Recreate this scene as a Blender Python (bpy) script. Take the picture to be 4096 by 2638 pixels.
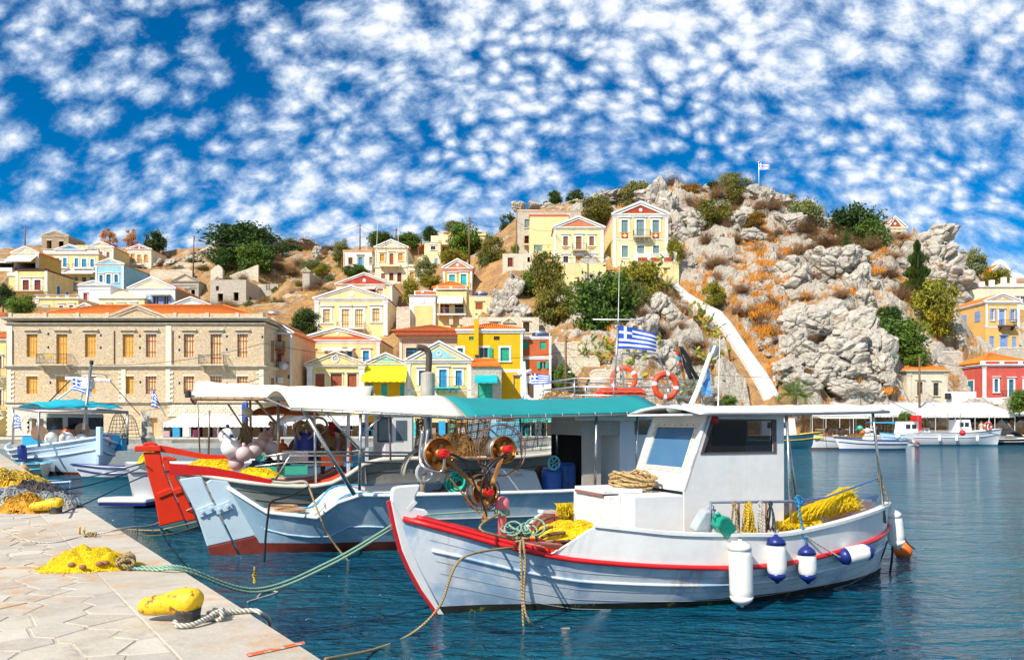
import bpy,bmesh,math,random
import numpy as np
from mathutils import Vector,Matrix,noise
for o in list(bpy.data.objects):bpy.data.objects.remove(o)
SC=bpy.context.scene
COL=SC.collection
R=math.radians
# ------------------------------------------------------------------ camera, sky, sun, exposure
F,CX,HY,EYE=3186.0,2048.0,1685.0,2.6      # focal length / horizon in photo pixels, eye height in metres
cam=bpy.data.cameras.new('camera');camo=bpy.data.objects.new('camera',cam);COL.objects.link(camo)
camo.location=(0,0,EYE);camo.rotation_euler=(R(90),0,0)
cam.lens=28.0;cam.sensor_width=36.0;cam.shift_y=(HY-1319)/4096;cam.clip_end=6000;cam.clip_start=.1
SC.camera=camo
SUN_AZ,SUN_EL=R(219),R(43)
SC.view_settings.view_transform='Standard';SC.view_settings.look='None'
SC.view_settings.gamma=1;SC.view_settings.exposure=0.32;SC.view_settings.use_curve_mapping=False
sl=bpy.data.lights.new('sun','SUN');sl.energy=5.0;sl.angle=R(.53);sl.color=(1,.93,.82)
so=bpy.data.objects.new('sun',sl);COL.objects.link(so)
sd=Vector((math.sin(SUN_AZ)*math.cos(SUN_EL),math.cos(SUN_AZ)*math.cos(SUN_EL),math.sin(SUN_EL)))
so.rotation_euler=sd.to_track_quat('Z','Y').to_euler();so.location=sd*300

class NT:                                            # tiny node-tree helper
 def __init__(s,tree):s.t=tree;s.n=tree.nodes;s.l=tree.links
 def new(s,typ,ins=None,**kw):
  n=s.n.new(typ)
  for k,v in kw.items():setattr(n,k,v)
  for k,v in (ins or {}).items():s.set(n.inputs[k],v)
  return n
 def set(s,sock,v):
  if isinstance(v,bpy.types.NodeSocket):s.l.new(v,sock)
  elif isinstance(v,(tuple,list)) and sock.type=='RGBA' and len(v)==3:sock.default_value=(*v,1)
  else:sock.default_value=v
 def math(s,op,a,b=None,c=None,clamp=False):
  n=s.new('ShaderNodeMath',operation=op,use_clamp=clamp);s.set(n.inputs[0],a)
  if b is not None:s.set(n.inputs[1],b)
  if c is not None:s.set(n.inputs[2],c)
  return n.outputs[0]
 def mix(s,fac,a,b,blend='MIX'):
  n=s.new('ShaderNodeMix',data_type='RGBA',blend_type=blend)
  s.set(n.inputs[0],fac);s.set(n.inputs[6],a);s.set(n.inputs[7],b);return n.outputs[2]
 def ramp(s,fac,stops,interp='LINEAR'):
  n=s.new('ShaderNodeValToRGB',{'Fac':fac});cr=n.color_ramp;cr.interpolation=interp
  while len(cr.elements)<len(stops):cr.elements.new(.5)
  for e,(p,c) in zip(cr.elements,stops):
   e.position=p;e.color=(*c,1) if isinstance(c,tuple) else (c,c,c,1)
  return n.outputs[0]
 def noise(s,vec,scale,detail=3,rough=.55,dist=0.0,out=0):
  return s.new('ShaderNodeTexNoise',{'Vector':vec,'Scale':scale,'Detail':detail,'Roughness':rough,'Distortion':dist}).outputs[out]
 def mapping(s,vec,scale=(1,1,1),rot=(0,0,0),loc=(0,0,0)):
  return s.new('ShaderNodeMapping',{'Vector':vec,'Scale':scale,'Rotation':rot,'Location':loc}).outputs[0]
 def smooth(s,x,a,b):
  return s.new('ShaderNodeMapRange',{'Value':x,'From Min':a,'From Max':b},interpolation_type='SMOOTHSTEP').outputs[0]

world=bpy.data.worlds.new('World');SC.world=world;world.use_nodes=True
t=NT(world.node_tree);t.n.clear()
sky=t.new('ShaderNodeTexSky',sky_type='NISHITA',sun_disc=False,sun_elevation=SUN_EL,sun_rotation=SUN_AZ,altitude=300.0,air_density=.8,dust_density=.0,ozone_density=3.0)
skyc=t.new('ShaderNodeHueSaturation',{'Saturation':1.75,'Value':1.1,'Color':sky.outputs[0]}).outputs[0]
d=t.new('ShaderNodeTexCoord').outputs['Generated']
sp=t.new('ShaderNodeSeparateXYZ',{'Vector':d})
zz=t.math('ADD',t.math('MAXIMUM',sp.outputs[2],0.0),1.0)
pl=t.new('ShaderNodeCombineXYZ',{'X':t.math('DIVIDE',sp.outputs[0],zz),'Y':t.math('DIVIDE',sp.outputs[1],zz),'Z':0.0}).outputs[0]
pr=t.mapping(pl,scale=(2.0,3.1,1),rot=(0,0,R(18)))
warp=t.new('ShaderNodeTexNoise',{'Vector':pr,'Scale':6.0,'Detail':2.0}).outputs['Color']
wv=t.new('ShaderNodeVectorMath',{0:warp,1:(.5,.5,.5)},operation='SUBTRACT').outputs[0]
wv=t.new('ShaderNodeVectorMath',{0:wv,'Scale':.055},operation='SCALE').outputs[0]
pw=t.new('ShaderNodeVectorMath',{0:pr,1:wv},operation='ADD').outputs[0]
vor=t.new('ShaderNodeTexVoronoi',{'Vector':pw,'Scale':27.0,'Smoothness':.45,'Randomness':1.0},feature='SMOOTH_F1',voronoi_dimensions='2D').outputs['Distance']
vor2=t.new('ShaderNodeTexVoronoi',{'Vector':pw,'Scale':17.0,'Smoothness':.45,'Randomness':1.0},feature='SMOOTH_F1',voronoi_dimensions='2D').outputs['Distance']
vor=t.mix(t.smooth(t.noise(t.mapping(pr,loc=(1.3,8.1,0)),2.2,2,.5),.4,.6),vor,vor2)
cell=t.math('SUBTRACT',1.0,t.math('MULTIPLY',vor,1.5))
big=t.noise(t.mapping(pr,loc=(3.1,1.7,0)),1.6,3,.55)
mid=t.noise(t.mapping(pr,loc=(7.1,4.7,0)),6.5,3,.55)
fine=t.noise(pw,56,7,.64)
dens=t.math('ADD',t.math('MULTIPLY',cell,.72),t.math('MULTIPLY',big,1.6))
dens=t.math('ADD',dens,t.math('MULTIPLY',mid,.6))
dens=t.math('ADD',dens,t.math('MULTIPLY',fine,1.0))
cov=t.smooth(dens,1.42,2.34)
lowf=t.smooth(sp.outputs[2],.0,.05)
cov=t.math('MULTIPLY',t.math('MULTIPLY',cov,.93),lowf)
cl=t.mix(t.smooth(dens,1.75,2.4),(5.4,7.0,9.2),(9.4,9.6,9.8))
final=t.mix(cov,skyc,cl)
bg=t.new('ShaderNodeBackground',{'Color':final,'Strength':.092})
t.new('ShaderNodeOutputWorld',{'Surface':bg.outputs[0]})

# ------------------------------------------------------------------ helpers
def P(u,v,Y):return Vector(((u-CX)*Y/F,Y,EYE+(HY-v)*Y/F))
def PW(u,v,z=0.0):                                 # point on a level surface
 Y=(EYE-z)*F/(v-HY);return P(u,v,Y)
rnd=random.Random(7)
def link(o):COL.objects.link(o);return o
def tag(o,label=None,cat=None,group=None,kind=None):
 if label:o['label']=label
 if cat:o['category']=cat
 if group:o['group']=group
 if kind:o['kind']=kind
 return o
def empty(name,loc,label=None,cat=None,group=None,rz=0):
 o=link(bpy.data.objects.new(name,None));o.location=loc;o.rotation_euler.z=rz;o.empty_display_size=.3
 return tag(o,label,cat,group)

class MB:
 def __init__(s):s.v=[];s.f=[];s.mi=[];s.cur=0
 def add(s,vs,fs):
  b=len(s.v);s.v+=[tuple(p) for p in vs];s.f+=[tuple(b+i for i in q) for q in fs];s.mi+=[s.cur]*len(fs);return s
 def quad(s,*p):return s.add(p,[tuple(range(len(p)))])
 def box(s,x0,x1,y0,y1,z0,z1):
  return s.add([(x0,y0,z0),(x1,y0,z0),(x1,y1,z0),(x0,y1,z0),(x0,y0,z1),(x1,y0,z1),(x1,y1,z1),(x0,y1,z1)],
                     [(0,3,2,1),(4,5,6,7),(0,1,5,4),(1,2,6,5),(2,3,7,6),(3,0,4,7)])
 def hexa(s,p):return s.add(p,[(0,3,2,1),(4,5,6,7),(0,1,5,4),(1,2,6,5),(2,3,7,6),(3,0,4,7)])
 def prism(s,pts,y0,y1):                       # polygon in x,z extruded along y
  n=len(pts)
  a=sum(pts[i][0]*pts[(i+1)%n][1]-pts[(i+1)%n][0]*pts[i][1] for i in range(n))
  if a<0:pts=pts[::-1]
  vs=[(x,y0,z) for x,z in pts]+[(x,y1,z) for x,z in pts]
  return s.add(vs,[tuple(range(n)),tuple(range(2*n-1,n-1,-1))]+[(i,i+n,(i+1)%n+n,(i+1)%n) for i in range(n)])
 def slab(s,pts,d):                             # planar polygon thickened by vector d
  n=len(pts);pts=[Vector(p) for p in pts];d=Vector(d)
  return s.add(pts+[p+d for p in pts],[tuple(range(n))[::-1],tuple(range(n,2*n))]+[(i,(i+1)%n,(i+1)%n+n,i+n) for i in range(n)])
 def bar(s,p,q,w,h=None,up=(0,0,1)):
  p,q=Vector(p),Vector(q);h=h or w;d=(q-p).normalized();up=Vector(up)
  if abs(d.dot(up))>.98:up=Vector((0,1,0))
  a=d.cross(up).normalized()*(w/2);b=a.cross(d).normalized()*(h/2)
  return s.hexa([p-a-b,p+a-b,q+a-b,q-a-b,p-a+b,p+a+b,q+a+b,q-a+b])
 def tube(s,pts,r,n=7,caps=True):
  pts=[Vector(p) for p in pts];rs=r if isinstance(r,(list,tuple)) else [r]*len(pts);m=len(pts)
  prev=None;vs=[]
  for i,p in enumerate(pts):
   d=(pts[min(i+1,m-1)]-pts[max(i-1,0)])
   if d.length<1e-9:d=Vector((0,0,1))
   d.normalize()
   if prev is None:prev=d.orthogonal().normalized()
   a=(prev-d*prev.dot(d))
   a=a.normalized() if a.length>1e-6 else d.orthogonal().normalized()
   prev=a;b=d.cross(a)
   vs+=[p+(a*math.cos(2*math.pi*k/n)+b*math.sin(2*math.pi*k/n))*rs[i] for k in range(n)]
  fs=[(i*n+k,i*n+(k+1)%n,(i+1)*n+(k+1)%n,(i+1)*n+k) for i in range(m-1) for k in range(n)]
  if caps:fs+=[tuple(range(n))[::-1],tuple(range((m-1)*n,m*n))]
  return s.add(vs,fs)
 def lathe(s,prof,o,ax=(0,0,1),n=16):       # profile of (radius, distance along axis)
  o=Vector(o);ax=Vector(ax).normalized()
  return s.tube([o+ax*h for _,h in prof],[max(r,1e-4) for r,_ in prof],n) if len(set(h for _,h in prof))==len(prof) else s._lathe(prof,o,ax,n)
 def _lathe(s,prof,o,ax=(0,0,1),n=16):
  o=Vector(o);ax=Vector(ax).normalized();a=ax.orthogonal().normalized();b=ax.cross(a);vs=[]
  for r,h in prof:vs+=[o+ax*h+(a*math.cos(2*math.pi*k/n)+b*math.sin(2*math.pi*k/n))*max(r,1e-4) for k in range(n)]
  m=len(prof)
  fs=[(i*n+k,i*n+(k+1)%n,(i+1)*n+(k+1)%n,(i+1)*n+k) for i in range(m-1) for k in range(n)]
  return s.add(vs,fs+[tuple(range(n))[::-1],tuple(range((m-1)*n,m*n))])
 def ball(s,c,r,n=14,m=9,sc=(1,1,1)):
  c=Vector(c);vs=[]
  for i in range(m+1):
   ph=math.pi*i/m
   vs+=[(c.x+sc[0]*r*max(math.sin(ph),1e-3)*math.cos(2*math.pi*k/n),c.y+sc[1]*r*max(math.sin(ph),1e-3)*math.sin(2*math.pi*k/n),c.z-sc[2]*r*math.cos(ph)) for k in range(n)]
  return s.add(vs,[(i*n+k,i*n+(k+1)%n,(i+1)*n+(k+1)%n,(i+1)*n+k) for i in range(m) for k in range(n)])
 def torus(s,c,ax,R0,r,n=24,m=10,a0=0,a1=2*math.pi):
  ax=Vector(ax).normalized();a=ax.orthogonal().normalized();b=ax.cross(a);c=Vector(c)
  k=n+(0 if a1-a0>6.28 else 1);vs=[]
  for i in range(k):
   t=a0+(a1-a0)*i/n;e=a*math.cos(t)+b*math.sin(t)
   vs+=[c+e*(R0+r*math.cos(2*math.pi*j/m))+ax*r*math.sin(2*math.pi*j/m) for j in range(m)]
  cl=k==n
  return s.add(vs,[(i*m+j,((i+1)%k)*m+j,((i+1)%k)*m+(j+1)%m,i*m+(j+1)%m) for i in range(k if cl else k-1) for j in range(m)])
 def grid(s,rows):                               # list of equal rows of points
  n=len(rows[0]);return s.add([p for r_ in rows for p in r_],[(i*n+j,i*n+j+1,(i+1)*n+j+1,(i+1)*n+j) for i in range(len(rows)-1) for j in range(n-1)])
 def mesh(s,name,mats,smooth=False):
  me=bpy.data.meshes.new(name);me.from_pydata(s.v,[],s.f)
  for m in (mats if isinstance(mats,(list,tuple)) else [mats]):me.materials.append(m)
  if isinstance(mats,(list,tuple)) and len(mats)>1:me.polygons.foreach_set('material_index',s.mi)
  if smooth:me.polygons.foreach_set('use_smooth',[True]*len(me.polygons))
  me.update();return me
 def build(s,name,mats,parent=None,smooth=False,bevel=0,local=False,solid=0,sub=0,auto=0):
  o=link(bpy.data.objects.new(name,s.mesh(name,mats,smooth)))
  if parent:adopt(o,parent,local)
  if solid:m=o.modifiers.new('solid','SOLIDIFY');m.thickness=solid;m.offset=0
  if sub:m=o.modifiers.new('sub','SUBSURF');m.levels=m.render_levels=sub
  if bevel:m=o.modifiers.new('bevel','BEVEL');m.width=bevel;m.segments=2;m.limit_method='ANGLE';m.angle_limit=R(40)
  return o
def wloc(o):
 m=Matrix.Translation(o.location) @ o.rotation_euler.to_matrix().to_4x4()
 if o.parent:m=wloc(o.parent) @ o.matrix_parent_inverse @ m
 return m
def adopt(o,parent,local=False):
 o.parent=parent
 if not local:o.matrix_parent_inverse=wloc(parent).inverted()
 return o
def copy_tree(o,parent=None):
 c=o.copy();link(c);c.parent=parent
 if parent is not None:c.matrix_parent_inverse=o.matrix_parent_inverse
 for ch in list(o.children):copy_tree(ch,c)
 return c
def catenary(p,q,sag,n=12):
 p,q=Vector(p),Vector(q)
 return [p.lerp(q,i/n)-Vector((0,0,sag*4*(i/n)*(1-i/n))) for i in range(n+1)]
def spline(pts,n=6):                                # catmull-rom through points
 pts=[Vector(p) for p in pts];out=[]
 for i in range(len(pts)-1):
  a,b,c,d=pts[max(i-1,0)],pts[i],pts[i+1],pts[min(i+2,len(pts)-1)]
  for k in range(n):
   t=k/n;out.append(.5*((2*b)+(c-a)*t+(2*a-5*b+4*c-d)*t*t+(3*b-a-3*c+d)*t**3))
 return out+[pts[-1]]

# ------------------------------------------------------------------ materials
MC={}
def base_mat(name):
 m=bpy.data.materials.new(name);m.use_nodes=True;t=NT(m.node_tree);t.n.clear()
 b=t.new('ShaderNodeBsdfPrincipled');o=t.new('ShaderNodeOutputMaterial',{'Surface':b.outputs[0]})
 co=t.new('ShaderNodeTexCoord').outputs['Object']
 return m,t,b,co,o
def bump(t,b,h,strength,dist=.05):
 t.set(b.inputs['Normal'],t.new('ShaderNodeBump',{'Height':h,'Strength':strength,'Distance':dist}).outputs[0])
def mul(c,k):return tuple(min(1,x*k) for x in c)
def paint(name,col,rough=.5,var=.12,scale=3.0,metal=0.0,chip=None,bumps=.0,spec=.5,streak=0.0,grime=(.25,.2,.14),bscale=30):
 """painted / plain surface: colour with uneven patches, optional chips and rust streaks"""
 key=name
 if key in MC:return MC[key]
 m,t,b,co,o=base_mat(name)
 n1=t.noise(co,scale,5,.6);n2=t.noise(co,scale*6,3,.6)
 v=t.math('ADD',t.math('MULTIPLY',n1,.7),t.math('MULTIPLY',n2,.3))
 c=t.mix(t.smooth(v,.3,.7),mul(col,1-var),mul(col,1+var*.7))
 if streak:
  s=t.noise(t.mapping(co,scale=(scale*1.5,scale*1.5,scale*.16)),1.0,5,.65)
  c=t.mix(t.math('MULTIPLY',t.smooth(s,.52,.74),streak),c,grime)
 if chip:
  s=t.noise(co,chip[2] if len(chip)>2 else 6,6,.7)
  c=t.mix(t.smooth(s,chip[1],chip[1]+.025),c,chip[0])
 t.set(b.inputs['Base Color'],c);t.set(b.inputs['Roughness'],t.math('ADD',t.math('MULTIPLY',n2,.2),rough-.1))
 b.inputs['Metallic'].default_value=metal;b.inputs['Specular IOR Level'].default_value=spec
 if bumps:bump(t,b,t.math('ADD',t.noise(co,bscale,4,.6),n1),bumps,.02)
 MC[key]=m;return m
def plaster(name,col,streak=.3):return paint('plaster '+name,col,.85,.13,.9,streak=streak*1.25,grime=(.33,.27,.2),bumps=.15,spec=.2,bscale=9)
def wood(name,col,dark=None):return paint('wood '+name,col,.6,.2,2.5,bumps=.2,streak=.25,grime=dark or mul(col,.45),spec=.3)
def steel(name='stainless steel',col=(.55,.54,.52),rough=.28):return paint(name,col,rough,.15,4,metal=.95)
def masonry(name,c1,c2,c3,mortar,scale=2.2,zs=1.9,edge=.05,bmp=.8):
 if name in MC:return MC[name]
 m,t,b,co,o=base_mat(name)
 w=t.new('ShaderNodeTexNoise',{'Vector':co,'Scale':2.5,'Detail':2.0}).outputs['Color']
 w=t.new('ShaderNodeVectorMath',{0:w,'Scale':.22},operation='SCALE').outputs[0]
 p=t.new('ShaderNodeVectorMath',{0:co,1:w},operation='ADD').outputs[0]
 p=t.mapping(p,scale=(1,1,zs))
 e=t.new('ShaderNodeTexVoronoi',{'Vector':p,'Scale':scale},feature='DISTANCE_TO_EDGE').outputs['Distance']
 ce=t.new('ShaderNodeTexVoronoi',{'Vector':p,'Scale':scale},feature='F1').outputs['Color']
 sx=t.new('ShaderNodeSeparateColor',{'Color':ce})
 c=t.ramp(sx.outputs[0],[(0,c1),(.5,c2),(1,c3)])
 pv=t.noise(co,.35,4,.6);fv=t.noise(co,14,4,.6)
 c=t.mix(t.smooth(pv,.35,.7),c,t.mix(.3,c,c3))
 c=t.mix(t.math('MULTIPLY',fv,.2),c,mul(c2,.75))
 me=t.smooth(e,0.0,edge)
 t.set(b.inputs['Base Color'],t.mix(me,mortar,c));b.inputs['Roughness'].default_value=.9;b.inputs['Specular IOR Level'].default_value=.2
 bump(t,b,t.math('ADD',t.math('MULTIPLY',me,1.0),t.math('MULTIPLY',fv,.4)),bmp,.035)
 MC[name]=m;return m
def leafmat(name,col,var=.5,trans=.25):
 if name in MC:return MC[name]
 m,t,b,co,o=base_mat(name)
 ri=t.new('ShaderNodeNewGeometry').outputs['Random Per Island']
 n=t.noise(co,.8,2,.5)
 c=t.mix(ri,mul(col,1-var),mul(col,1+var));c=t.mix(t.smooth(n,.4,.65),c,tuple(min(1,x*y) for x,y in zip(col,(1.5,1.25,.8))))
 t.set(b.inputs['Base Color'],c);b.inputs['Roughness'].default_value=.6;b.inputs['Specular IOR Level'].default_value=.25
 tr=t.new('ShaderNodeBsdfTranslucent',{'Color':c})
 mx=t.new('ShaderNodeMixShader',{0:trans,1:b.outputs[0],2:tr.outputs[0]});t.l.new(mx.outputs[0],o.inputs[0])
 MC[name]=m;return m
def glass(name='dark window glass',col=(.015,.02,.025),rough=.06):return paint(name,col,rough,.3,.6,spec=.7)
def clear_glass(name,tint=(.6,.75,.8),fac=.55,base=None):
 if name in MC:return MC[name]
 m,t,b,co,o=base_mat(name)
 b.inputs['Base Color'].default_value=(*(base or mul(tint,.15)),1);b.inputs['Roughness'].default_value=.05
 tr=t.new('ShaderNodeBsdfTransparent',{'Color':tint});mx=t.new('ShaderNodeMixShader',{0:fac,1:b.outputs[0],2:tr.outputs[0]});t.l.new(mx.outputs[0],o.inputs[0])
 MC[name]=m;return m
def ropemat(name,col):
 if name in MC:return MC[name]
 m,t,b,co,o=base_mat(name)
 w=t.new('ShaderNodeTexWave',{'Vector':co,'Scale':14.0,'Distortion':2.0,'Detail':2.0},wave_type='BANDS',bands_direction='DIAGONAL').outputs[1]
 c=t.mix(w,mul(col,.5),mul(col,1.25));t.set(b.inputs['Base Color'],t.mix(t.smooth(t.noise(co,3,4),.5,.75),c,mul(col,.55)));b.inputs['Roughness'].default_value=.9
 bump(t,b,w,.6,.02);MC[name]=m;return m
WHITE=plaster('white',(.8,.79,.76),.15);TRIM=plaster('trim white',(.82,.81,.78),.1);CREAM=plaster('cream',(.78,.7,.5))
YEL=plaster('pale yellow',(.78,.62,.27));LEM=plaster('lemon',(.8,.68,.34));BUTTER=plaster('butter',(.8,.7,.42));ORA=plaster('ochre',(.72,.42,.1))
MUST=plaster('mustard',(.78,.45,.012),.12);REDO=plaster('orange red',(.55,.12,.035));RED=plaster('brick red',(.42,.06,.035));CORAL=plaster('coral',(.62,.2,.1));ROSE=plaster('rose red',(.56,.1,.075))
SKYB=plaster('sky blue',(.28,.58,.76),.1);PEACH=plaster('peach',(.75,.48,.25));GREYP=plaster('grey',(.42,.38,.31));BEIGE=plaster('beige',(.62,.5,.36));WORN=paint('worn pale plaster',(.62,.57,.44),.9,.15,.8,streak=.6,grime=(.3,.27,.22),bumps=.3,bscale=9)
STONE=masonry('rubble limestone',(.8,.63,.41),(.68,.49,.28),(.6,.53,.43),(.42,.31,.18),3.0,1.8)
STONEB=masonry('brown rubble',(.5,.36,.22),(.4,.28,.17),(.44,.36,.26),(.28,.2,.13),3.2,1.8)
STONEG=masonry('grey rubble',(.68,.62,.5),(.58,.52,.42),(.5,.47,.4),(.36,.3,.22),3.0,1.9)
STONEW=masonry('whitewashed rubble',(.82,.75,.6),(.76,.64,.46),(.62,.56,.46),(.5,.42,.3),2.4,1.6)
ASH=paint('ashlar limestone',(.8,.72,.56),.9,.16,2.0,streak=.3,grime=(.4,.34,.26),bumps=.35,spec=.2,bscale=12)
MOULD=paint('weathered stone moulding',(.6,.52,.39),.9,.2,2.0,streak=.5,grime=(.2,.17,.13),bumps=.35,spec=.2,bscale=12)
TILE=paint('terracotta tile',(.62,.17,.045),.85,.25,2.5,bumps=.3,spec=.2,streak=.3,grime=(.45,.24,.12));TILEO=paint('bright roof tile',(.75,.2,.03),.85,.22,2.5,bumps=.3,spec=.2,streak=.3,grime=(.55,.3,.14))
WOOD_O=wood('orange shutter',(.66,.3,.045));WOOD_B=wood('brown shutter',(.3,.13,.05));WOOD_R=wood('red brown',(.34,.085,.035));WOOD_L=wood('light panel',(.8,.56,.3));DKRED=wood('maroon',(.16,.03,.025));REDW=wood('bright red',(.5,.05,.035))
BLUEW=wood('blue',(.03,.3,.55));TEALW=wood('turquoise',(.05,.5,.45));GREENW=wood('green',(.03,.42,.26));GREYB=wood('grey teal',(.2,.3,.3));PERI=wood('periwinkle',(.22,.34,.66));DKB=wood('dark brown',(.12,.06,.035));MINT=wood('mint',(.35,.66,.52));DEEPB=wood('deep teal blue',(.02,.18,.28))
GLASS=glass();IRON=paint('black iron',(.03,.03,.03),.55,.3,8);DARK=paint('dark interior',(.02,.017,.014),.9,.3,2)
STEEL=steel();ALU=steel('dull galvanised',(.42,.42,.42),.45);RUSTP=paint('rusty iron',(.2,.09,.04),.8,.4,9,bumps=.4)
# lettering and body meshes, made first while the scene is still small
TXT={}
def pretext(*bodies):
 for s_ in bodies:
  c=bpy.data.curves.new('lettering','FONT');c.body=s_;c.size=1.0;c.extrude=.02;c.align_x='CENTER';c.resolution_u=3;TXT[s_]=link(bpy.data.objects.new('lettering',c))
 dg=bpy.context.evaluated_depsgraph_get()
 for s_ in bodies:o0=TXT[s_];TXT[s_]=bpy.data.meshes.new_from_object(o0.evaluated_get(dg));bpy.data.objects.remove(o0)
pretext('FOR SALE','ΠΩΛΕΙΤΑΙ','Γ','Σ','Σ Γ','Raymarine','MIKES SPONGES','ACROPOLIS','PACHOS','TRATA','FISH RESTAURANT')
def text(body,p,size,mat,parent):
 me=TXT[body].copy();me.materials.clear();me.materials.append(mat);o=link(bpy.data.objects.new('lettering',me));o.location=p;o.rotation_euler=(R(90),0,0);o.scale=(size,)*3;adopt(o,parent);return o
BODY={}
def prebody(pose):
 sw_={'stand':(0,0),'walk':(.25,-.25),'sit':(0,0),'lean':(.1,-.05)}[pose];sit=pose=='sit';zh=.92 if not sit else .48;ln_=.35 if pose=='lean' else .0
 V=[(0,0,zh),(0,ln_*.3,zh+.2),(0,ln_*.7,zh+.42),(0,ln_,zh+.56),(0,ln_+.02,zh+.64),(0,ln_+.05,zh+.74),(0,ln_+.05,zh+.84)];Rr=[.15,.13,.155,.1,.055,.095,.07];E=[(i,i+1) for i in range(6)]
 for sg in (-1,1):
  b=len(V);a_=sw_[0] if sg<0 else sw_[1]
  if sit:V+=[(sg*.1,.02,zh-.02),(sg*.13,.42,zh),(sg*.13,.45,.08),(sg*.13,.58,.04)]
  else:V+=[(sg*.1,0,zh-.08),(sg*.11,a_*.5+.02,.5),(sg*.12,a_,.09),(sg*.13,a_+.14,.04)]
  Rr+=[.1,.065,.045,.04];E+=[(0,b),(b,b+1),(b+1,b+2),(b+2,b+3)];b=len(V);fw2=-a_*.6+(.25 if pose in ('sit','lean') else .0)
  V+=[(sg*.19,ln_,zh+.5),(sg*.25,ln_+fw2*.3,zh+.24),(sg*.24,ln_+.12+fw2,zh+.04),(sg*.235,ln_+.16+fw2,zh-.05)];Rr+=[.06,.045,.036,.03];E+=[(3,b),(b,b+1),(b+1,b+2),(b+2,b+3)]
 me=bpy.data.meshes.new('body');me.from_pydata([Vector(v) for v in V],E,[]);o=bpy.data.objects.new('body',me);link(o);o.modifiers.new('skin','SKIN');md=o.modifiers.new('sub','SUBSURF');md.levels=2
 for i,s_ in enumerate(me.skin_vertices[0].data):s_.radius=(Rr[i]*(1.25 if i in (1,2) else 1),Rr[i]*(.8 if i in (1,2) else 1));s_.use_root=i==0
 dg=bpy.context.evaluated_depsgraph_get();BODY[pose]=bpy.data.meshes.new_from_object(o.evaluated_get(dg));bpy.data.objects.remove(o)
for q in ('stand','walk','sit','lean'):prebody(q)
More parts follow.
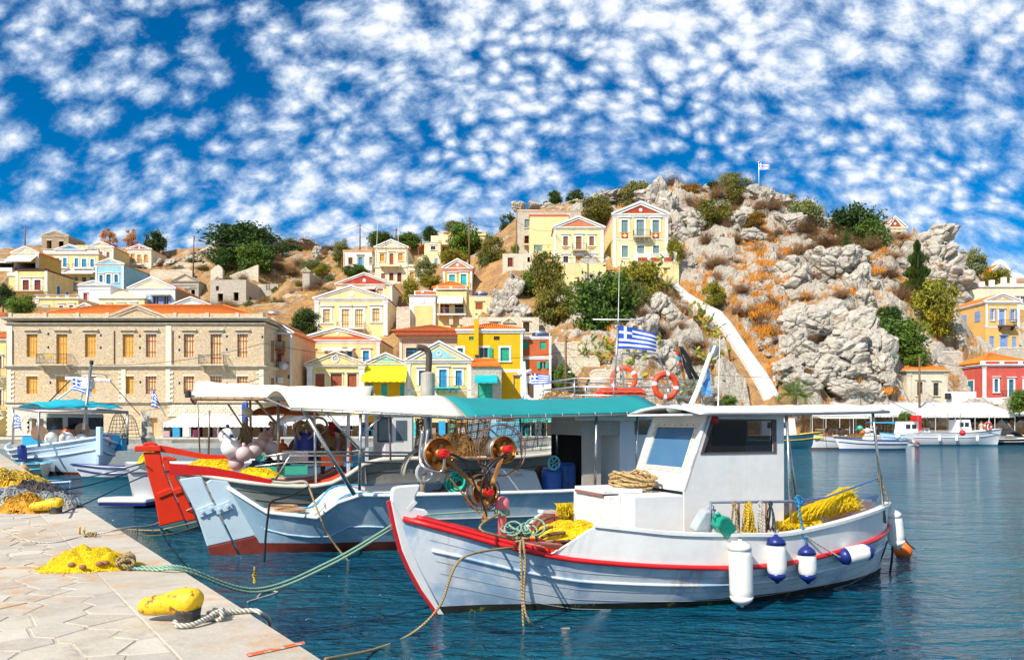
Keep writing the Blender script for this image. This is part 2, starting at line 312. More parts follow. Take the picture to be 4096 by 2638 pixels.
# ------------------------------------------------------------------ houses
CTRL=[]                                            # terrain control points (x, y, z), filled by the houses
class House:
 def __init__(s,name,label,Y,u0,u1,v0,v1,depth,wall=YEL,trim=TRIM,cat='house',ctrl=True,group=None):
  s.Y,s.k,s.D,s.wall,s.trim=Y,Y/F,depth,wall,trim
  s.x0,s.x1,s.z1,s.z0=s.X(u0),s.X(u1),s.Z(v0),s.Z(v1)
  s.root=empty(name,((s.x0+s.x1)/2,Y+depth/2,s.z0),label,cat,group);s.holes=[]
  if ctrl:
   CTRL.append(((s.x0+s.x1)/2,Y-.5,s.z0));CTRL.append((s.x0,Y,s.z0));CTRL.append((s.x1,Y,s.z0));CTRL.append(((s.x0+s.x1)/2,Y+depth,s.z0+min(2.5,(s.z1-s.z0)*.4)))
 def X(s,u):return (u-CX)*s.k
 def Z(s,v):return EYE+(HY-v)*s.k
 def part(s,name,mb,mat,parent=None,**kw):return mb.build(name,mat,parent or s.root,**kw)
 def bx(s,name,u0,u1,v0,v1,y0,y1,mat,parent=None,**kw):     # box in facade pixels, y in metres from the facade (negative = proud)
  return s.part(name,MB().box(s.X(u0),s.X(u1),s.Y+y0,s.Y+y1,s.Z(v1),s.Z(v0)),mat,parent,**kw)
 def cornice(s,v,u0,u1,h=5,p=.22,mat=None,name='cornice',side=True):
  k=s.k;mb=MB();x0,x1,z=s.X(u0),s.X(u1),s.Z(v);hh=h*k
  yb=s.Y+(s.D if side else .1)
  for i,(a,b,q) in enumerate(((0,.34,1.0),(.34,.62,.72),(.62,1,.4))):
   mb.box(x0-p*q,x1+p*q,s.Y-p*q,yb,z-hh*b,z-hh*a)
  return s.part(name,mb,mat or s.trim)
 def pil(s,u,w,v0,v1,p=.1,mat=None,cap=True):
  mb=MB();a,b=s.X(u),s.X(u+w);mb.box(a,b,s.Y-p,s.Y+.05,s.Z(v1),s.Z(v0))
  if cap:
   hh=w*s.k*.4;e=w*s.k*.12
   mb.box(a-e,b+e,s.Y-p-e,s.Y+.05,s.Z(v0)-hh,s.Z(v0)-.003);mb.box(a-e,b+e,s.Y-p-e,s.Y+.05,s.Z(v1),s.Z(v1)+hh)
  return s.part('pilaster',mb,mat or s.trim)
 def win(s,u,v,w,h,kind='S',c1=WOOD_B,c2=None,sur=5,lintel=True,smat=None,rec=.16,sill=True):
  k=s.k;x0,x1,z1,z0=s.X(u),s.X(u+w),s.Z(v),s.Z(v+h);Y=s.Y
  s.holes.append((x0,x1,z0,z1,rec));W,H=x1-x0,z1-z0
  f=MB();t=.05;yf=Y+rec-.05
  for b in ((x0,x0+t,z0,z1),(x1-t,x1,z0,z1),(x0+t,x1-t,z1-t,z1),(x0+t,x1-t,z0,z0+t)):
   f.box(b[0],b[1],yf,Y+rec+.02,b[2],b[3])
  fr=s.part('door' if kind=='D' else 'window',f,c1 if kind != 'H' else DARK)
  if kind in 'SD':                             # two closed leaves, each with stiles, rails and inset panels
   for a,b in ((x0+t,(x0+x1)/2-.006),((x0+x1)/2+.006,x1-t)):
    m=MB();m.box(a,b,yf+.025,yf+.05,z0+t,z1-t);st=min(.09,(b-a)*.2);m.cur=1 if c2 else 0
    m.cur=0
    n=2 if H<1.9 else 3
    for i in range(n+1):
     zc=z0+t+(z1-z0-2*t-st)*i/n;m.box(a+st,b-st,yf,yf+.025,zc,zc+st)
    m.box(a,a+st,yf,yf+.025,z0+t,z1-t);m.box(b-st,b,yf,yf+.025,z0+t,z1-t)
    if kind=='S' and H*F/Y>26:   # louvre blades
     for j in range(int((z1-z0-2*t)/.16)):
      zz_=z0+t+.08+j*.16;m.box(a+st,b-st,yf+.008,yf+.024,zz_,zz_+.07)
    s.part('door_leaf' if kind=='D' else 'shutter',m,c1,fr)
  elif kind=='L':                            # lattice shutter: pale boards behind a dark frame of bars
   m=MB();m.box(x0+t,x1-t,yf+.02,yf+.05,z0+t,z1-t);s.part('panel',m,c2,fr)
   m=MB();b=.085
   for i in (1,2,3):
    xc=x0+W*i/4;m.box(xc-b/2,xc+b/2,yf-.012,yf+.02,z0+t,z1-t)
   for i in ((.30,.78) if H>1.6 else (.18,)) :
    zc=z1-H*i;m.box(x0+t,x1-t,yf-.02,yf-.0125,zc-b/2,zc+b/2)
   s.part('lattice',m,c1,fr)
  elif kind=='G':
   m=MB();m.box(x0+t,x1-t,yf+.04,yf+.05,z0+t,z1-t);s.part('pane',m,GLASS,fr)
   m=MB();m.box((x0+x1)/2-.03,(x0+x1)/2+.03,yf+.01,yf+.035,z0+t,z1-t)
   for i in (1,2):zc=z0+H*i/3;m.box(x0+t,x1-t,yf+.015,yf+.03,zc-.025,zc+.025)
   s.part('glazing_bar',m,c1,fr)
  elif kind=='O':                            # dark pane with leaves folded open onto the wall
   m=MB();m.box(x0+t,x1-t,yf+.04,yf+.05,z0+t,z1-t);s.part('pane',m,GLASS,fr)
   m=MB();m.box((x0+x1)/2-.03,(x0+x1)/2+.03,yf+.01,yf+.035,z0+t,z1-t);s.part('glazing_bar',m,TRIM,fr)
   for a,b in ((x0-W*.55,x0-.03),(x1+.03,x1+W*.55)):
    m=MB();m.box(a,b,Y-.16,Y-.115,z0,z1);m.box(a+.07,b-.07,Y-.185,Y-.16,z0+.08,z0+H*.46);m.box(a+.07,b-.07,Y-.185,Y-.16,z0+H*.54,z1-.08);s.part('shutter',m,c2 or c1,fr)
  if sur:
   q=sur*k;m=MB();p=.07
   m.box(x0-q,x0,Y-p,Y+.03,z0,z1);m.box(x1,x1+q,Y-p,Y+.03,z0,z1);m.box(x0-q,x1+q,Y-p,Y+.03,z1,z1+q)
   if lintel:m.box(x0-q*1.5,x1+q*1.5,Y-p-.16,Y+.03,z1+q*1.3,z1+q*1.3+max(.1,q*.4))
   if sill and kind != 'D':m.box(x0-q*1.2,x1+q*1.2,Y-p-.09,Y+.03,z0-.14,z0)
   s.part('surround',m,smat or s.trim,fr)
  return fr
 def wins(s,rows,**kw):
  for r_ in rows:s.win(*r_,**kw)
 def pediment(s,u0,u1,ve,va,field=None,ua=None,ck=7,inset=10,round_=None,roof=TILE,p=.28,base=True,rmat=None,back=True,rake=None):
  k=s.k;ua=(u0+u1)/2 if ua is None else ua;x0,x1,xa,z0,z1=s.X(u0),s.X(u1),s.X(ua),s.Z(ve),s.Z(va);Y=s.Y;c=ck*k
  g=MB();g.prism([(x0,z0+.003),(x1,z0+.003),(xa,z1-c*.6)],Y+.004,Y+(s.D if back else .6));ped=s.part('gable',g,s.wall)
  o=.18;sl=(z1-z0)/max(xa-x0,.1)
  if back:
   for a in (x0,x1):                       # roof slopes
    sg=-1 if a==x0 else 1;m=MB()
    e=(a+sg*o,z0-o*sl);up=(xa,z1)
    m.hexa([(e[0],Y-.05,e[1]),(e[0],Y+s.D+.2,e[1]),(up[0],Y+s.D+.2,up[1]),(up[0],Y-.05,up[1]),
      (e[0],Y-.05,e[1]+.13),(e[0],Y+s.D+.2,e[1]+.13),(up[0],Y+s.D+.2,up[1]+.13),(up[0],Y-.05,up[1]+.13)])
    s.part('roof',m,roof)
  for a in (x0,x1):                           # raking cornice
   sg=-1 if a==x0 else 1;m=MB();q=.3
   m.prism([(a+sg*q,z0-q*sl*.3),(a+sg*q,z0+c*.8-q*sl*.3),(xa,z1+.17),(xa,z1+.17-c)],Y-p,Y+.02)
   m.prism([(a+sg*q*.4-sg*c,z0+.003),(a-sg*c*2.2,z0+.003),(xa,z1-c*1.5),(xa,z1-c*.8)],Y-p*.55,Y+.015)
   s.part('raking_cornice',m,rake or s.trim)
  if base:s.cornice(ve-ck*.15,u0,u1,ck*1.1,p*.9,side=False)
  if field:
   f=inset/(s.Z(va)-s.Z(ve))*k;m=MB();sx=inset*2.6
   m.prism([(s.X(u0+sx),z0+inset*k*.55),(s.X(u1-sx),z0+inset*k*.55),(xa,z1-inset*k*1.15)],Y-.03,Y+.012);s.part('pediment_panel',m,field)
  if round_:
   m=MB();zc=z0+(z1-z0)*.36;rr=round_*k;m.lathe([(rr,0),(rr,.06),(rr*.7,.061),(rr*.7,.03),(0.001,.031)],(xa,Y-.03,zc),(0,-1,0),18);r0=s.part('roundel',m,s.trim)
   s.part('roundel_boss',MB().lathe([(rr*.34,0),(rr*.34,.04)],(xa,Y-.05,zc),(0,-1,0),12),DKRED,r0)
  return ped
 def balcony(s,u0,u1,v,depth=1.0,rail=28,mat=None,iron=IRON,brk=2,slabh=5):
  k=s.k;x0,x1,z=s.X(u0),s.X(u1),s.Z(v);Y=s.Y;m=MB();m.box(x0,x1,Y-depth,Y+.02,z-slabh*k,z);b=s.part('balcony',m,mat or s.trim)
  for i in range(brk):
   xb=x0+(x1-x0)*(i+.5)/brk if brk>2 else (x0+.25 if i==0 else x1-.25)
   m=MB();q=.1;zb=z-slabh*k;m.hexa([(xb-q,Y-.15,zb-.55),(xb+q,Y-.15,zb-.55),(xb+q,Y+.01,zb-.55),(xb-q,Y+.01,zb-.55),(xb-q,Y-depth*.8,zb),(xb+q,Y-depth*.8,zb),(xb+q,Y+.01,zb),(xb-q,Y+.01,zb)]);s.part('bracket',m,mat or s.trim,b)
  m=MB();h=rail*k;e=.04
  for a in ((x0+e,Y-depth+e),(x1-e,Y-depth+e)):m.bar((a[0],a[1],z),(a[0],a[1],z+h),.045)
  for zz_ in (h,.1):m.bar((x0+e,Y-depth+e,z+zz_),(x1-e,Y-depth+e,z+zz_),.04);m.bar((x0+e,Y-depth+e,z+zz_),(x0+e,Y,z+zz_),.04);m.bar((x1-e,Y-depth+e,z+zz_),(x1-e,Y,z+zz_),.04)
  n=max(3,int((x1-x0)/.17))
  for i in range(1,n):xx=x0+e+(x1-x0-2*e)*i/n;m.bar((xx,Y-depth+e,z+.1),(xx,Y-depth+e,z+h),.018)
  nd=max(2,int(depth/.17))
  for i in range(1,nd):
   for xx in (x0+e,x1-e):yy=Y-depth+e+depth*i/nd;m.bar((xx,yy,z+.1),(xx,yy,z+h),.018)
  s.part('railing',m,iron,b);return b
 def awning(s,u0,u1,v0,v1,proj,mat,scal=True,frame=ALU):
  x0,x1,z1,z0=s.X(u0),s.X(u1),s.Z(v0),s.Z(v1);Y=s.Y;n=max(4,int((x1-x0)/.35));rows=[]
  for j in range(5):
   f=j/4;rows.append([(x0+(x1-x0)*i/n,Y-.02-proj*f,z1+(z0-z1)*f-.05*math.sin(math.pi*f)) for i in range(n+1)])
  if scal:rows.append([(x0+(x1-x0)*i/n,Y-.02-proj-.01*(i%2),z0-(.28 if i%2 else .2)) for i in range(n+1)])
  a=s.part('awning',MB().grid(rows),mat,solid=.02)
  for x in (x0+.05,x1-.05):s.part('awning_arm',MB().bar((x,Y,z0-.1),(x,Y-proj,z0-.03),.03),frame,a)
  return a
 def hip(s,ve,vr,mat=TILE,o=.35,ridge=.5,ridgemat=None):
  x0,x1,z0,z1=s.x0-o,s.x1+o,s.Z(ve),EYE+(HY-vr)*(s.Y+s.D/2)/F;y0,y1=s.Y-o,s.Y+s.D+o
  inx=min((y1-y0)/2,(x1-x0)/2-.1);A,B=Vector((x0+inx,(y0+y1)/2,z1)),Vector((x1-inx,(y0+y1)/2,z1))
  c=[Vector((x0,y0,z0)),Vector((x1,y0,z0)),Vector((x1,y1,z0)),Vector((x0,y1,z0))]
  roof=s.part('roof',MB().add(c+[A,B],[(0,3,2,1),(0,1,5,4),(1,2,5),(2,3,4,5),(3,0,4)]),mat)
  def tiles(p,q,a,b,n):                    # rows of half-round tiles running up the slope
   m=MB();p,q,a,b=(Vector(z) for z in (p,q,a,b))
   for i in range(n):
    f=(i+.5)/n;e=p.lerp(q,f);L=(q-p).length;t=a.lerp(b,0 if (b-a).length<1e-6 else min(1,max(0,((e-p).length-(a-p).dot((q-p).normalized()))/max((b-a).length,1e-6))))
    g=(e-p).length;la=(a-p).dot((q-p).normalized());lb=(b-p).dot((q-p).normalized())
    h=1.0 if la<=g<=lb else (g/la if g<la else (L-g)/max(L-lb,1e-6))
    up=a+(q-p).normalized()*(g-la) if la<=g<=lb else (p.lerp(a,h) if g<la else q.lerp(b,h))
    m.tube([e+Vector((0,0,.03)),up+Vector((0,0,.03))],L/n*.36,6)
   return m
  tm=tiles(c[0],c[1],A,B,max(4,int((c[1]-c[0]).length/.26)));s.part('tile_row',tm,mat,roof,smooth=True)
  side=(c[3],c[0]) if (s.x0+s.x1)>0 else (c[1],c[2])
  ap=A if (s.x0+s.x1)>0 else B
  s.part('tile_row',tiles(side[0],side[1],ap,ap,max(4,int((side[1]-side[0]).length/.26))),mat,roof,smooth=True)
  m=MB();
  for p_,q_ in ((c[0],A),(c[1],B),(A,B)):m.tube([p_+Vector((0,0,.06)),q_+Vector((0,0,.06))],.11,6)
  s.part('ridge_tile',m,ridgemat or mat,roof,smooth=True);return roof
 def sidewin(s,side,y0,y1,v0,v1,mat=WOOD_B,sur=True):
  """window on a side wall; side -1 left, +1 right; y in metres behind the facade, v measured at the facade's scale"""
  x=s.x0 if side<0 else s.x1;z1,z0=s.Z(v0),s.Z(v1);m=MB();m.box(min(x,x+side*.05),max(x,x+side*.05),s.Y+y0,s.Y+y1,z0,z1);w=s.part('window',m,mat)
  m=MB();a,b=min(x,x+side*.075),max(x,x+side*.075);yc=s.Y+(y0+y1)/2
  for q in ((s.Y+y0+.05,yc-.02),(yc+.02,s.Y+y1-.05)):
   m.box(a,b,q[0],q[1],z0+.06,(z0+z1)/2-.04);m.box(a,b,q[0],q[1],(z0+z1)/2+.04,z1-.06)
  s.part('shutter',m,mat,w)
  if sur:
   m=MB();a,b=min(x,x+side*.09),max(x,x+side*.09);q=.14
   m.box(a,b,s.Y+y0-q,s.Y+y0,z0,z1+q);m.box(a,b,s.Y+y1,s.Y+y1+q,z0,z1+q);m.box(a,b,s.Y+y0,s.Y+y1,z1,z1+q);s.part('surround',m,s.trim,w)
 def finish(s,top=True,sink=2.5):
  x0,x1,z0,z1,Y,D=s.x0,s.x1,s.z0-sink,s.z1,s.Y,s.D;m=MB()
  xs=sorted({x0,x1,*(h[0] for h in s.holes),*(h[1] for h in s.holes)});zs=sorted({z0,z1,*(h[2] for h in s.holes),*(h[3] for h in s.holes)})
  xs=[x for x in xs if x0<=x<=x1];zs=[z for z in zs if z0<=z<=z1]
  for i in range(len(xs)-1):
   for j in range(len(zs)-1):
    cx,cz=(xs[i]+xs[i+1])/2,(zs[j]+zs[j+1])/2
    if any(h[0]<cx<h[1] and h[2]<cz<h[3] for h in s.holes):continue
    m.quad((xs[i],Y,zs[j]),(xs[i+1],Y,zs[j]),(xs[i+1],Y,zs[j+1]),(xs[i],Y,zs[j+1]))
  for a,b,c,d,r_ in s.holes:
   q=Y+r_;m.quad((a,Y,c),(a,Y,d),(a,q,d),(a,q,c));m.quad((b,Y,c),(b,q,c),(b,q,d),(b,Y,d));m.quad((a,Y,d),(b,Y,d),(b,q,d),(a,q,d));m.quad((a,Y,c),(a,q,c),(b,q,c),(b,Y,c))
  m.quad((x1,Y,z0),(x1,Y+D,z0),(x1,Y+D,z1),(x1,Y,z1));m.quad((x0,Y+D,z0),(x0,Y,z0),(x0,Y,z1),(x0,Y+D,z1));m.quad((x1,Y+D,z0),(x0,Y+D,z0),(x0,Y+D,z1),(x1,Y+D,z1))
  if top:m.quad((x0,Y,z1),(x1,Y,z1),(x1,Y+D,z1),(x0,Y+D,z1))
  return s.part('wall',m,s.wall)

# --- far left, climbing the slope
h=House('town_house','ochre gabled house with a wide white awning over its open terrace',180,48,155,1012,1085,9,ORA)
h.pediment(48,155,1012,987,YEL,ck=5,inset=6,round_=5);h.win(63,1050,79,25,'H',sur=0,rec=1.4);h.awning(44,150,1020,1050,2.4,WHITE);h.pil(48,12,1015,1082,mat=ORA);h.pil(143,12,1015,1082,mat=TRIM)
h.bx('terrace_slab',62,192,1076,1082,-1.2,.5,DKB);h.finish()
h=House('town_house','pale yellow two-storey house with two maroon balcony doors below the ochre gable',172,63,190,1080,1212,10,YEL)
h.wins([(91,1119,25,42,'D',DKRED),(138,1119,25,42,'D',DKRED)],sur=7);h.win(111,1184,18,26,'D',WOOD_B,sur=0);h.cornice(1079,63,190,5,.2,DKB);h.pil(63,9,1084,1165);h.pil(181,9,1084,1165)
h.balcony(28,172,1163,1.3,17,BEIGE,WOOD_B);h.sidewin(1,3.4,4.6,1132,1165,DEEPB);h.sidewin(1,7.0,8.0,1145,1165,DEEPB);h.bx('wing',30,62,1086,1165,.4,7,YEL);h.bx('wing_band',26,62,1090,1102,.2,7.1,TRIM);h.finish()
h=House('town_house','white low flat-roofed house with a dark strip window at the left edge',178,-60,48,1040,1090,9,WHITE);h.win(-20,1050,68,20,'H',sur=0,rec=.6);h.cornice(1036,-60,48,6,.25);h.bx('chimney',6,32,1018,1036,2,3.6,GREYP);h.finish()
h=House('town_house','long yellow house with six blue balcony windows and a blue pediment',200,173,394,1018,1135,9,YEL)
h.wins([(189,1031,14,36,'S',BLUEW),(220,1031,18,38,'D',BLUEW),(253,1031,14,36,'S',BLUEW),(299,1033,14,35,'S',BLUEW),(328,1035,18,35,'D',BLUEW),(362,1036,14,32,'S',BLUEW)],sur=5,lintel=False)
h.wins([(297,1107,15,26,'D',BLUEW),(328,1108,17,25,'G',DEEPB),(360,1108,16,25,'D',BLUEW)],sur=0)
h.bx('parapet',173,394,997,1014,.1,.6,YEL)
for a in (180,236,286,343):h.bx('parapet_panel',a,a+44,1002,1010,.06,.12,TRIM)
for a in (173,228,279,335,386):h.bx('parapet_post',a,a+7,996,1015,0,.7,TRIM)
h.pediment(222,338,999,978,BLUEW,ck=4,inset=5,back=False);h.cornice(1014,173,394,6,.35);h.cornice(995,173,394,3,.2,side=False);h.cornice(1074,173,394,4,.2)
h.balcony(184,275,1071,1.0,15);h.balcony(296,382,1071,1.0,15);h.awning(195,275,1073,1092,2.2,GREYP);h.awning(262,392,1080,1098,2.6,WHITE);h.finish()
h=House('town_house','pale yellow gabled house with two brown doors above the long blue-windowed house',215,354,454,990,1045,9,YEL)
h.pediment(354,454,990,966,BUTTER,ck=4,inset=5);h.wins([(397,1006,14,28,'D',WOOD_B),(426,1007,13,27,'D',WOOD_B)],sur=5);h.pil(354,7,995,1040);h.pil(447,7,995,1040);h.finish()
h=House('town_house','plain pale yellow block joined to the left of the two-door gabled house',217,296,352,980,1020,8,YEL);h.win(311,986,12,7,'H',sur=0,rec=.3);h.finish()
h=House('ruined_house','roofless brown stone ruin with a gable at the skyline on the left',236,167,274,943,1010,9,STONEB,MOULD,'ruin')
h.pediment(167,274,943,924,STONEB,ck=4,inset=5,roof=STONEB,rake=MOULD);h.win(187,962,19,32,'H',sur=0,rec=2.0);h.win(235,965,19,24,'H',sur=0,rec=.5);h.cornice(945,167,274,4,.2,MOULD);h.bx('lintel',185,211,957,961,-.1,.1,MOULD);h.bx('lintel',233,256,960,964,-.1,.1,MOULD);h.sidewin(1,3,4.3,965,990,DARK,False);h.finish()
h=House('town_house','cream house with a brick red pediment and small balcony under a dark tree',225,509,605,997,1088,10,CREAM)
h.pediment(509,605,997,978,RED,ck=4,inset=4,round_=4);h.wins([(524,1016,12,25,'S',WOOD_O),(550,1019,13,35,'D',WOOD_O),(577,1019,12,25,'S',WOOD_O),(578,1069,11,16,'G',WOOD_B)],sur=3,smat=BEIGE,lintel=False);h.win(548,1068,19,15,'D',DKB,sur=0);h.balcony(534,572,1056,1.0,17);h.cornice(1010,509,605,2,.1,side=False);h.finish()
h=House('town_house','sky blue house with a gable and a deep blue shaded side wall',192,382,495,1056,1160,14,SKYB)
h.pediment(382,495,1056,1034,SKYB,ck=5,inset=6,roof=TILE);h.wins([(398,1100,13,29,'S',DEEPB),(458,1098,14,31,'S',DEEPB)],sur=5);h.win(426,1097,17,37,'D',DEEPB,sur=6);h.pil(382,6,1066,1158);h.pil(488,7,1062,1158);h.cornice(1062,382,495,4,.1,side=False);h.finish()
h=House('town_house','plain white house with one red door in front of the sky blue house',165,313,441,1142,1235,9,WHITE);h.pediment(318,430,1140,1123,WHITE,ck=5,inset=5,back=False);h.win(334,1174,16,38,'D',REDW,sur=3,lintel=True);h.cornice(1140,313,441,6,.25);h.cornice(1156,313,441,2,.1,side=False);h.finish()
h=House('town_house','low yellow house with an orange-panelled parapet and red windows',155,142,313,1192,1262,8,YEL)
h.wins([(173,1227,16,18,'S',REDW),(237,1222,16,17,'S',REDW),(277,1220,17,16,'S',REDW)],sur=6);h.bx('parapet',142,313,1180,1192,.1,.5,TRIM);h.bx('parapet_panel',155,222,1182,1191,.04,.12,ORA);h.bx('parapet_panel',234,302,1182,1191,.04,.12,ORA)
for a in (190,268):h.part('medallion',MB().lathe([(.38,0),(.38,.04)],(h.X(a),h.Y+.045,h.Z(1186.5)),(0,-1,0),14),TRIM)
h.cornice(1178,142,313,3,.2,side=False);h.cornice(1192,142,313,6,.3);h.pil(142,13,1198,1258);h.finish()
h=House('town_house','cream house with a curved baroque parapet behind the stone mansion',158,397,578,1193,1250,8,BUTTER)
m=MB();m.prism([(h.X(a),h.Z(b)) for a,b in ((397,1192),(412,1182),(430,1186),(448,1176),(468,1166),(492,1162),(516,1166),(536,1176),(552,1184),(566,1180),(578,1192))],h.Y+.05,h.Y+.45);h.part('parapet',m,CREAM)
h.cornice(1191,397,578,6,.3);h.wins([(430,1219,11,20,'G',TRIM),(474,1218,22,22,'G',TRIM),(524,1216,18,22,'G',TRIM)],sur=6);h.finish()
h=House('town_house','white house with a wide cream pediment and open blue balcony doors',160,514,700,1153,1245,13,WHITE)
h.pediment(514,700,1153,1108,BUTTER,ck=6,inset=9,round_=6);h.wins([(613,1184,21,48,'O',BLUEW,PERI),(656,1184,18,48,'O',BLUEW,PERI)],sur=0);h.win(584,1184,15,42,'S',MINT,sur=4);h.bx('pergola_beam',606,684,1178,1182,-1.2,-.05,TRIM);h.bx('terrace_rail',608,648,1218,1221,-1.1,-.9,WOOD_R);h.sidewin(1,3.3,4.6,1190,1206,PERI);h.finish()
h.part('side_wall',MB().box(h.x1-.01,h.x1+.06,h.Y+.4,h.Y+h.D,h.z0,h.z1-.2),STONEB)
h=House('town_house','weathered grey-beige gabled house beside the stone shell with square holes',185,688,795,1126,1195,9,GREYP,GREYP);h.pediment(688,795,1126,1096,BEIGE,ck=4,inset=6,roof=STONEB);h.win(765,1158,15,26,'H',sur=5,rec=.4);h.win(742,1160,13,24,'S',BEIGE,sur=4);h.cornice(1140,688,795,3,.12,side=False);h.pil(785,10,1142,1192,cap=False);h.finish()
h=House('stone_shell_house','unroofed grey stone house with three black square window holes',176,840,984,1121,1240,10,STONEG,WORN,'ruin')
for a in ((863,1143,12,18),(871,1173,21,33),(934,1168,20,34)):h.win(*a,'H',sur=0,rec=.7)
h.bx('lintel',931,957,1164,1168,-.04,.1,WORN);h.bx('lintel',868,895,1169,1173,-.04,.1,WORN);h.cornice(1119,840,984,5,.06,WORN);h.sidewin(1,2.2,3.6,1180,1205,DARK,False);h.finish()
h=House('stone_shell_house','smaller unroofed stone house with a ladder on its wall right of the bigger shell',186,1032,1112,1138,1222,8,STONEG,WORN,'ruin');h.win(1086,1159,13,18,'H',sur=0,rec=.7);h.win(1061,1184,19,11,'H',sur=0,rec=.7);h.cornice(1136,1032,1112,3,.05,WORN)
m=MB()
for a in (1066,1078):m.bar((h.X(a),h.Y-.08,h.Z(1160)),(h.X(a),h.Y-.08,h.Z(1137)),.07)
for b in (1145,1154):m.bar((h.X(1066),h.Y-.08,h.Z(b)),(h.X(1078),h.Y-.08,h.Z(b)),.06)
h.part('ladder',m,DKB);h.finish()
h=House('low_stone_wall','low dry stone wall below the two unroofed stone shells',172,985,1118,1200,1232,1.0,STONEG,cat='wall');h.finish()
h=House('ruined_wall','pale ruined gable wall with a sloping top under the big dark tree',192,909,1033,1112,1124,.7,STONEW,cat='ruin');h.part('gable',MB().prism([(h.X(909),h.Z(1112)),(h.X(1033),h.Z(1112)),(h.X(1033),h.Z(1058)),(h.X(1020),h.Z(1062)),(h.X(990),h.Z(1075)),(h.X(950),h.Z(1088)),(h.X(915),h.Z(1103))],h.Y+.002,h.Y+.7),STONEW);h.finish()
h=House('ruined_wall','crumbling whitewashed wall stub left of the sloping ruined gable',190,842,890,1080,1122,1.2,STONEW,cat='ruin');h.part('broken_top',MB().prism([(h.X(a),h.Z(b)) for a,b in ((842,1080),(890,1080),(884,1066),(872,1058),(858,1064),(850,1074))],h.Y+.1,h.Y+1.1),STONEW);h.finish()
h=House('ruined_wall','tall stone pier with a shaded ruin wall running back on the hillside',166,1210,1238,1086,1165,11,STONEG,WORN,'ruin');h.pediment(1210,1238,1086,1073,None,ck=4,roof=STONEB,back=False);h.finish()
h=House('town_house','white house showing only its broad pediment behind the mansion roof',122,664,865,1230,1300,12,WHITE);h.pediment(664,865,1230,1189,WHITE,ck=6,inset=9,round_=5,roof=WHITE);h.finish()
h=House('town_house','grey gable peeping over the orange mansion roof on the left',118,288,394,1240,1300,8,GREYP);h.pediment(288,394,1240,1214,GREYP,ck=5,inset=6,back=False);h.finish()
h=House('town_house','peach house with brown balcony doors in the shade beside the stone mansion',93,1090,1168,1330,1700,11,PEACH)
h.pediment(1012,1168,1330,1278,None,ck=7,roof=TILE);h.wins([(1096,1336,30,30,'D',WOOD_R),(1094,1412,32,34,'D',WOOD_R)],sur=0);h.win(1096,1498,14,24,'G',TRIM,sur=3);h.balcony(1092,1142,1398,1.1,32,WOOD_R);h.balcony(1080,1118,1470,1.2,30,BEIGE);h.bx('parapet_band',1122,1160,1446,1454,-.4,.1,CORAL);h.win(1150,1498,12,16,'G',WOOD_B,sur=0)
h.bx('air_conditioner',1115,1132,1510,1532,-.5,-.02,TRIM);h.bx('pilaster',1160,1168,1330,1560,-.06,.05,TRIM)
m=MB();m.lathe([(.02,0),(.3,.04),(.52,.16),(.5,.17),(.02,.05)],(h.X(1141),h.Y-.9,h.Z(1466)),(.5,-.8,.35),18);h.part('satellite_dish',m,TRIM,smooth=True);h.finish()
# --- centre
h=House('town_house','small white cottage with peach trim and a blue door near the utility pole',176,1373,1487,1008,1082,8,WHITE,PEACH);h.wins([(1394,1030,15,27,'G',WOOD_B),(1478,1028,12,26,'S',GREYB)],sur=3,lintel=False);h.win(1434,1028,15,40,'D',BLUEW,sur=6,smat=GREYP);h.cornice(1000,1373,1487,8,.15,PEACH);h.pil(1373,5,1008,1078,mat=PEACH,cap=False);h.finish()
h=House('villa','cream two-storey villa with orange shutters and a classical pediment on the slope',166,1500,1630,990,1138,11,CREAM,CREAM)
h.pediment(1500,1630,990,959,CREAM,ck=6,inset=7,round_=4,rake=TRIM);h.wins([(1520,1015,18,30,'S',WOOD_O),(1593,1013,18,30,'S',WOOD_O)],sur=4);h.win(1558,1013,16,46,'D',WOOD_R,sur=5);h.wins([(1525,1093,16,22,'S',WOOD_B),(1557,1091,17,30,'D',DKRED),(1589,1090,17,36,'D',DKRED)],sur=3,lintel=False);h.cornice(1067,1500,1630,5,.2);h.balcony(1522,1604,1062,1.3,2,CREAM,CREAM,2,7);h.pil(1500,6,1000,1066);h.pil(1622,8,1000,1066);h.sidewin(1,2.5,3.9,1018,1052,GREYB);h.sidewin(1,5.5,7,1018,1052,GREYB);h.finish()
h=House('villa_annex','lower cream terrace wing with an orange shutter right of the cream villa',165,1632,1708,1066,1138,10,CREAM,CREAM);h.win(1640,1088,16,24,'S',WOOD_O,sur=4);h.cornice(1064,1632,1708,5,.2);h.bx('upper_room',1662,1706,1016,1055,3,9,CREAM);h.bx('room_opening',1664,1680,1036,1054,2.95,3.05,DKRED);h.bx('terrace_parapet',1634,1690,1056,1064,.1,.4,CREAM);h.finish()
h=House('town_house','pale yellow stepped house with a red porch roof at the top of the slope',186,1697,1762,970,1060,10,BUTTER);h.win(1723,984,19,15,'G',WOOD_B,sur=4);h.bx('upper_storey',1720,1790,934,970,2,9,BUTTER);h.bx('window',1749,1762,954,967,1.9,2.05,WOOD_O);h.win(1738,1034,12,20,'S',PERI,sur=0)
h.part('porch_roof',MB().slab([(h.X(1668),h.Y+.5,h.Z(990)),(h.X(1697),h.Y+.5,h.Z(975)),(h.X(1697),h.Y+5,h.Z(975)),(h.X(1668),h.Y+5,h.Z(990))],(0,0,.15)),WOOD_R);h.part('porch_post',MB().bar((h.X(1672),h.Y+.7,h.Z(1030)),(h.X(1672),h.Y+.7,h.Z(989)),.14),WOOD_B);h.cornice(968,1697,1762,3,.15);h.finish()
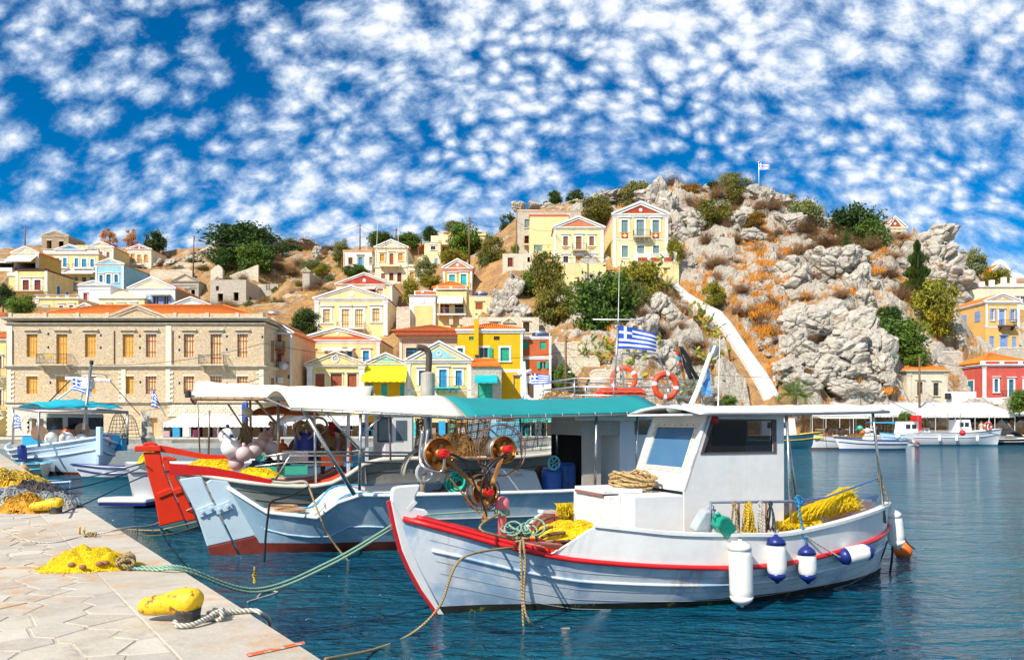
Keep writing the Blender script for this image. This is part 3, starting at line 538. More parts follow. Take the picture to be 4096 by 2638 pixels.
h=House('town_house','pale yellow house with red parapet panels behind the big green tree',196,1762,1945,930,990,9,BUTTER);h.bx('parapet_panel',1774,1798,930,936,-.05,.1,RED);h.bx('parapet_panel',1816,1850,929,935,-.05,.1,RED);h.cornice(926,1762,1945,4,.2);h.cornice(942,1762,1945,3,.25,CORAL);h.win(1778,966,10,22,'D',WOOD_R,sur=4);h.finish()
h=House('town_house','white-sided house with a broad brick red pediment and round medallion',142,1345,1570,1137,1310,13,LEM)
h.pediment(1345,1570,1137,1092,RED,ck=5,inset=4,round_=7);h.win(1509,1154,24,26,'L',WOOD_R,LEM,sur=5);h.win(1475,1158,26,20,'H',sur=0,rec=.4);h.awning(1455,1502,1146,1158,1.0,WHITE,False);h.pil(1560,9,1142,1300);h.finish();h.part('side_wall',MB().box(h.x1-.01,h.x1+.05,h.Y+.3,h.Y+h.D,h.z0-2,h.z1-.05),WHITE);h.part('side_plinth',MB().box(h.x1+.051,h.x1+.09,h.Y+.3,h.Y+h.D,h.z0-2,h.z0+1.2),RED);h.sidewin(1,5.5,6.6,1232,1255,WOOD_B,False)
h=House('town_house','lemon yellow mansion with lattice doors and a white round medallion in its pediment',130,1258,1551,1196,1345,12,LEM)
h.pediment(1258,1551,1194,1143,LEM,ck=7,inset=11,round_=11);h.wins([(1293,1236,28,55,'L',WOOD_B,LEM),(1367,1236,31,76,'L',WOOD_B,LEM),(1421,1236,32,76,'L',WOOD_B,LEM),(1490,1233,29,55,'L',WOOD_B,LEM)],sur=9);h.cornice(1200,1258,1551,5,.12);h.pil(1259,16,1205,1340);h.pil(1534,16,1205,1340);h.balcony(1352,1462,1313,1.3,22,TRIM,WOOD_B)
for q in (1.8,4.6,7.4):h.sidewin(1,q,q+1.3,1240,1300,PEACH)
h.finish()
h=House('town_house','yellow house with an orange-red pediment and sky blue windows',108,1184,1519,1362,1690,12,YEL)
h.pediment(1184,1519,1360,1309,REDO,ck=8,inset=5,round_=None);h.part('inner_panel',MB().prism([(h.X(1285),h.Z(1346)),(h.X(1415),h.Z(1346)),(h.X(1350),h.Z(1318))],h.Y-.06,h.Y-.028),YEL)
h.part('roundel',MB().lathe([(7*h.k,0),(7*h.k,.06),(4*h.k,.061),(4*h.k,.02)],(h.X(1350),h.Y-.06,h.Z(1333)),(0,-1,0),16),TRIM)
h.wins([(1229,1405,25,40,'S',BLUEW),(1355,1403,26,40,'S',BLUEW),(1381,1403,27,40,'S',BLUEW),(1452,1402,24,43,'S',BLUEW)],sur=8);h.cornice(1366,1184,1519,7,.12);h.pil(1186,11,1374,1485);h.pil(1508,11,1374,1530);h.cornice(1480,1184,1300,6,.12,side=False);h.awning(1290,1414,1390,1398,.8,WHITE);h.sidewin(1,4,5.2,1420,1450,BLUEW);h.finish()
h=House('town_house','small classical house with white columns, round rosette and three wooden doors',97.5,1228,1457,1456,1730,9,YEL,ASH)
h.pediment(1228,1457,1455,1407,YEL,ck=7,inset=9,round_=None)
rr=13*h.k;m=MB();m.torus((h.X(1342),h.Y-.06,h.Z(1434)),(0,1,0),rr,.09,24,6);ro=h.part('rosette',m,TRIM,smooth=True)
m=MB()
for i in range(12):a=i*math.pi/6;m.bar((h.X(1342),h.Y-.05,h.Z(1434)),(h.X(1342)+rr*math.cos(a),h.Y-.05,h.Z(1434)+rr*math.sin(a)),.05)
h.part('rosette_spoke',m,TRIM,ro);h.part('rosette_back',MB().lathe([(rr,0),(rr,.01)],(h.X(1342),h.Y-.02,h.Z(1434)),(0,-1,0),20),WOOD_R,ro)
h.wins([(1261,1494,38,84,'D',WOOD_R),(1323,1494,45,84,'D',WOOD_R),(1390,1494,37,84,'D',WOOD_R)],sur=4)
for a in (1229,1437):h.pil(a,21,1466,1725,.18,WHITE)
h.cornice(1461,1228,1457,8,.3);h.finish()
h=House('shop_house','yellow gabled shop with a large bright yellow awning and turquoise pediment',98.5,1457,1630,1455,1730,9,MUST)
h.pediment(1457,1630,1455,1413,MINT,ck=7,inset=12);h.awning(1456,1632,1460,1522,2.0,paint('yellow awning',(.86,.74,.0),.7,.05,2));h.wins([(1470,1532,22,60,'D',TEALW),(1525,1532,24,60,'D',TEALW),(1600,1532,22,60,'D',TEALW)],sur=0);h.pil(1618,12,1460,1720);h.finish()
h=House('town_house','pale yellow house with a light blue pediment, blue doors and an iron balcony',98,1628,1886,1452,1735,9,YEL)
h.pediment(1628,1886,1440,1366,YEL,ck=8,inset=12);h.part('blue_panel',MB().prism([(h.X(1690),h.Z(1431)),(h.X(1824),h.Z(1431)),(h.X(1757),h.Z(1391))],h.Y-.08,h.Y-.028),SKYB)
m=MB();m.torus((h.X(1757),h.Y-.1,h.Z(1413)),(0,1,0),.27,.07,20,6);h.part('roundel',m,TRIM,smooth=True)
h.bx('frieze',1628,1886,1438,1448,-.06,.05,SKYB);h.cornice(1448,1628,1886,5,.22);h.wins([(1676,1481,26,60,'D',DEEPB),(1757,1477,30,71,'D',BLUEW),(1823,1481,24,60,'D',BLUEW)],sur=9);h.balcony(1735,1838,1549,1.2,40,TEALW,IRON,4);h.pil(1630,12,1456,1590);h.pil(1872,13,1456,1590);h.cornice(1558,1628,1886,8,.1,side=False);h.finish()
h=House('town_house','beige house under a broad brown-eaved terracotta hip roof',112,1598,1828,1342,1690,11,BEIGE,ASH);h.hip(1326,1302,TILE,1.0);h.bx('eave',1584,1838,1326,1343,-.9,11.6,WOOD_R);h.win(1624,1390,62,40,'G',BLUEW,sur=3,lintel=False);h.pil(1598,10,1348,1600);h.cornice(1343,1598,1828,9,.15);h.finish()
h=House('town_house','yellow and white terraced house with a low brown shutter and stairs at its foot',128,1637,1742,1184,1320,9,WHITE);h.bx('wall_panel',1655,1731,1222,1305,-.03,.05,YEL);h.win(1684,1244,18,22,'S',WOOD_B,sur=0);h.win(1683,1278,22,32,'D',WOOD_B,sur=0);h.bx('parapet_back',1648,1734,1150,1182,3,8,WHITE);h.bx('parapet_panel',1652,1732,1153,1164,2.9,3.1,REDO);h.bx('parapet_post',1638,1650,1196,1212,-.08,.3,TRIM);h.bx('parapet_post',1683,1698,1196,1212,-.08,.3,TRIM);h.bx('parapet_post',1730,1742,1196,1212,-.08,.3,TRIM);h.cornice(1180,1637,1742,5,.2);h.finish()
m=MB();m.lathe([(.02,0),(.25,.04),(.42,.14),(.4,.15),(.02,.05)],(h.X(1694),h.Y+.5,h.Z(1168)),(-.4,-.8,.4),16);tag(m.build('satellite_dish',TRIM,smooth=True),'white satellite dish on the roof terrace of the yellow terraced house','satellite dish')
h=House('town_house','yellow house with a long white awning above a railed balcony',128.5,1744,1866,1165,1330,9,YEL);h.win(1760,1214,95,42,'H',sur=0,rec=1.6);h.bx('inner_door',1768,1780,1216,1256,.6,.7,WOOD_R);h.bx('inner_door',1795,1818,1216,1256,.9,1.0,YEL);h.awning(1752,1852,1184,1212,1.4,WHITE);h.balcony(1750,1866,1258,1.3,24,TRIM,ALU);h.bx('parapet',1744,1866,1142,1153,.1,.4,YEL);h.bx('parapet_panel',1752,1796,1144,1151,.04,.12,CORAL);h.bx('parapet_panel',1808,1860,1144,1151,.04,.12,CORAL);h.cornice(1154,1744,1866,6,.25);h.bx('pier',1798,1814,1262,1300,-.8,-.2,WORN);h.bx('pier',1838,1852,1262,1300,-.8,-.2,WORN);h.finish()
h=House('town_house','plain yellow cube house with one brown shuttered window and roof solar heater',129,1868,1970,1184,1275,8,LEM);h.win(1902,1210,29,27,'S',WOOD_R,sur=0);h.bx('lintel',1896,1938,1201,1205,-.15,.05,BEIGE);h.cornice(1183,1868,1970,3,.08);h.finish()
h=House('town_house','bright yellow gabled house with turquoise shutters and a white side wall',145,1772,1888,1072,1205,11,MUST);h.pediment(1772,1888,1072,1036,CORAL,ck=6,inset=7,round_=6);h.wins([(1797,1098,23,32,'S',TEALW),(1843,1096,23,56,'D',TEALW)],sur=7);h.cornice(1078,1772,1888,7,.12,CORAL,side=False);h.balcony(1838,1884,1158,1.2,24,TRIM);h.pil(1772,9,1085,1200,cap=False);h.pil(1880,8,1085,1200,cap=False);h.finish();h.part('side_wall',MB().box(h.x1-.01,h.x1+.05,h.Y+.2,h.Y+h.D,h.z0-2,h.z1-.05),WHITE)
h=House('low_house','low white flat house with an orange tiled hip in front of the turquoise shutters',136,1733,1868,1150,1172,5,WHITE,ctrl=False);h.hip(1150,1128,TILEO,.2);h.finish(sink=1)
h=House('town_house','mustard yellow house with a chimney and green framed windows',100,1830,2091,1334,1735,10,MUST)
h.wins([(1876,1345,19,15,'G',GREENW),(1975,1344,24,16,'G',DKB)],sur=0);h.win(1918,1390,34,40,'O',GREENW,GREENW,sur=8,lintel=False);h.win(2002,1390,35,54,'S',GREENW,sur=8,lintel=False);h.win(1830,1392,22,24,'G',GREENW,sur=9,lintel=False);h.cornice(1316,1830,2091,16,.3);h.hip(1316,1296,TILEO,.1);h.bx('chimney',1897,1915,1276,1420,-.7,-.02,MUST);h.bx('chimney_top',1899,1913,1262,1277,-.66,-.1,CREAM);h.bx('chimney_cowl',1902,1911,1256,1262,-.55,-.2,IRON);h.cornice(1476,2000,2091,12,.08,side=False);h.pil(2082,9,1336,1730,cap=False);h.win(2054,1504,26,70,'D',MUST,sur=3,smat=BEIGE);h.finish()
h=House('stone_shop','small grey stone shop with a red tiled roof and turquoise awning',96.5,1886,2006,1468,1735,5,STONEG,WORN)
h.win(1912,1532,58,66,'D',GREENW,sur=0);h.awning(1900,1990,1500,1526,1.6,paint('turquoise awning',(.0,.42,.46),.75,.06,2));m=MB();m.slab([(h.X(1884),h.Y-.3,h.Z(1466)),(h.X(2004),h.Y-.3,h.Z(1466)),(h.X(1976),h.Y+3.2,h.Z(1428)),(h.X(1886),h.Y+3.2,h.Z(1428))],(0,0,.12));rf=h.part('roof',m,TILEO)
m=MB()
for i in range(26):a=i/25;m.tube([(h.X(1885+118*a),h.Y-.32,h.Z(1466)+.13),(h.X(1887+88*a),h.Y+3.2,h.Z(1428)+.13)],.055,5)
h.part('tile_row',m,TILEO,rf);h.cornice(1468,1886,2006,8,.12,WORN);h.finish()
h=House('town_house','orange-red house with green shutters and white ground floor',101,2092,2204,1355,1735,9,REDO)
h.wins([(2092,1365,22,31,'S',GREENW),(2160,1365,23,31,'S',GREENW)],sur=0);h.win(2161,1446,22,28,'O',GREENW,GREENW,sur=0);h.win(2096,1444,14,30,'S',GREENW,sur=0);h.cornice(1345,2092,2204,11,.12);h.cornice(1424,2092,2204,13,.14);h.pil(2196,9,1356,1730,cap=False);h.bx('ground_floor',2092,2203,1502,1730,-.05,.04,WHITE);h.win(2168,1534,26,44,'D',TEALW,sur=4);h.bx('cellar_door',2106,2134,1532,1590,-.09,-.04,DKB)
h.bx('roof_parapet',2192,2204,1320,1345,3,8,CREAM);h.finish()
h=House('ruined_wall','cream ruined facade with blocked classical windows behind the mustard house',118,1850,2156,1268,1380,1.2,STONEW,ASH,'ruin');h.win(1960,1290,34,40,'H',sur=4,rec=.2,smat=ASH);h.win(2092,1288,26,40,'H',sur=4,rec=.2,smat=ASH);h.win(1950,1300,5,20,'H',sur=0);h.pediment(2018,2056,1290,1276,None,ck=3,back=False);h.finish()
# --- upper right
h=House('stone_house','tall grey stone house with a pale shuttered window behind the yellow houses',150,2070,2324,845,1010,8,STONEG,WORN);h.win(2098,877,17,34,'S',GREYB,sur=2,lintel=False);h.win(2098,942,22,34,'H',sur=0,rec=.4);h.cornice(842,2070,2324,4,.1,WORN);h.bx('parapet',2070,2150,838,843,0,2,PEACH);h.balcony(2094,2118,978,.9,20,BEIGE,WOOD_R);h.finish()
h=House('town_house','windowless pale yellow block with an orange roof edge beside the stone house',143,2119,2275,866,1062,8,LEM);h.win(2136,979,34,23,'S',GREYB,sur=0);h.win(2153,1015,19,32,'D',WOOD_O,sur=0);h.win(2189,1024,22,26,'D',WOOD_O,sur=0);h.cornice(858,2119,2275,8,.1,CORAL);h.bx('rail',2128,2212,983,985,-.8,-.75,IRON);h.cornice(1009,2119,2275,5,.1);h.bx('chimney',2268,2280,852,880,.5,1.3,TRIM);h.finish()
h=House('town_house','pale yellow house with a coral pediment, brown shutters and small balcony',137,2215,2415,912,1060,11,LEM)
h.pediment(2215,2415,910,866,CORAL,ck=7,inset=10);h.wins([(2253,945,19,38,'S',WOOD_B),(2357,945,19,38,'S',WOOD_B)],sur=6);h.win(2304,945,22,52,'D',WOOD_B,sur=7);h.wins([(2253,1024,20,26,'G',WOOD_B),(2359,1023,20,26,'G',WOOD_B)],sur=6);h.win(2302,1022,28,28,'D',WOOD_O,sur=4);h.balcony(2288,2346,1001,1.1,24,BEIGE);h.cornice(1008,2215,2415,6,.12);h.pil(2216,10,920,1050,cap=False);h.pil(2403,11,920,1050,cap=False)
for a in (2262,2367):h.part('diamond_panel',MB().prism([(h.X(a-13),h.Z(995)),(h.X(a),h.Z(999)),(h.X(a+13),h.Z(995)),(h.X(a),h.Z(991))],h.Y-.04,h.Y+.01),CORAL)
h.finish()
h=House('retaining_wall','big pale yellow retaining wall below the coral pediment house',134,2136,2424,1052,1165,1.5,LEM,cat='wall');h.bx('parapet_rail',2136,2424,1030,1032,.2,.26,IRON);h.cornice(1050,2136,2424,3,.05);h.finish()
h=House('mansion','tall yellow mansion with a red pediment and three long grey shutters',136,2452,2673,860,1075,13,LEM)
h.pediment(2452,2673,858,807,RED,ck=9,inset=11,round_=7);h.wins([(2486,880,25,50,'S',GREYB),(2610,880,26,50,'S',GREYB)],sur=8,lintel=True,sill=False);h.win(2546,879,30,67,'D',GREYB,sur=8);h.wins([(2487,982,25,47,'S',GREYB),(2612,982,25,32,'S',GREYB)],sur=4,lintel=False);h.win(2548,983,29,32,'D',GREYB,sur=5);h.balcony(2531,2600,948,1.2,24,BEIGE,IRON,4);h.cornice(956,2452,2673,6,.1);h.cornice(864,2452,2673,8,.12);h.pil(2453,11,874,1070,cap=False);h.pil(2661,11,874,1070,cap=False)
for a in (2486,2610):
 h.bx('red_panel',a,a+26,931,953,-.06,.03,RED);h.part('diamond_panel',MB().prism([(h.X(a+3),h.Z(942)),(h.X(a+13),h.Z(950)),(h.X(a+23),h.Z(942)),(h.X(a+13),h.Z(934))],h.Y-.09,h.Y-.058),LEM)
for a in (2465,2520,2587,2644):h.bx('wall_panel',a,a+15,866,950,-.02,.04,YEL)
h.finish()
h=House('terrace','pale yellow terrace block with red and white balustrade in front of the mansion',133,2490,2716,1048,1150,3.5,LEM);h.wins([(2612,1076,16,22,'G',WOOD_B),(2656,1074,13,22,'S',WOOD_O)],sur=0);h.bx('lintel',2606,2640,1068,1071,-.2,.05,BEIGE);h.bx('lintel',2650,2678,1068,1071,-.2,.05,BEIGE);h.cornice(1046,2490,2716,3,.08)
for a in (2538,2590,2642,2694):h.bx('terrace_post',a,a+14,1006,1046,.05,.5,TRIM)
for a in (2552,2604,2656):
 h.bx('red_parapet',a,a+38,1029,1046,.1,.4,RED);m=MB()
 for i in range(7):m.box(h.X(a+1+i*5.4),h.X(a+3.2+i*5.4),h.Y+.15,h.Y+.3,h.Z(1029),h.Z(1015))
 m.box(h.X(a),h.X(a+38),h.Y+.12,h.Y+.35,h.Z(1015),h.Z(1012));h.part('balustrade',m,TRIM)
h.finish()
h=House('chapel','small white ruined hut with a red arched door near the tall pole',140,2010,2132,1014,1085,5,WORN,cat='hut');h.win(2031,1030,20,36,'D',DKRED,sur=3,lintel=False,smat=BEIGE);h.win(2110,1028,10,20,'H',sur=0,rec=.3);h.finish()
# --- right
h=House('town_house','hilltop house with a brown pediment and red doors beside the dark tree',190,3543,3626,914,985,9,YEL);h.pediment(3540,3626,911,865,WOOD_R,ck=6,inset=8,round_=5,ua=3580);h.wins([(3563,932,9,24,'S',DKRED),(3584,936,10,28,'D',DKRED),(3605,940,9,24,'S',DKRED)],sur=4,lintel=False);h.cornice(925,3543,3626,5,.2);h.bx('panel',3580,3598,914,921,-.05,.05,YEL);h.bx('panel',3602,3621,916,923,-.05,.05,YEL);h.finish()
h=House('town_house','yellow house with a blue pediment and orange roof at the far right',190,3971,4031,1086,1150,12,YEL);h.pediment(3968,4033,1084,1053,PERI,ck=5,inset=5,round_=4,roof=TILEO);h.finish()
h=House('terrace_building','cream flat-roofed terrace with white posts at the right edge',150,3838,4130,1148,1240,10,CREAM);h.win(3960,1190,20,20,'D',WOOD_B,sur=0);h.wins([(4058,1186,18,22,'G',TRIM),(4082,1186,18,24,'G',TRIM)],sur=2);h.cornice(1146,3838,4130,5,.25)
for a,b in ((3838,1128),(3868,1124),(3926,1125),(3966,1118),(4014,1107),(4052,1110)):h.bx('terrace_post',a,a+16,b,1147,.2,.9,TRIM)
h.bx('upper_wall',4005,4130,1132,1148,.3,4,CREAM);h.finish()
h=House('town_house','orange-yellow house with periwinkle blue shutters and a small balcony',127,3942,4077,1216,1435,9,paint('plaster orange yellow',(.76,.47,.15),.85,.08,.9,streak=.15,bumps=.15))
h.pediment(3940,4080,1204,1174,PEACH,ck=6,inset=9,round_=5,roof=TILEO);h.cornice(1206,3942,4077,10,.3);h.wins([(3964,1238,12,42,'O',TRIM,PERI),(4044,1240,14,42,'O',TRIM,PERI)],sur=4);h.win(3996,1239,22,62,'D',PERI,sur=4);h.balcony(3990,4052,1303,1.1,22,DKB);h.cornice(1306,3942,4077,6,.1,side=False);h.pil(3942,8,1218,1306);h.pil(4069,8,1218,1306);h.wins([(3958,1344,19,46,'S',PERI),(4048,1346,18,46,'S',PERI)],sur=0);h.win(4003,1346,22,62,'D',PERI,sur=4,smat=PERI)
for y_,a,b in ((1.4,1237,1280),(5.2,1240,1285)):h.sidewin(-1,y_,y_+1.5,a,b,PERI,False)
h.sidewin(-1,3.4,4.6,1356,1390,PERI,False);h.sidewin(-1,7.2,8.6,1350,1425,DKB,False);h.finish()
h=House('town_house','rose red house with white trim, orange hip roof and teal doors',110,3929,4150,1464,1640,9,ROSE);h.wins([(3977,1515,15,52,'S',DEEPB),(4035,1517,19,72,'D',DEEPB),(4096,1517,18,60,'D',DEEPB)],sur=6);h.cornice(1456,3929,4150,9,.3);h.bx('parapet',3929,4150,1442,1456,.1,.5,TRIM)
for a in (3944,4018,4092):h.bx('parapet_panel',a,a+56,1445,1454,.05,.12,RED)
h.pil(3930,14,1468,1600);h.hip(1448,1414,TILEO,-.3);h.balcony(4004,4140,1588,1.2,26,TRIM);h.sidewin(-1,2.0,3.4,1518,1562,DEEPB);h.sidewin(-1,5.8,7.4,1518,1570,DARK);h.bx('air_conditioner',3964,3984,1600,1616,-.5,-.02,TRIM);h.bx('plinth',3880,4150,1590,1640,-.2,.1,WHITE);h.finish()
h=House('town_house','weathered pale plaster house with a low orange tiled roof and empty windows',108,3627,3792,1490,1640,9,WORN,WORN);h.wins([(3668,1527,22,54,'G',DKB),(3733,1530,21,51,'G',DKB)],sur=6);h.cornice(1480,3627,3792,11,.35);h.hip(1480,1446,TILEO,.1);h.pil(3628,16,1494,1635,cap=True);h.pil(3776,14,1494,1635);h.sidewin(-1,5.2,7.6,1536,1560,DARK,False);h.finish()
h=House('low_house','small stone gabled house with an orange roof behind the street lamp',105.5,3333,3506,1610,1660,8,STONEG);h.pediment(3333,3506,1610,1567,None,ck=5,roof=TILEO);h.finish()
h=House('white_house','white wall block beside the rose red house with an iron gate',107,3794,3905,1565,1650,3,WHITE,cat='wall');h.bx('gate',3776,3800,1572,1596,-.3,-.2,IRON);h.finish()
# --- the stone mansion on the waterfront
h=House('stone_mansion','long three-storey rubble stone mansion with orange shutters on the waterfront',88,28,1056,1298,1740,14,STONE,MOULD,'mansion')
U=[(106,44),(225,45),(339,45),(490,45),(583,43),(735,42),(842,45),(949,43)]
for i,(a,w) in enumerate(U):
 c=WOOD_O if i<4 else WOOD_R;lp=paint('wood shutter ochre board',(.74,.42,.09),.6,.15,3) if i<4 else WOOD_L;tall=i in (1,6)
 h.win(a,1335,w,122 if tall else 92,'L',c,lp,sur=0,rec=.3);h.win(a-1,1504,w+1,70,'L',c,lp,sur=0,rec=.3)
 for v_,mw in ((1316,10),):h.bx('lintel',a-mw,a+w+mw,v_,v_+6,-.25,.08,MOULD)
 for v_ in (1328,1497):                          # voussoirs of the flat arch
  for q in range(7):h.bx('voussoir',a-4+q*(w+8)/7,a-4.4+(q+1)*(w+8)/7,v_,v_+6.6,-.03,.06,ASH)
 if not tall:h.bx('apron',a,a+w,1428,1458,.12,.2,STONE)
 h.bx('apron',a,a+w,1575,1600,.12,.2,STONE)
for v_,hh,pp in ((1270,12,.55),(1292,8,.25),(1461,12,.35),(1606,9,.3)):h.cornice(v_,28,1056,hh,pp,MOULD)
h.bx('parapet',30,1054,1252,1270,.2,.7,STONE)
for a in (30,170,300,420,690,820,940,1036):h.bx('parapet_post',a,a+14,1249,1270,.1,.8,MOULD)
h.pediment(434,664,1272,1222,None,ck=9,rake=MOULD,back=False)
h.part('tympanum',MB().prism([(h.X(470),h.Z(1268)),(h.X(628),h.Z(1268)),(h.X(549),h.Z(1233))],h.Y-.04,h.Y-.002),STONE)
h.balcony(168,290,1458,1.2,40,MOULD);h.balcony(808,910,1458,1.2,36,MOULD)
for a in (50,456,690):h.bx('drain_pipe',a,a+3,1322,1455,-.1,-.02,RUSTP)
for a in (28,664):h.bx('pilaster_strip',a,a+22,1302,1461,-.06,.05,ASH)
for a,b in ((190,1330),(190,1383),(400,1336),(400,1385),(556,1338),(556,1385),(714,1342),(714,1394),(904,1340),(904,1392),(1046,1342),(558,1522),(714,1526),(904,1528),(198,1525)):h.bx('putlog_hole',a,a+7,b,b+10,-.012,.02,DARK)
rr_=random.Random(3)
for col,lft in ((28,True),(478,False),(664,True),(1030,False)):   # quoins
 for i in range(14):
  w=30 if i%2 else 18;v_=1476+i*9.3;a=col if lft else col+26-w
  h.bx('quoin',a,a+w-.6,v_,v_+8.6,-.07-rr_.random()*.03,.05,ASH)
for i in range(13):                                  # rusticated base
 v_=1618+i*9.5
 for q in range(16):
  a=28+q*11+(5.5 if i%2 else 0)
  if a>190 or (a>105 and v_>1668):continue
  h.bx('stone_block',a,a+10.2,v_,v_+8.7,-.1-rr_.random()*.04,.05,ASH)
for i in range(5):
 v_=1618+i*9.5
 for q in range(24):
  a=672+q*16+(8 if i%2 else 0)
  if a<1040:h.bx('stone_block',a,a+15,v_,v_+8.7,-.1-rr_.random()*.04,.05,ASH)
h.win(96,1676,58,50,'G',IRON,sur=0,rec=.4)
for q in range(9):                                   # arch stones over the cellar window
 an=math.pi*(q+.5)/9;m=MB();ca,cb=h.X(125),h.Z(1690)
 m.prism([(ca+r_*math.cos(an+d_)*1.15,cb+r_*math.sin(an+d_)) for r_,d_ in ((.85,-.16),(1.45,-.16),(1.45,.16),(.85,.16))],h.Y-.16,h.Y+.02);h.part('voussoir',m,ASH)
h.win(594,1670,36,75,'D',PEACH,sur=0,rec=.5)
for i in range(3):h.sidewin(1,2.2+i*4,3.5+i*4,1350,1440,WOOD_B)
for i in range(3):h.sidewin(1,2.2+i*4,3.5+i*4,1504,1575,WOOD_B)
h.hip(1258,1222,TILEO,-1.0);h.finish()
m=MB();m.quad((h.X(212),h.Y-1.22,h.Z(1436)),(h.X(234),h.Y-1.22,h.Z(1436)),(h.X(234),h.Y-1.22,h.Z(1417)),(h.X(212),h.Y-1.22,h.Z(1417)));bs=h.part('for_sale_board',MB().box(h.X(208),h.X(233),h.Y-1.24,h.Y-1.2,h.Z(1442),h.Z(1421)),paint('yellow board',(.8,.6,.02),.5));tag(bs,'yellow board with red lettering hung on the balcony')
h.bx('board_strip',209,232,1436,1441,-1.25,-1.241,PERI,bs)
REDTXT=paint('red lettering',(.5,.03,.02),.5)
text('FOR SALE',(h.X(220.5),h.Y-1.245,h.Z(1429)),.18,REDTXT,bs);text('ΠΩΛΕΙΤΑΙ',(h.X(220.5),h.Y-1.245,h.Z(1435)),.15,REDTXT,bs)
h=House('town_house','yellow house sliver with red tile roof left of the stone mansion',90,-60,24,1352,1740,10,YEL);h.hip(1352,1318,TILE,.2);h.win(-8,1425,16,48,'D',WOOD_B,sur=5);h.win(-8,1560,16,60,'D',WOOD_B,sur=5);h.balcony(-30,24,1508,1.0,36);h.balcony(-30,24,1640,1.0,36);h.cornice(1356,-60,24,8,.3);h.awning(-60,28,1660,1690,2.2,CREAM);h.finish()
h=House('town_house','white stone house with a red parapet behind the far left sliver',112,-80,26,1250,1330,8,STONEW);h.bx('parapet',-80,24,1250,1264,-.1,.5,REDO);h.finish()
# ------------------------------------------------------------------ water and quays
m,t,b,co,o=base_mat('harbour water')
n1=t.noise(t.mapping(co,scale=(.55,1.25,1),rot=(0,0,R(12))),.95,3,.5,.6)
n2=t.noise(t.mapping(co,scale=(.8,1.7,1),rot=(0,0,R(-9))),3.8,4,.55,.8)
n3=t.noise(t.mapping(co,scale=(.16,.22,1)),1.0,2,.5)
hgt=t.math('ADD',t.math('MULTIPLY',n1,1.7),t.math('MULTIPLY',n2,t.math('ADD',.34,t.math('MULTIPLY',n3,.7))))
bump(t,b,hgt,1.0,.4)
t.set(b.inputs['Base Color'],t.mix(t.smooth(n3,.35,.7),(.0,.06,.115),(.002,.12,.175)));b.inputs['Roughness'].default_value=.05;b.inputs['IOR'].default_value=1.33;b.inputs['Specular IOR Level'].default_value=.5
WATER=m
o=MB().quad((-3000,-600,0),(3000,-600,0),(3000,4000,0),(-3000,4000,0)).build('water',WATER);tag(o,kind='structure')
# near quay: the edge runs from beside the camera away to the left
EDGE=lambda Y:-1.27-.705*(Y-5.35)
def quay_stone():
 m,t,b,co,o=base_mat('quay flagstone')
 rn=t.new('ShaderNodeObjectInfo').outputs['Random']
 c=t.ramp(rn,[(0,(.47,.41,.32)),(.35,(.55,.49,.4)),(.7,(.45,.41,.35)),(1,(.59,.53,.44))])
 n=t.noise(co,2.2,7,.65);f=t.noise(co,26,5,.65)
 c=t.mix(t.math('MULTIPLY',t.smooth(n,.4,.75),.6),c,(.34,.29,.22));c=t.mix(t.math('MULTIPLY',t.smooth(f,.5,.8),.45),c,(.75,.71,.62))
 r1=t.smooth(t.noise(t.mapping(co,loc=(4.2,3.3,0),scale=(.55,.8,1)),1.0,6,.66),.47,.62)
 r2=t.smooth(t.noise(co,5,5,.6),.4,.62)
 c=t.mix(t.math('MULTIPLY',t.math('MULTIPLY',r1,r2),.75),c,(.55,.25,.06));c=t.mix(t.math('MULTIPLY',t.smooth(t.noise(t.mapping(co,loc=(9,2,0)),1.4,6,.7),.56,.72),.55),c,(.2,.18,.15))
 t.set(b.inputs['Base Color'],c);b.inputs['Roughness'].default_value=.85;b.inputs['Specular IOR Level'].default_value=.25
 bump(t,b,t.math('ADD',t.math('MULTIPLY',n,1.0),t.math('MULTIPLY',f,.35)),.55,.03);return m
QST=quay_stone();MORT=paint('mortar joint',(.47,.41,.32),.95,.3,4,bumps=.4,streak=.3,grime=(.25,.2,.15))
q=MB();pts=[(2.6,-.2),(EDGE(5),5),(EDGE(46),46),(-60,46),(-60,-.2)]
q.slab([(x,y,-2) for x,y in pts],(0,0,2.9935));quay=q.build('quay',MORT);tag(quay,kind='structure')
def stone(poly,z0,z1,parent,mat,name='paving_stone',ins=.012):
 cx=sum(p[0] for p in poly)/len(poly);cy=sum(p[1] for p in poly)/len(poly);n=len(poly)
 ip=[]
 for i in range(n):
  p0,p1,p2=Vector(poly[i-1]),Vector(poly[i]),Vector(poly[(i+1)%n]);d1=(p1-p0).normalized();d2=(p2-p1).normalized()
  n1=Vector((-d1.y,d1.x));n2=Vector((-d2.y,d2.x));bi=(n1+n2);den=max(bi.dot(n1),.35);ip.append(p1+bi*(ins/den))
 tp=[Vector((p.x,p.y)).lerp(Vector((cx,cy)),.012/max(.012,(Vector((p.x,p.y))-Vector((cx,cy))).length)) for p in ip]
 ta,tb=rnd.uniform(-.004,.004),rnd.uniform(-.004,.004)
 m=MB();vs=[(p.x,p.y,z0) for p in ip]+[(p.x,p.y,z1-.01) for p in ip]+[(p.x,p.y,z1+(p.x-cx)*ta+(p.y-cy)*tb) for p in tp]
 m.add(vs,[tuple(range(2*n,3*n))]+[(i,(i+1)%n,(i+1)%n+n,i+n) for i in range(n)]+[(i+n,(i+1)%n+n,(i+1)%n+2*n,i+2*n) for i in range(n)])
 return m.build(name,mat,parent)
dirv=Vector((-.705,1)).normalized();nrm=Vector((-dirv.y,dirv.x))      # nrm points inland (left)
p0=Vector((EDGE(2),2));s_=0.0;CW=.78
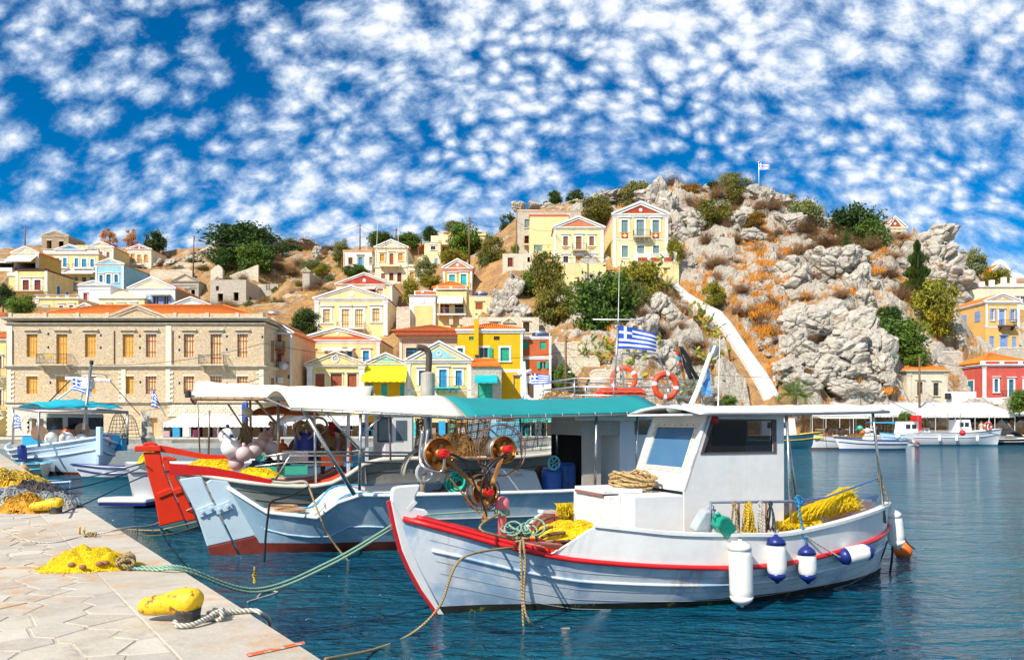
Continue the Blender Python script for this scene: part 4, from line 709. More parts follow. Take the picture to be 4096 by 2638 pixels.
while s_<52:
 L=rnd.uniform(1.1,2.0);a=p0+dirv*s_;b_=p0+dirv*(s_+L)
 stone([a,b_,b_+nrm*CW,a+nrm*CW],.8,1.0+rnd.uniform(-.003,.004),quay,QST,'coping_stone',.006);s_+=L
def clip(poly,p,n):                                # keep the side where (x-p).n <= 0
 out=[]
 for i in range(len(poly)):
  a,b=poly[i],poly[(i+1)%len(poly)];da,db=(a-p).dot(n),(b-p).dot(n)
  if da<=0:out.append(a)
  if da*db<0:out.append(a.lerp(b,da/(da-db)))
 return out
sites=[];tries=0
while len(sites)<285 and tries<14000:
 tries+=1;Y=4.3+20*rnd.random();X=rnd.uniform(-.66*Y-.7,EDGE(Y)-CW/.8)
 q=Vector((X,Y));md=rnd.choice((.24,.3,.46,.52))
 if all((q-r_).length>md for r_ in sites):sites.append(q)
for q in sites:
 poly=[q+Vector(v) for v in ((-1.3,-1.3),(1.3,-1.3),(1.3,1.3),(-1.3,1.3))]
 for r_ in sites:
  if r_ is not q and (r_-q).length<2.9:
   poly=clip(poly,(q+r_)/2,(r_-q).normalized())
   if len(poly)<3:break
 if len(poly)>=3:poly=clip(poly,p0+nrm*CW,-nrm)
 if len(poly)>=3:stone(poly,.9,1.0+rnd.uniform(-.003,.003),quay,QST,ins=rnd.uniform(.004,.011))
q=MB();pts=[(-120,68),(-30,78),(4,87),(30,93.5),(120,99),(120,116),(-120,110)]
q.slab([(x,y,-2) for x,y in pts],(0,0,2.9));fq=q.build('waterfront',paint('waterfront paving',(.5,.47,.42),.9,.2,1.5,bumps=.3));tag(fq,kind='structure')
for a,b_ in zip(pts[:4],pts[1:5]):
 a,b_=Vector(a),Vector(b_);n=int((b_-a).length/3.2)
 for i in range(n):
  if abs(((a.lerp(b_,i/n)).x))>72:continue
  p,q2=a.lerp(b_,i/n),a.lerp(b_,(i+.985)/n);dn=(b_-a).normalized();dn=Vector((-dn.y,dn.x));MB().slab([(p.x,p.y,.5),(q2.x,q2.y,.5),(q2.x+dn.x*.9-0,q2.y+dn.y*.9,.5),(p.x+dn.x*.9,p.y+dn.y*.9,.5)],(0,0,.52)).build('coping_stone',ASH,fq)
# ------------------------------------------------------------------ hillside terrain
def cp(u,v,Y,d=0):p=P(u,v,Y);CTRL.append((p.x,p.y+d,p.z))
for u,v,Y in ((-300,960,260),(0,1010,245),(120,985,250),(330,985,255),(480,1005,250),(560,985,248),(640,1012,245),(700,1000,240),(760,998,236),(820,992,232),(900,1000,230),(1000,992,228),(1100,1000,226),(1180,980,224),(1240,985,222),(1300,1000,220),(1400,998,212),(1520,985,208),(1640,985,206),(1740,975,206),(1850,962,206),(1960,955,196),(2050,935,186),
    (2090,848,168),(2180,822,172),(2260,815,172),(2340,806,172),(2420,792,170),(2500,768,168),(2600,752,168),(2700,758,168),(2800,772,168),(2900,780,168),(2980,768,166),(3060,768,166),(3130,800,166),(3200,838,166),(3260,900,164),(3340,915,165),(3430,940,172),(3540,968,184),(3640,965,180),(3720,985,165),(3800,1010,160),(3880,1090,158),(3980,1115,175),(4096,1115,175),(4300,1120,175)):
 cp(u,v,Y);p=P(u,v,Y);CTRL.append((p.x*1.2,Y*1.2,p.z-6));CTRL.append((p.x*1.5,Y*1.5,p.z-40))
for x in range(-130,131,3):                        # foot of the slope, just behind the waterfront houses
 yy=103 if x<5 else 100.5;CTRL.append((x,yy,1.0));CTRL.append((x,yy-4,.6));CTRL.append((x,70,.4))
for u,v,Y in ((2260,1420,108),(2350,1330,114),(2420,1440,106),(2330,1520,103),(2440,1560,101),(2560,1540,102),(2650,1580,101),(2600,1420,108),(2700,1350,113),(2560,1300,116),(2640,1220,122),(2760,1230,122),(2700,1160,128),(2800,1120,131),(2870,1250,121),(2960,1350,114),(3030,1450,108),(2900,1480,106),(3100,1590,101.5),(2800,1590,101),(2950,1600,101),
    (3150,1400,109),(3300,1430,107),(3420,1460,106),(3520,1490,106),(3260,1560,102),(3420,1590,101.5),(3520,1600,102),(3000,1190,126),(3150,1180,126),(3300,1230,119),(3400,1280,116),(3480,1330,113),(3000,1060,136),(2850,1020,140),(2750,980,144),(2700,880,154),(2850,900,153),(3000,930,150),(3150,1010,141),(3300,1040,136),(3350,960,150),(3420,1080,133),(3500,1150,130),(3460,1180,124),(3560,1240,121),(3600,1330,117),(3600,1450,111),(3700,1440,115),(3760,1380,120),(3660,1230,126),(3780,1200,135),(3700,1080,150),(3840,1200,146),(3850,1300,128),(3900,1440,122),
    (640,1110,205),(700,1060,220),(1150,1220,150),(1180,1300,130),(1200,1370,112),(1150,1120,178),(1300,1080,182),(1330,1180,150),(1100,1060,200),(760,1050,222),(880,1050,215),(2000,1130,132),(1960,1180,130),(2030,1200,126),(2080,1300,120),(1930,1060,150),(1990,980,165),(1700,1210,138),(1600,1180,150),(1605,1320,126),(2180,1240,124),(2200,1330,112),(2230,1180,130),(2450,1180,126),(80,1235,125),(20,1230,130),(330,1260,118),(600,1260,118),(900,1255,122)):
 cp(u,v,Y)
path=[(2690,1140,131,10),(2740,1190,127.5,22),(2800,1230,124,34),(2862,1262,120.5,38),(2905,1310,117,34),(2945,1370,113.5,34),(2985,1430,110.5,36),(3025,1490,107.5,44),(3060,1545,105.2,50),(3085,1605,103.2,60)]
pp=[P(a,b_,c) for a,b_,c,d_ in path];hw=[d_*c/F/2 for a,b_,c,d_ in path]
for i in range(len(pp)-1):
 for f in (0,.5):q=pp[i].lerp(pp[i+1],f);CTRL.insert(0,(q.x,q.y,q.z-.6));CTRL.insert(0,(q.x-1.5,q.y-.4,q.z-.8));CTRL.insert(0,(q.x+1.7,q.y+.4,q.z-.1))
def near_path(x,y,r_):
 x=np.asarray(x,float);y=np.asarray(y,float);best=np.full(x.shape,1e9)
 for a,b_ in zip(pp[:-1],pp[1:]):
  dx,dy=b_.x-a.x,b_.y-a.y;t_=np.clip(((x-a.x)*dx+(y-a.y)*dy)/(dx*dx+dy*dy),0,1);best=np.minimum(best,np.hypot(x-a.x-t_*dx,y-a.y-t_*dy))
 return best<r_
C=np.array(CTRL);keep=[]
for i in range(len(C)):
 if not keep or np.min(np.hypot(C[keep,0]-C[i,0],C[keep,1]-C[i,1]))>.8:keep.append(i)
C=C[keep]
Dm=np.hypot(C[:,None,0]-C[None,:,0],C[:,None,1]-C[None,:,1])+np.eye(len(C))*.25
Wt=np.linalg.solve(Dm,C[:,2]-10.0)
def hgrid(X,Y):
 out=np.empty(X.shape).ravel();xr,yr=X.ravel(),Y.ravel()
 for i in range(0,len(xr),20000):out[i:i+20000]=np.hypot(xr[i:i+20000,None]-C[None,:,0],yr[i:i+20000,None]-C[None,:,1]) @ Wt+10.0
 return out.reshape(X.shape)
def H1(x,y):return float(hgrid(np.array([x]),np.array([y]))[0])
def groundmat():
 m,t,b,co,o=base_mat('rock and dry grass ground')
 a=t.new('ShaderNodeAttribute',attribute_name='rock').outputs['Fac']
 f=t.noise(co,3.2,6,.65);f2=t.noise(co,.5,4,.6);f3=t.noise(co,9,5,.7)
 rock=t.ramp(f,[(.25,(.28,.24,.18)),(.5,(.45,.4,.33)),(.75,(.57,.53,.46))])
 rock=t.mix(t.math('MULTIPLY',t.smooth(f2,.55,.75),.4),rock,(.5,.33,.17))
 gr=t.ramp(f2,[(.3,(.24,.14,.08)),(.5,(.4,.22,.09)),(.7,(.52,.31,.12))])
 gr=t.mix(t.math('MULTIPLY',t.smooth(f3,.5,.75),.6),gr,(.48,.4,.29));gr=t.mix(t.math('MULTIPLY',t.smooth(t.noise(co,1.1,5,.65),.5,.66),.55),gr,(.2,.17,.08))
 k=t.smooth(t.math('ADD',a,t.math('MULTIPLY',t.math('SUBTRACT',f3,.5),.5)),.35,.6)
 t.set(b.inputs['Base Color'],t.mix(k,gr,rock));b.inputs['Roughness'].default_value=.95;b.inputs['Specular IOR Level'].default_value=.15
 e=t.new('ShaderNodeTexVoronoi',{'Vector':t.new('ShaderNodeVectorMath',{0:co,1:t.new('ShaderNodeVectorMath',{0:t.new('ShaderNodeTexNoise',{'Vector':co,'Scale':1.2}).outputs['Color'],'Scale':.9},operation='SCALE').outputs[0]},operation='ADD').outputs[0],'Scale':1.5},feature='DISTANCE_TO_EDGE').outputs['Distance']
 bump(t,b,t.math('ADD',t.math('ADD',t.math('MULTIPLY',f,.8),t.math('MULTIPLY',f3,.4)),t.math('MULTIPLY',t.smooth(e,0,.12),.35)),.8,.25);return m
GROUND=groundmat()
def sstep(a,b,x):t_=np.clip((x-a)/(b-a),0,1);return t_*t_*(3-2*t_)
def outcrop(X,Y,amp,dens,seed,scales=((4.6,1.5),(2.1,.95),(.95,.45))):
 """boulder-like humps: returns extra height and a rock mask"""
 dz=np.zeros(X.size);mk=np.zeros(X.size);x,y=X.ravel(),Y.ravel();dn=dens(x,y)
 for sc,am in scales:
  for i in range(len(x)):
   wx=x[i]+noise.noise((x[i]*.35,y[i]*.35,seed))*1.2;wy=y[i]+noise.noise((x[i]*.35,y[i]*.35,seed+9))*1.2
   ds,ps=noise.voronoi((wx/sc,wy/sc,seed),distance_metric='DISTANCE',exponent=2.5)
   c=ps[0];rr=(math.sin(c[0]*127.1+c[1]*311.7+seed)*43758.5453)%1.0
   if rr<dn[i]:
    e=min(1,max(0,(ds[1]-ds[0])/.42));hgt_=e**.55*(.45+.75*(rr/max(dn[i],.01)))*am*amp
    dz[i]+=hgt_;mk[i]=max(mk[i],e*1.3)
 return dz.reshape(X.shape),np.clip(mk,0,1).reshape(X.shape)
def terrain(name,xs,ys,zoff,dens,amp,seed,scales=((4.6,1.5),(2.1,.95),(.95,.45))):
 X,Y=np.meshgrid(xs,ys);Z=hgrid(X,Y)+zoff(X,Y);dz,mk=outcrop(X,Y,amp,dens,seed,scales);Z=Z+dz
 if name=='hillside':mk=mk*.55
 vs=np.stack([X,Y,Z],-1).reshape(-1,3);ny,nx=X.shape
 me=bpy.data.meshes.new(name);idx=np.arange(nx*ny).reshape(ny,nx)
 fs=np.stack([idx[:-1,:-1],idx[:-1,1:],idx[1:,1:],idx[1:,:-1]],-1).reshape(-1,4)
 me.from_pydata(vs.tolist(),[],fs.tolist());at=me.attributes.new('rock','FLOAT','POINT');at.data.foreach_set('value',mk.ravel().astype(np.float32));me.materials.append(GROUND)
 o=link(bpy.data.objects.new(name,me));tag(o,kind='structure');return o,X,Y,Z,mk
RX0,RX1,RY0,RY1=3,96,99,186
def inr(x,y,q=0):return (x>RX0+q) & (x<RX1-q) & (y>RY0+q) & (y<RY1-q)
hs,*_=terrain('hillside',np.arange(-170,171,1.3),np.arange(99,300,1.3),lambda X,Y:np.where(inr(X,Y,3),-4.0,0),lambda x,y:np.where(inr(x,y,0),0,np.where(y>150,.3,.15)),.5,3.3,((3.2,1.2),(1.9,.9)))
def rdens(x,y):
 u=CX+F*x/y;d_=.52+.25*np.sin(x*.13+1)*np.cos(y*.11)
 d_=np.where((u>2600) & (u<3560),d_+.12,d_);d_=np.where(u<2440,.3,d_);d_=np.where((x<RX0+4) | (x>RX1-4) | (y>RY1-5),0.05,d_);return np.where((y<101.0) | near_path(x,y,2.6),0.0,d_)
hill,HX,HYg,HZ,HM=terrain('rocky_hill',np.arange(RX0,RX1,.46),np.arange(RY0,RY1,.46),lambda X,Y:np.where(inr(X,Y,.6),0.05,-1.5),rdens,1.0,1.7)
def hz(x,y):
 j=int(round((x-RX0)/.46));i=int(round((y-RY0)/.46))
 if 0<=i<HZ.shape[0] and 0<=j<HZ.shape[1]:return float(HZ[i,j]),float(HM[i,j])
 return H1(x,y),.3
ROCKM=None
def rockmat():
 m,t,b,co,o=base_mat('pale limestone rock')
 f=t.noise(co,2.2,7,.68);g=t.noise(t.mapping(co,scale=(1,1,2.2)),1.0,5,.6);f3=t.noise(co,8,5,.7)
 c=t.ramp(f,[(.22,(.2,.165,.125)),(.42,(.41,.37,.31)),(.6,(.54,.5,.43)),(.8,(.64,.6,.53))])
 c=t.mix(t.math('MULTIPLY',t.smooth(g,.54,.68),.6),c,(.46,.27,.12));c=t.mix(t.math('MULTIPLY',t.smooth(f3,.55,.7),.2),c,(.4,.39,.37))
 t.set(b.inputs['Base Color'],c);b.inputs['Roughness'].default_value=.92;b.inputs['Specular IOR Level'].default_value=.15
 w=t.new('ShaderNodeVectorMath',{0:co,1:t.new('ShaderNodeVectorMath',{0:t.new('ShaderNodeTexNoise',{'Vector':co,'Scale':.9,'Detail':4.0}).outputs['Color'],'Scale':1.5},operation='SCALE').outputs[0]},operation='ADD').outputs[0]
 e=t.new('ShaderNodeTexVoronoi',{'Vector':t.mapping(w,scale=(1,1,1.5)),'Scale':.8},feature='DISTANCE_TO_EDGE').outputs['Distance']
 e2=t.new('ShaderNodeTexVoronoi',{'Vector':w,'Scale':2.3},feature='DISTANCE_TO_EDGE').outputs['Distance']
 bump(t,b,t.math('ADD',t.math('ADD',t.math('MULTIPLY',f,.7),t.math('MULTIPLY',f3,.3)),t.math('ADD',t.math('MULTIPLY',t.smooth(e,0,.1),.6),t.math('MULTIPLY',t.smooth(e2,0,.08),.25))),.85,.22);return m
ROCK=rockmat()
def rockmesh(name,sub,seed,sc=(1,1,1),rough=.42,freq=1.3):
 bm=bmesh.new();bmesh.ops.create_icosphere(bm,subdivisions=sub,radius=1);rp=random.Random(seed*3+1);pls=[(Vector((rp.gauss(0,1),rp.gauss(0,1),rp.gauss(0,.8))).normalized(),rp.uniform(.55,.85)) for _ in range(13)]
 for v in bm.verts:
  p=v.co.copy()
  for pn,pd in pls:
   s_=p.dot(pn)
   if s_>pd:p-=pn*(s_-pd)*.9
  p *= 1.15;q=p*freq+Vector((seed*7.3,seed*3.1,seed))
  ds,ps=noise.voronoi(q+noise.noise_vector(q*.8)*.35);c=ps[0];rr=(math.sin(c[0]*91.7+c[1]*47.3+c[2]*73.1)*4375.85)%1.0
  cr=min(1,(ds[1]-ds[0])/.22)
  k=1+rough*(rr-.5)+.15*noise.fractal(q*.9,1.0,2.0,4)-.2*(1-cr)**2*(1 if sub>3 else .4)
  v.co=Vector((p.x*sc[0],p.y*sc[1],p.z*sc[2]))*k
 me=bpy.data.meshes.new(name);bm.to_mesh(me);bm.free();me.materials.append(ROCK);return me
RMS=[rockmesh('rock',3,i,(1,rnd.uniform(.7,1),rnd.uniform(.6,1.0))) for i in range(9)]
def place_rock(u,v,Y,w,h=None,me=None,name='rock',rot=None):
 """w, h: width and height in photo pixels"""
 p=P(u,v,Y);k=Y/F;o=link(bpy.data.objects.new(name,me or rnd.choice(RMS)));h=h or w*rnd.uniform(.55,.95)
 o.location=p;o.scale=(w*k/2,max(w,h)*k/2*rnd.uniform(.7,1),h*k/2);o.rotation_euler=(rnd.uniform(-.25,.25),rnd.uniform(-.25,.25),rnd.uniform(0,6.28) if rot is None else rot)
 adopt(o,hill);return o
# crags: (u, v, depth, width px, height px)
for i,(u,v,Y,w,h_) in enumerate(((3050,840,158,120,150),(3015,760,160,56,46),(3120,808,160,80,60),(3170,822,160,70,40),(2655,800,154,105,130),(2660,905,150,110,200),(2590,790,160,110,70),(2440,790,164,110,50),(2760,960,145,130,120),(2770,880,150,90,90),(2955,880,150,100,90),(3160,900,150,100,110),(2640,980,141,80,130),(3000,950,146,120,60),
                                      (3180,1110,128,220,140),(3290,1080,128,190,130),(3380,1050,128,170,130),(3420,1150,125,120,170),(3450,1240,121,110,140),(3090,1060,133,80,120),(3740,960,152,170,90),(3740,1050,148,230,180),(3790,1140,144,190,160),(3660,1090,146,120,160),(3600,1080,142,110,110),(3540,1050,146,110,80),(3510,1110,138,110,110),(3600,1180,134,150,100),(3560,1160,132,90,90),
                                      (3200,1300,114,170,130),(3320,1290,113,190,140),(3430,1330,111,170,160),(3500,1400,109,150,160),(3380,1420,108,220,140),(3250,1420,108,180,130),(3180,1380,109,120,110),(3150,1470,106,130,90),(3300,1500,105,150,90),(3430,1500,105,170,90),(3530,1470,106,80,110),(3220,1540,103,130,80),(3380,1560,102.5,150,70),(3480,1570,102.5,110,80),(3550,1520,104,60,90),
                                      (2050,1150,128,90,120),(2020,1230,124,130,130),(2080,1260,121,90,90),(2570,1330,112,110,150),(2640,1420,107,150,120),(2690,1490,105,120,140),(2560,1430,106,110,110),(2500,1400,107,90,110),(2740,1560,102,130,110),(2830,1590,101.5,100,70),(2620,1240,119,80,120),(2680,1260,117.5,90,90),(2080,830,170,60,40),(2140,828,170,70,45),(2200,832,170,60,35))):
 place_rock(u,v,Y,w*1.05,h_*1.05,rockmesh('crag',5 if w>85 else 4,20+i,rough=.42,freq=1.35 if w>100 else 1.15),'crag',rnd.uniform(-.4,.4))
n=0
while n<250:                                       # loose boulders over the slope
 u,f=rnd.uniform(2580,3560),rnd.random();Y=102+58*f;x=(u-CX)*Y/F
 if not inr(x,Y,2):n+=1;continue
 z,mk=hz(x,Y);v=HY-(z-EYE)*F/Y
 if near_path(x,Y,3.0):n+=1;continue
 w=rnd.choice((14,18,24,30,38,50))*rnd.uniform(.8,1.25);place_rock(u,v,Y,w);n+=1
for i in range(210):                                 # rubble on the left slope
 u=rnd.uniform(610,1330);Y=rnd.uniform(150,228);x=(u-CX)*Y/F;z=H1(x,Y);v=HY-(z-EYE)*F/Y;o=place_rock(u,v,Y,rnd.uniform(9,36));adopt(o,hs)
for u,v,Y,w,h_ in ((830,1010,226,90,40),(770,1040,220,60,40),(680,1050,222,70,40),(870,1040,220,80,40),(1230,975,222,110,40),(1180,985,222,80,30),(1270,1020,205,60,60),(640,1060,225,50,40)):adopt(place_rock(u,v,Y,w,h_,rockmesh('crag',4,w+u,rough=.5,freq=1.8),'crag'),hs)
# white stairway ramp climbing the rock
LIME=paint('whitewash',(.66,.65,.62),.85,.12,1.5,bumps=.4,streak=.35,grime=(.45,.4,.34))
stairs=empty('stairway',P(3080,1600,104),'broad whitewashed stone stairway climbing diagonally up the rocky hill','stairway')
ns=8
for i in range(len(pp)-1):
 for j in range(ns):
  f=j/ns;f2=(j+1)/ns;a,b_=pp[i].lerp(pp[i+1],f),pp[i].lerp(pp[i+1],f2);wa=hw[i]+(hw[i+1]-hw[i])*f
  MB().box(a.x-wa,a.x+wa*.92,min(a.y,b_.y)-.03,max(a.y,b_.y)+.02,a.z-1.6,a.z).build('step',LIME,stairs)
for sgn in (1,):
 m=MB();rows=[[],[],[],[]]
 for i in range(len(pp)):
  x=pp[i].x+sgn*hw[i];w_=.28;zt=pp[i].z+(.75 if sgn>0 else .35)
  rows[0].append((x-w_/2,pp[i].y-.1,pp[i].z-2.2));rows[1].append((x-w_/2,pp[i].y-.1,zt));rows[2].append((x+w_/2,pp[i].y+.1,zt));rows[3].append((x+w_/2,pp[i].y+.1,pp[i].z-2.2))
 m.grid(rows);m.build('parapet',LIME,stairs)
# terraced dry-stone walls beside the orange-red house
for u0,u1,v0,v1,Y,lb in ((2206,2330,1372,1440,107,'upper dry stone terrace wall right of the orange-red house'),(2230,2400,1425,1480,104.5,'middle dry stone terrace wall behind the palm thatch'),(2360,2480,1482,1540,102.6,'lower dry stone terrace wall behind the tour boat rail'),(2660,2830,1005,1060,141,'rounded dry stone terrace wall right of the tall yellow mansion'),(3720,3850,1408,1462,117,'curved dry stone wall with a white coping below the orange-yellow house'),(3990,4110,1392,1450,121,'dry stone wall with a white sloping coping at the right edge'),(600,770,1078,1112,203,'tumbled dry stone terrace wall right of the red pediment house'),(690,850,1052,1082,214,'upper tumbled terrace wall below the utility pole'),(1112,1250,1228,1262,148,'broken dry stone wall on the slope above the mansion corner'),(1236,1350,1096,1126,178,'low dry stone wall beside the tall stone pier'),(1130,1262,1180,1206,160,'grassy stone terrace between the pier and the shells'),(1585,1640,1230,1310,127,'narrow whitewashed stair wall between the two yellow mansions')):
 k=Y/F;w=empty('terrace_wall',P((u0+u1)/2,v1,Y),lb,'wall');m=MB();n=10
 top=[(P(u0+(u1-u0)*i/n,v0+rnd.uniform(-3,3)+(10 if i in (0,n) else 0),Y)) for i in range(n+1)];zb=P(0,v1,Y).z-1.5
 m.prism([(top[0].x,zb),(top[-1].x,zb)]+[(p.x,p.z) for p in top[::-1]],Y,Y+1.6);m.build('wall',STONEW if u0<2600 else STONEG,w)
 for i in range(n):
  a,b_=top[i],top[i+1];MB().hexa([(a.x,Y-.05,a.z-.02),(b_.x-.02,Y-.05,b_.z-.02),(b_.x-.02,Y+.7,b_.z-.02),(a.x,Y+.7,a.z-.02),(a.x,Y-.05,a.z+.16),(b_.x-.02,Y-.05,b_.z+.16),(b_.x-.02,Y+.7,b_.z+.16),(a.x,Y+.7,a.z+.16)]).build('coping_stone',LIME if u0>3000 else ASH,w)
# ------------------------------------------------------------------ vegetation
def leaf_cloud(seed,n,rx,ry,rz,size,clumps=38,spread=.3,flat=.0,thin=1.0,shell=.55):
 """leaves gathered in clumps through an ellipsoid crown, centred at the origin"""
 r_=random.Random(seed);m=MB();cs=[]
 while len(cs)<clumps:
  p=Vector((r_.uniform(-1,1),r_.uniform(-1,1),r_.uniform(-.85,1)))
  if shell*r_.random()<p.length<1:cs.append((p,r_.uniform(.5,1.25)))
 for i in range(n):
  c,w=r_.choice(cs);d_=Vector((r_.gauss(0,1),r_.gauss(0,1),r_.gauss(0,1)*.75))*spread*w*.55;p=c+d_
  p=Vector((p.x*rx,p.y*ry,p.z*rz));s_=size*r_.uniform(.6,1.4);a=Vector((r_.gauss(0,1),r_.gauss(0,1),r_.gauss(0,1)*(1-flat))).normalized();b=a.orthogonal().normalized();b=(b*math.cos(i)+a.cross(b)*math.sin(i))*thin
  m.add([p-a*s_,p+b*s_*.5,p+a*s_,p-b*s_*.5],[(0,1,2,3)])
 return m
def twig_cloud(seed,n,rx,ry,rz,size):           # bare scrub: thin twigs radiating from the base
 r_=random.Random(seed);m=MB()
 for i in range(n):
  d_=Vector((r_.gauss(0,1)*rx,r_.gauss(0,1)*ry,abs(r_.gauss(0,1))*rz))*.62;p=d_*r_.uniform(.25,1.0);q=p+Vector((r_.gauss(0,1),r_.gauss(0,1),r_.gauss(.5,1)))*size*2.2;b=(q-p).orthogonal().normalized()*size*.1
  m.add([p-b,p+b,q],[(0,1,2)])
 return m
LG={'dark':leafmat('dark green leaves',(.05,.1,.025)),'green':leafmat('green leaves',(.085,.16,.03)),'olive':leafmat('olive leaves',(.17,.19,.055)),'yellow':leafmat('yellow green leaves',(.24,.24,.03)),'bronze':leafmat('bronze leaves',(.16,.165,.035)),'bright':leafmat('bright green leaves',(.11,.2,.03)),'grey':leafmat('grey green leaves',(.19,.23,.1)),'autumn':leafmat('dry tan leaves',(.5,.3,.14)),'brown':leafmat('dry brown twigs',(.17,.1,.055),.4,.1),'cypress':leafmat('cypress leaves',(.06,.11,.022)),'ochre':leafmat('rusty heath leaves',(.26,.16,.025))}
BARK=paint('bark',(.16,.12,.08),.95,.3,4,bumps=.5)
PROT={}
def proto(kind,var):
 k=(kind,var)
 if k in PROT:return PROT[k]
 s_=hash(kind)%97 if False else sum(map(ord,kind))+var*13
 if kind=='brown':me=twig_cloud(s_,2600,1,1,.8,.1).mesh('foliage',LG['brown'])
 elif kind=='cypress':
  r_=random.Random(s_);m=MB()
  for i in range(4200):
   z=r_.random()**.8;rad=(1-z)**.75*(.8+.35*math.sin(z*34+r_.random()))*(r_.random()**.35);an=r_.uniform(0,6.283);p=Vector((rad*math.cos(an),rad*math.sin(an),z*2-1));a=Vector((math.cos(an)*.5,math.sin(an)*.5,r_.uniform(.2,1))).normalized()*.075;b=a.orthogonal()*.4;m.add([p-a,p+b,p+a,p-b],[(0,1,2,3)])
  me=m.mesh('crown',LG['cypress'])
 else:
  n,sz,cl,sp={'dark':(8000,.075,60,.36),'green':(8000,.075,60,.36),'olive':(7500,.068,64,.32),'yellow':(6500,.07,56,.34),'bronze':(7500,.066,56,.34),'bright':(5500,.09,44,.38),'grey':(5500,.072,50,.33),'autumn':(3600,.065,26,.26),'ochre':(6500,.06,50,.36)}[kind]
  me=leaf_cloud(s_,n,1,1,1,sz,cl,sp,thin=.9 if kind != 'olive' else .6).mesh('crown',LG[kind])
 PROT[k]=me;return me
def trunkmesh(seed):
 r_=random.Random(seed);m=MB();top=Vector((r_.uniform(-.12,.12),0,.1));m.tube([(0,0,-1.35),(r_.uniform(-.06,.06),.03,-.7),top],[.085,.065,.045],7)
 for i in range(7):
  a=r_.uniform(0,6.28);e=Vector((math.cos(a)*.6,math.sin(a)*.6,r_.uniform(.05,.7)));mid_=top.lerp(e,.5)+Vector((0,0,-.08));m.tube([top.lerp(Vector((0,0,-.7)),r_.random()*.6),mid_,e],[.04,.026,.01],5)
 return m.mesh('trunk',BARK)
TR=[trunkmesh(i) for i in range(4)]
NTREE=[0]
def tree(name,label,cat,kind,u,v,rx,rz,Y,trunk=False,group=None):
 k=Y/F;NTREE[0]+=1;i=NTREE[0];c=P(u,v,Y);sc=(rx*k*1.22,(rx+rz)/2*k*.95,rz*k*1.2)
 root=empty(name,(c.x,c.y,c.z-sc[2]),label,cat,group)
 o=link(bpy.data.objects.new('crown' if kind != 'brown' else 'twigs',proto(kind,i%3)));o.parent=root;o.location=(0,0,sc[2] if kind != 'brown' else sc[2]*.5);o.scale=sc if kind != 'brown' else (sc[0],sc[1],sc[2]*1.5);o.rotation_euler.z=i*1.7 if kind != 'brown' else i
 if trunk or kind != 'brown':
  q=link(bpy.data.objects.new('trunk',TR[i%4]));q.parent=root;q.location=(0,0,sc[2]);q.scale=(sc[0],sc[0],sc[2]);q.rotation_euler.z=i*2.1
 return root
T=tree
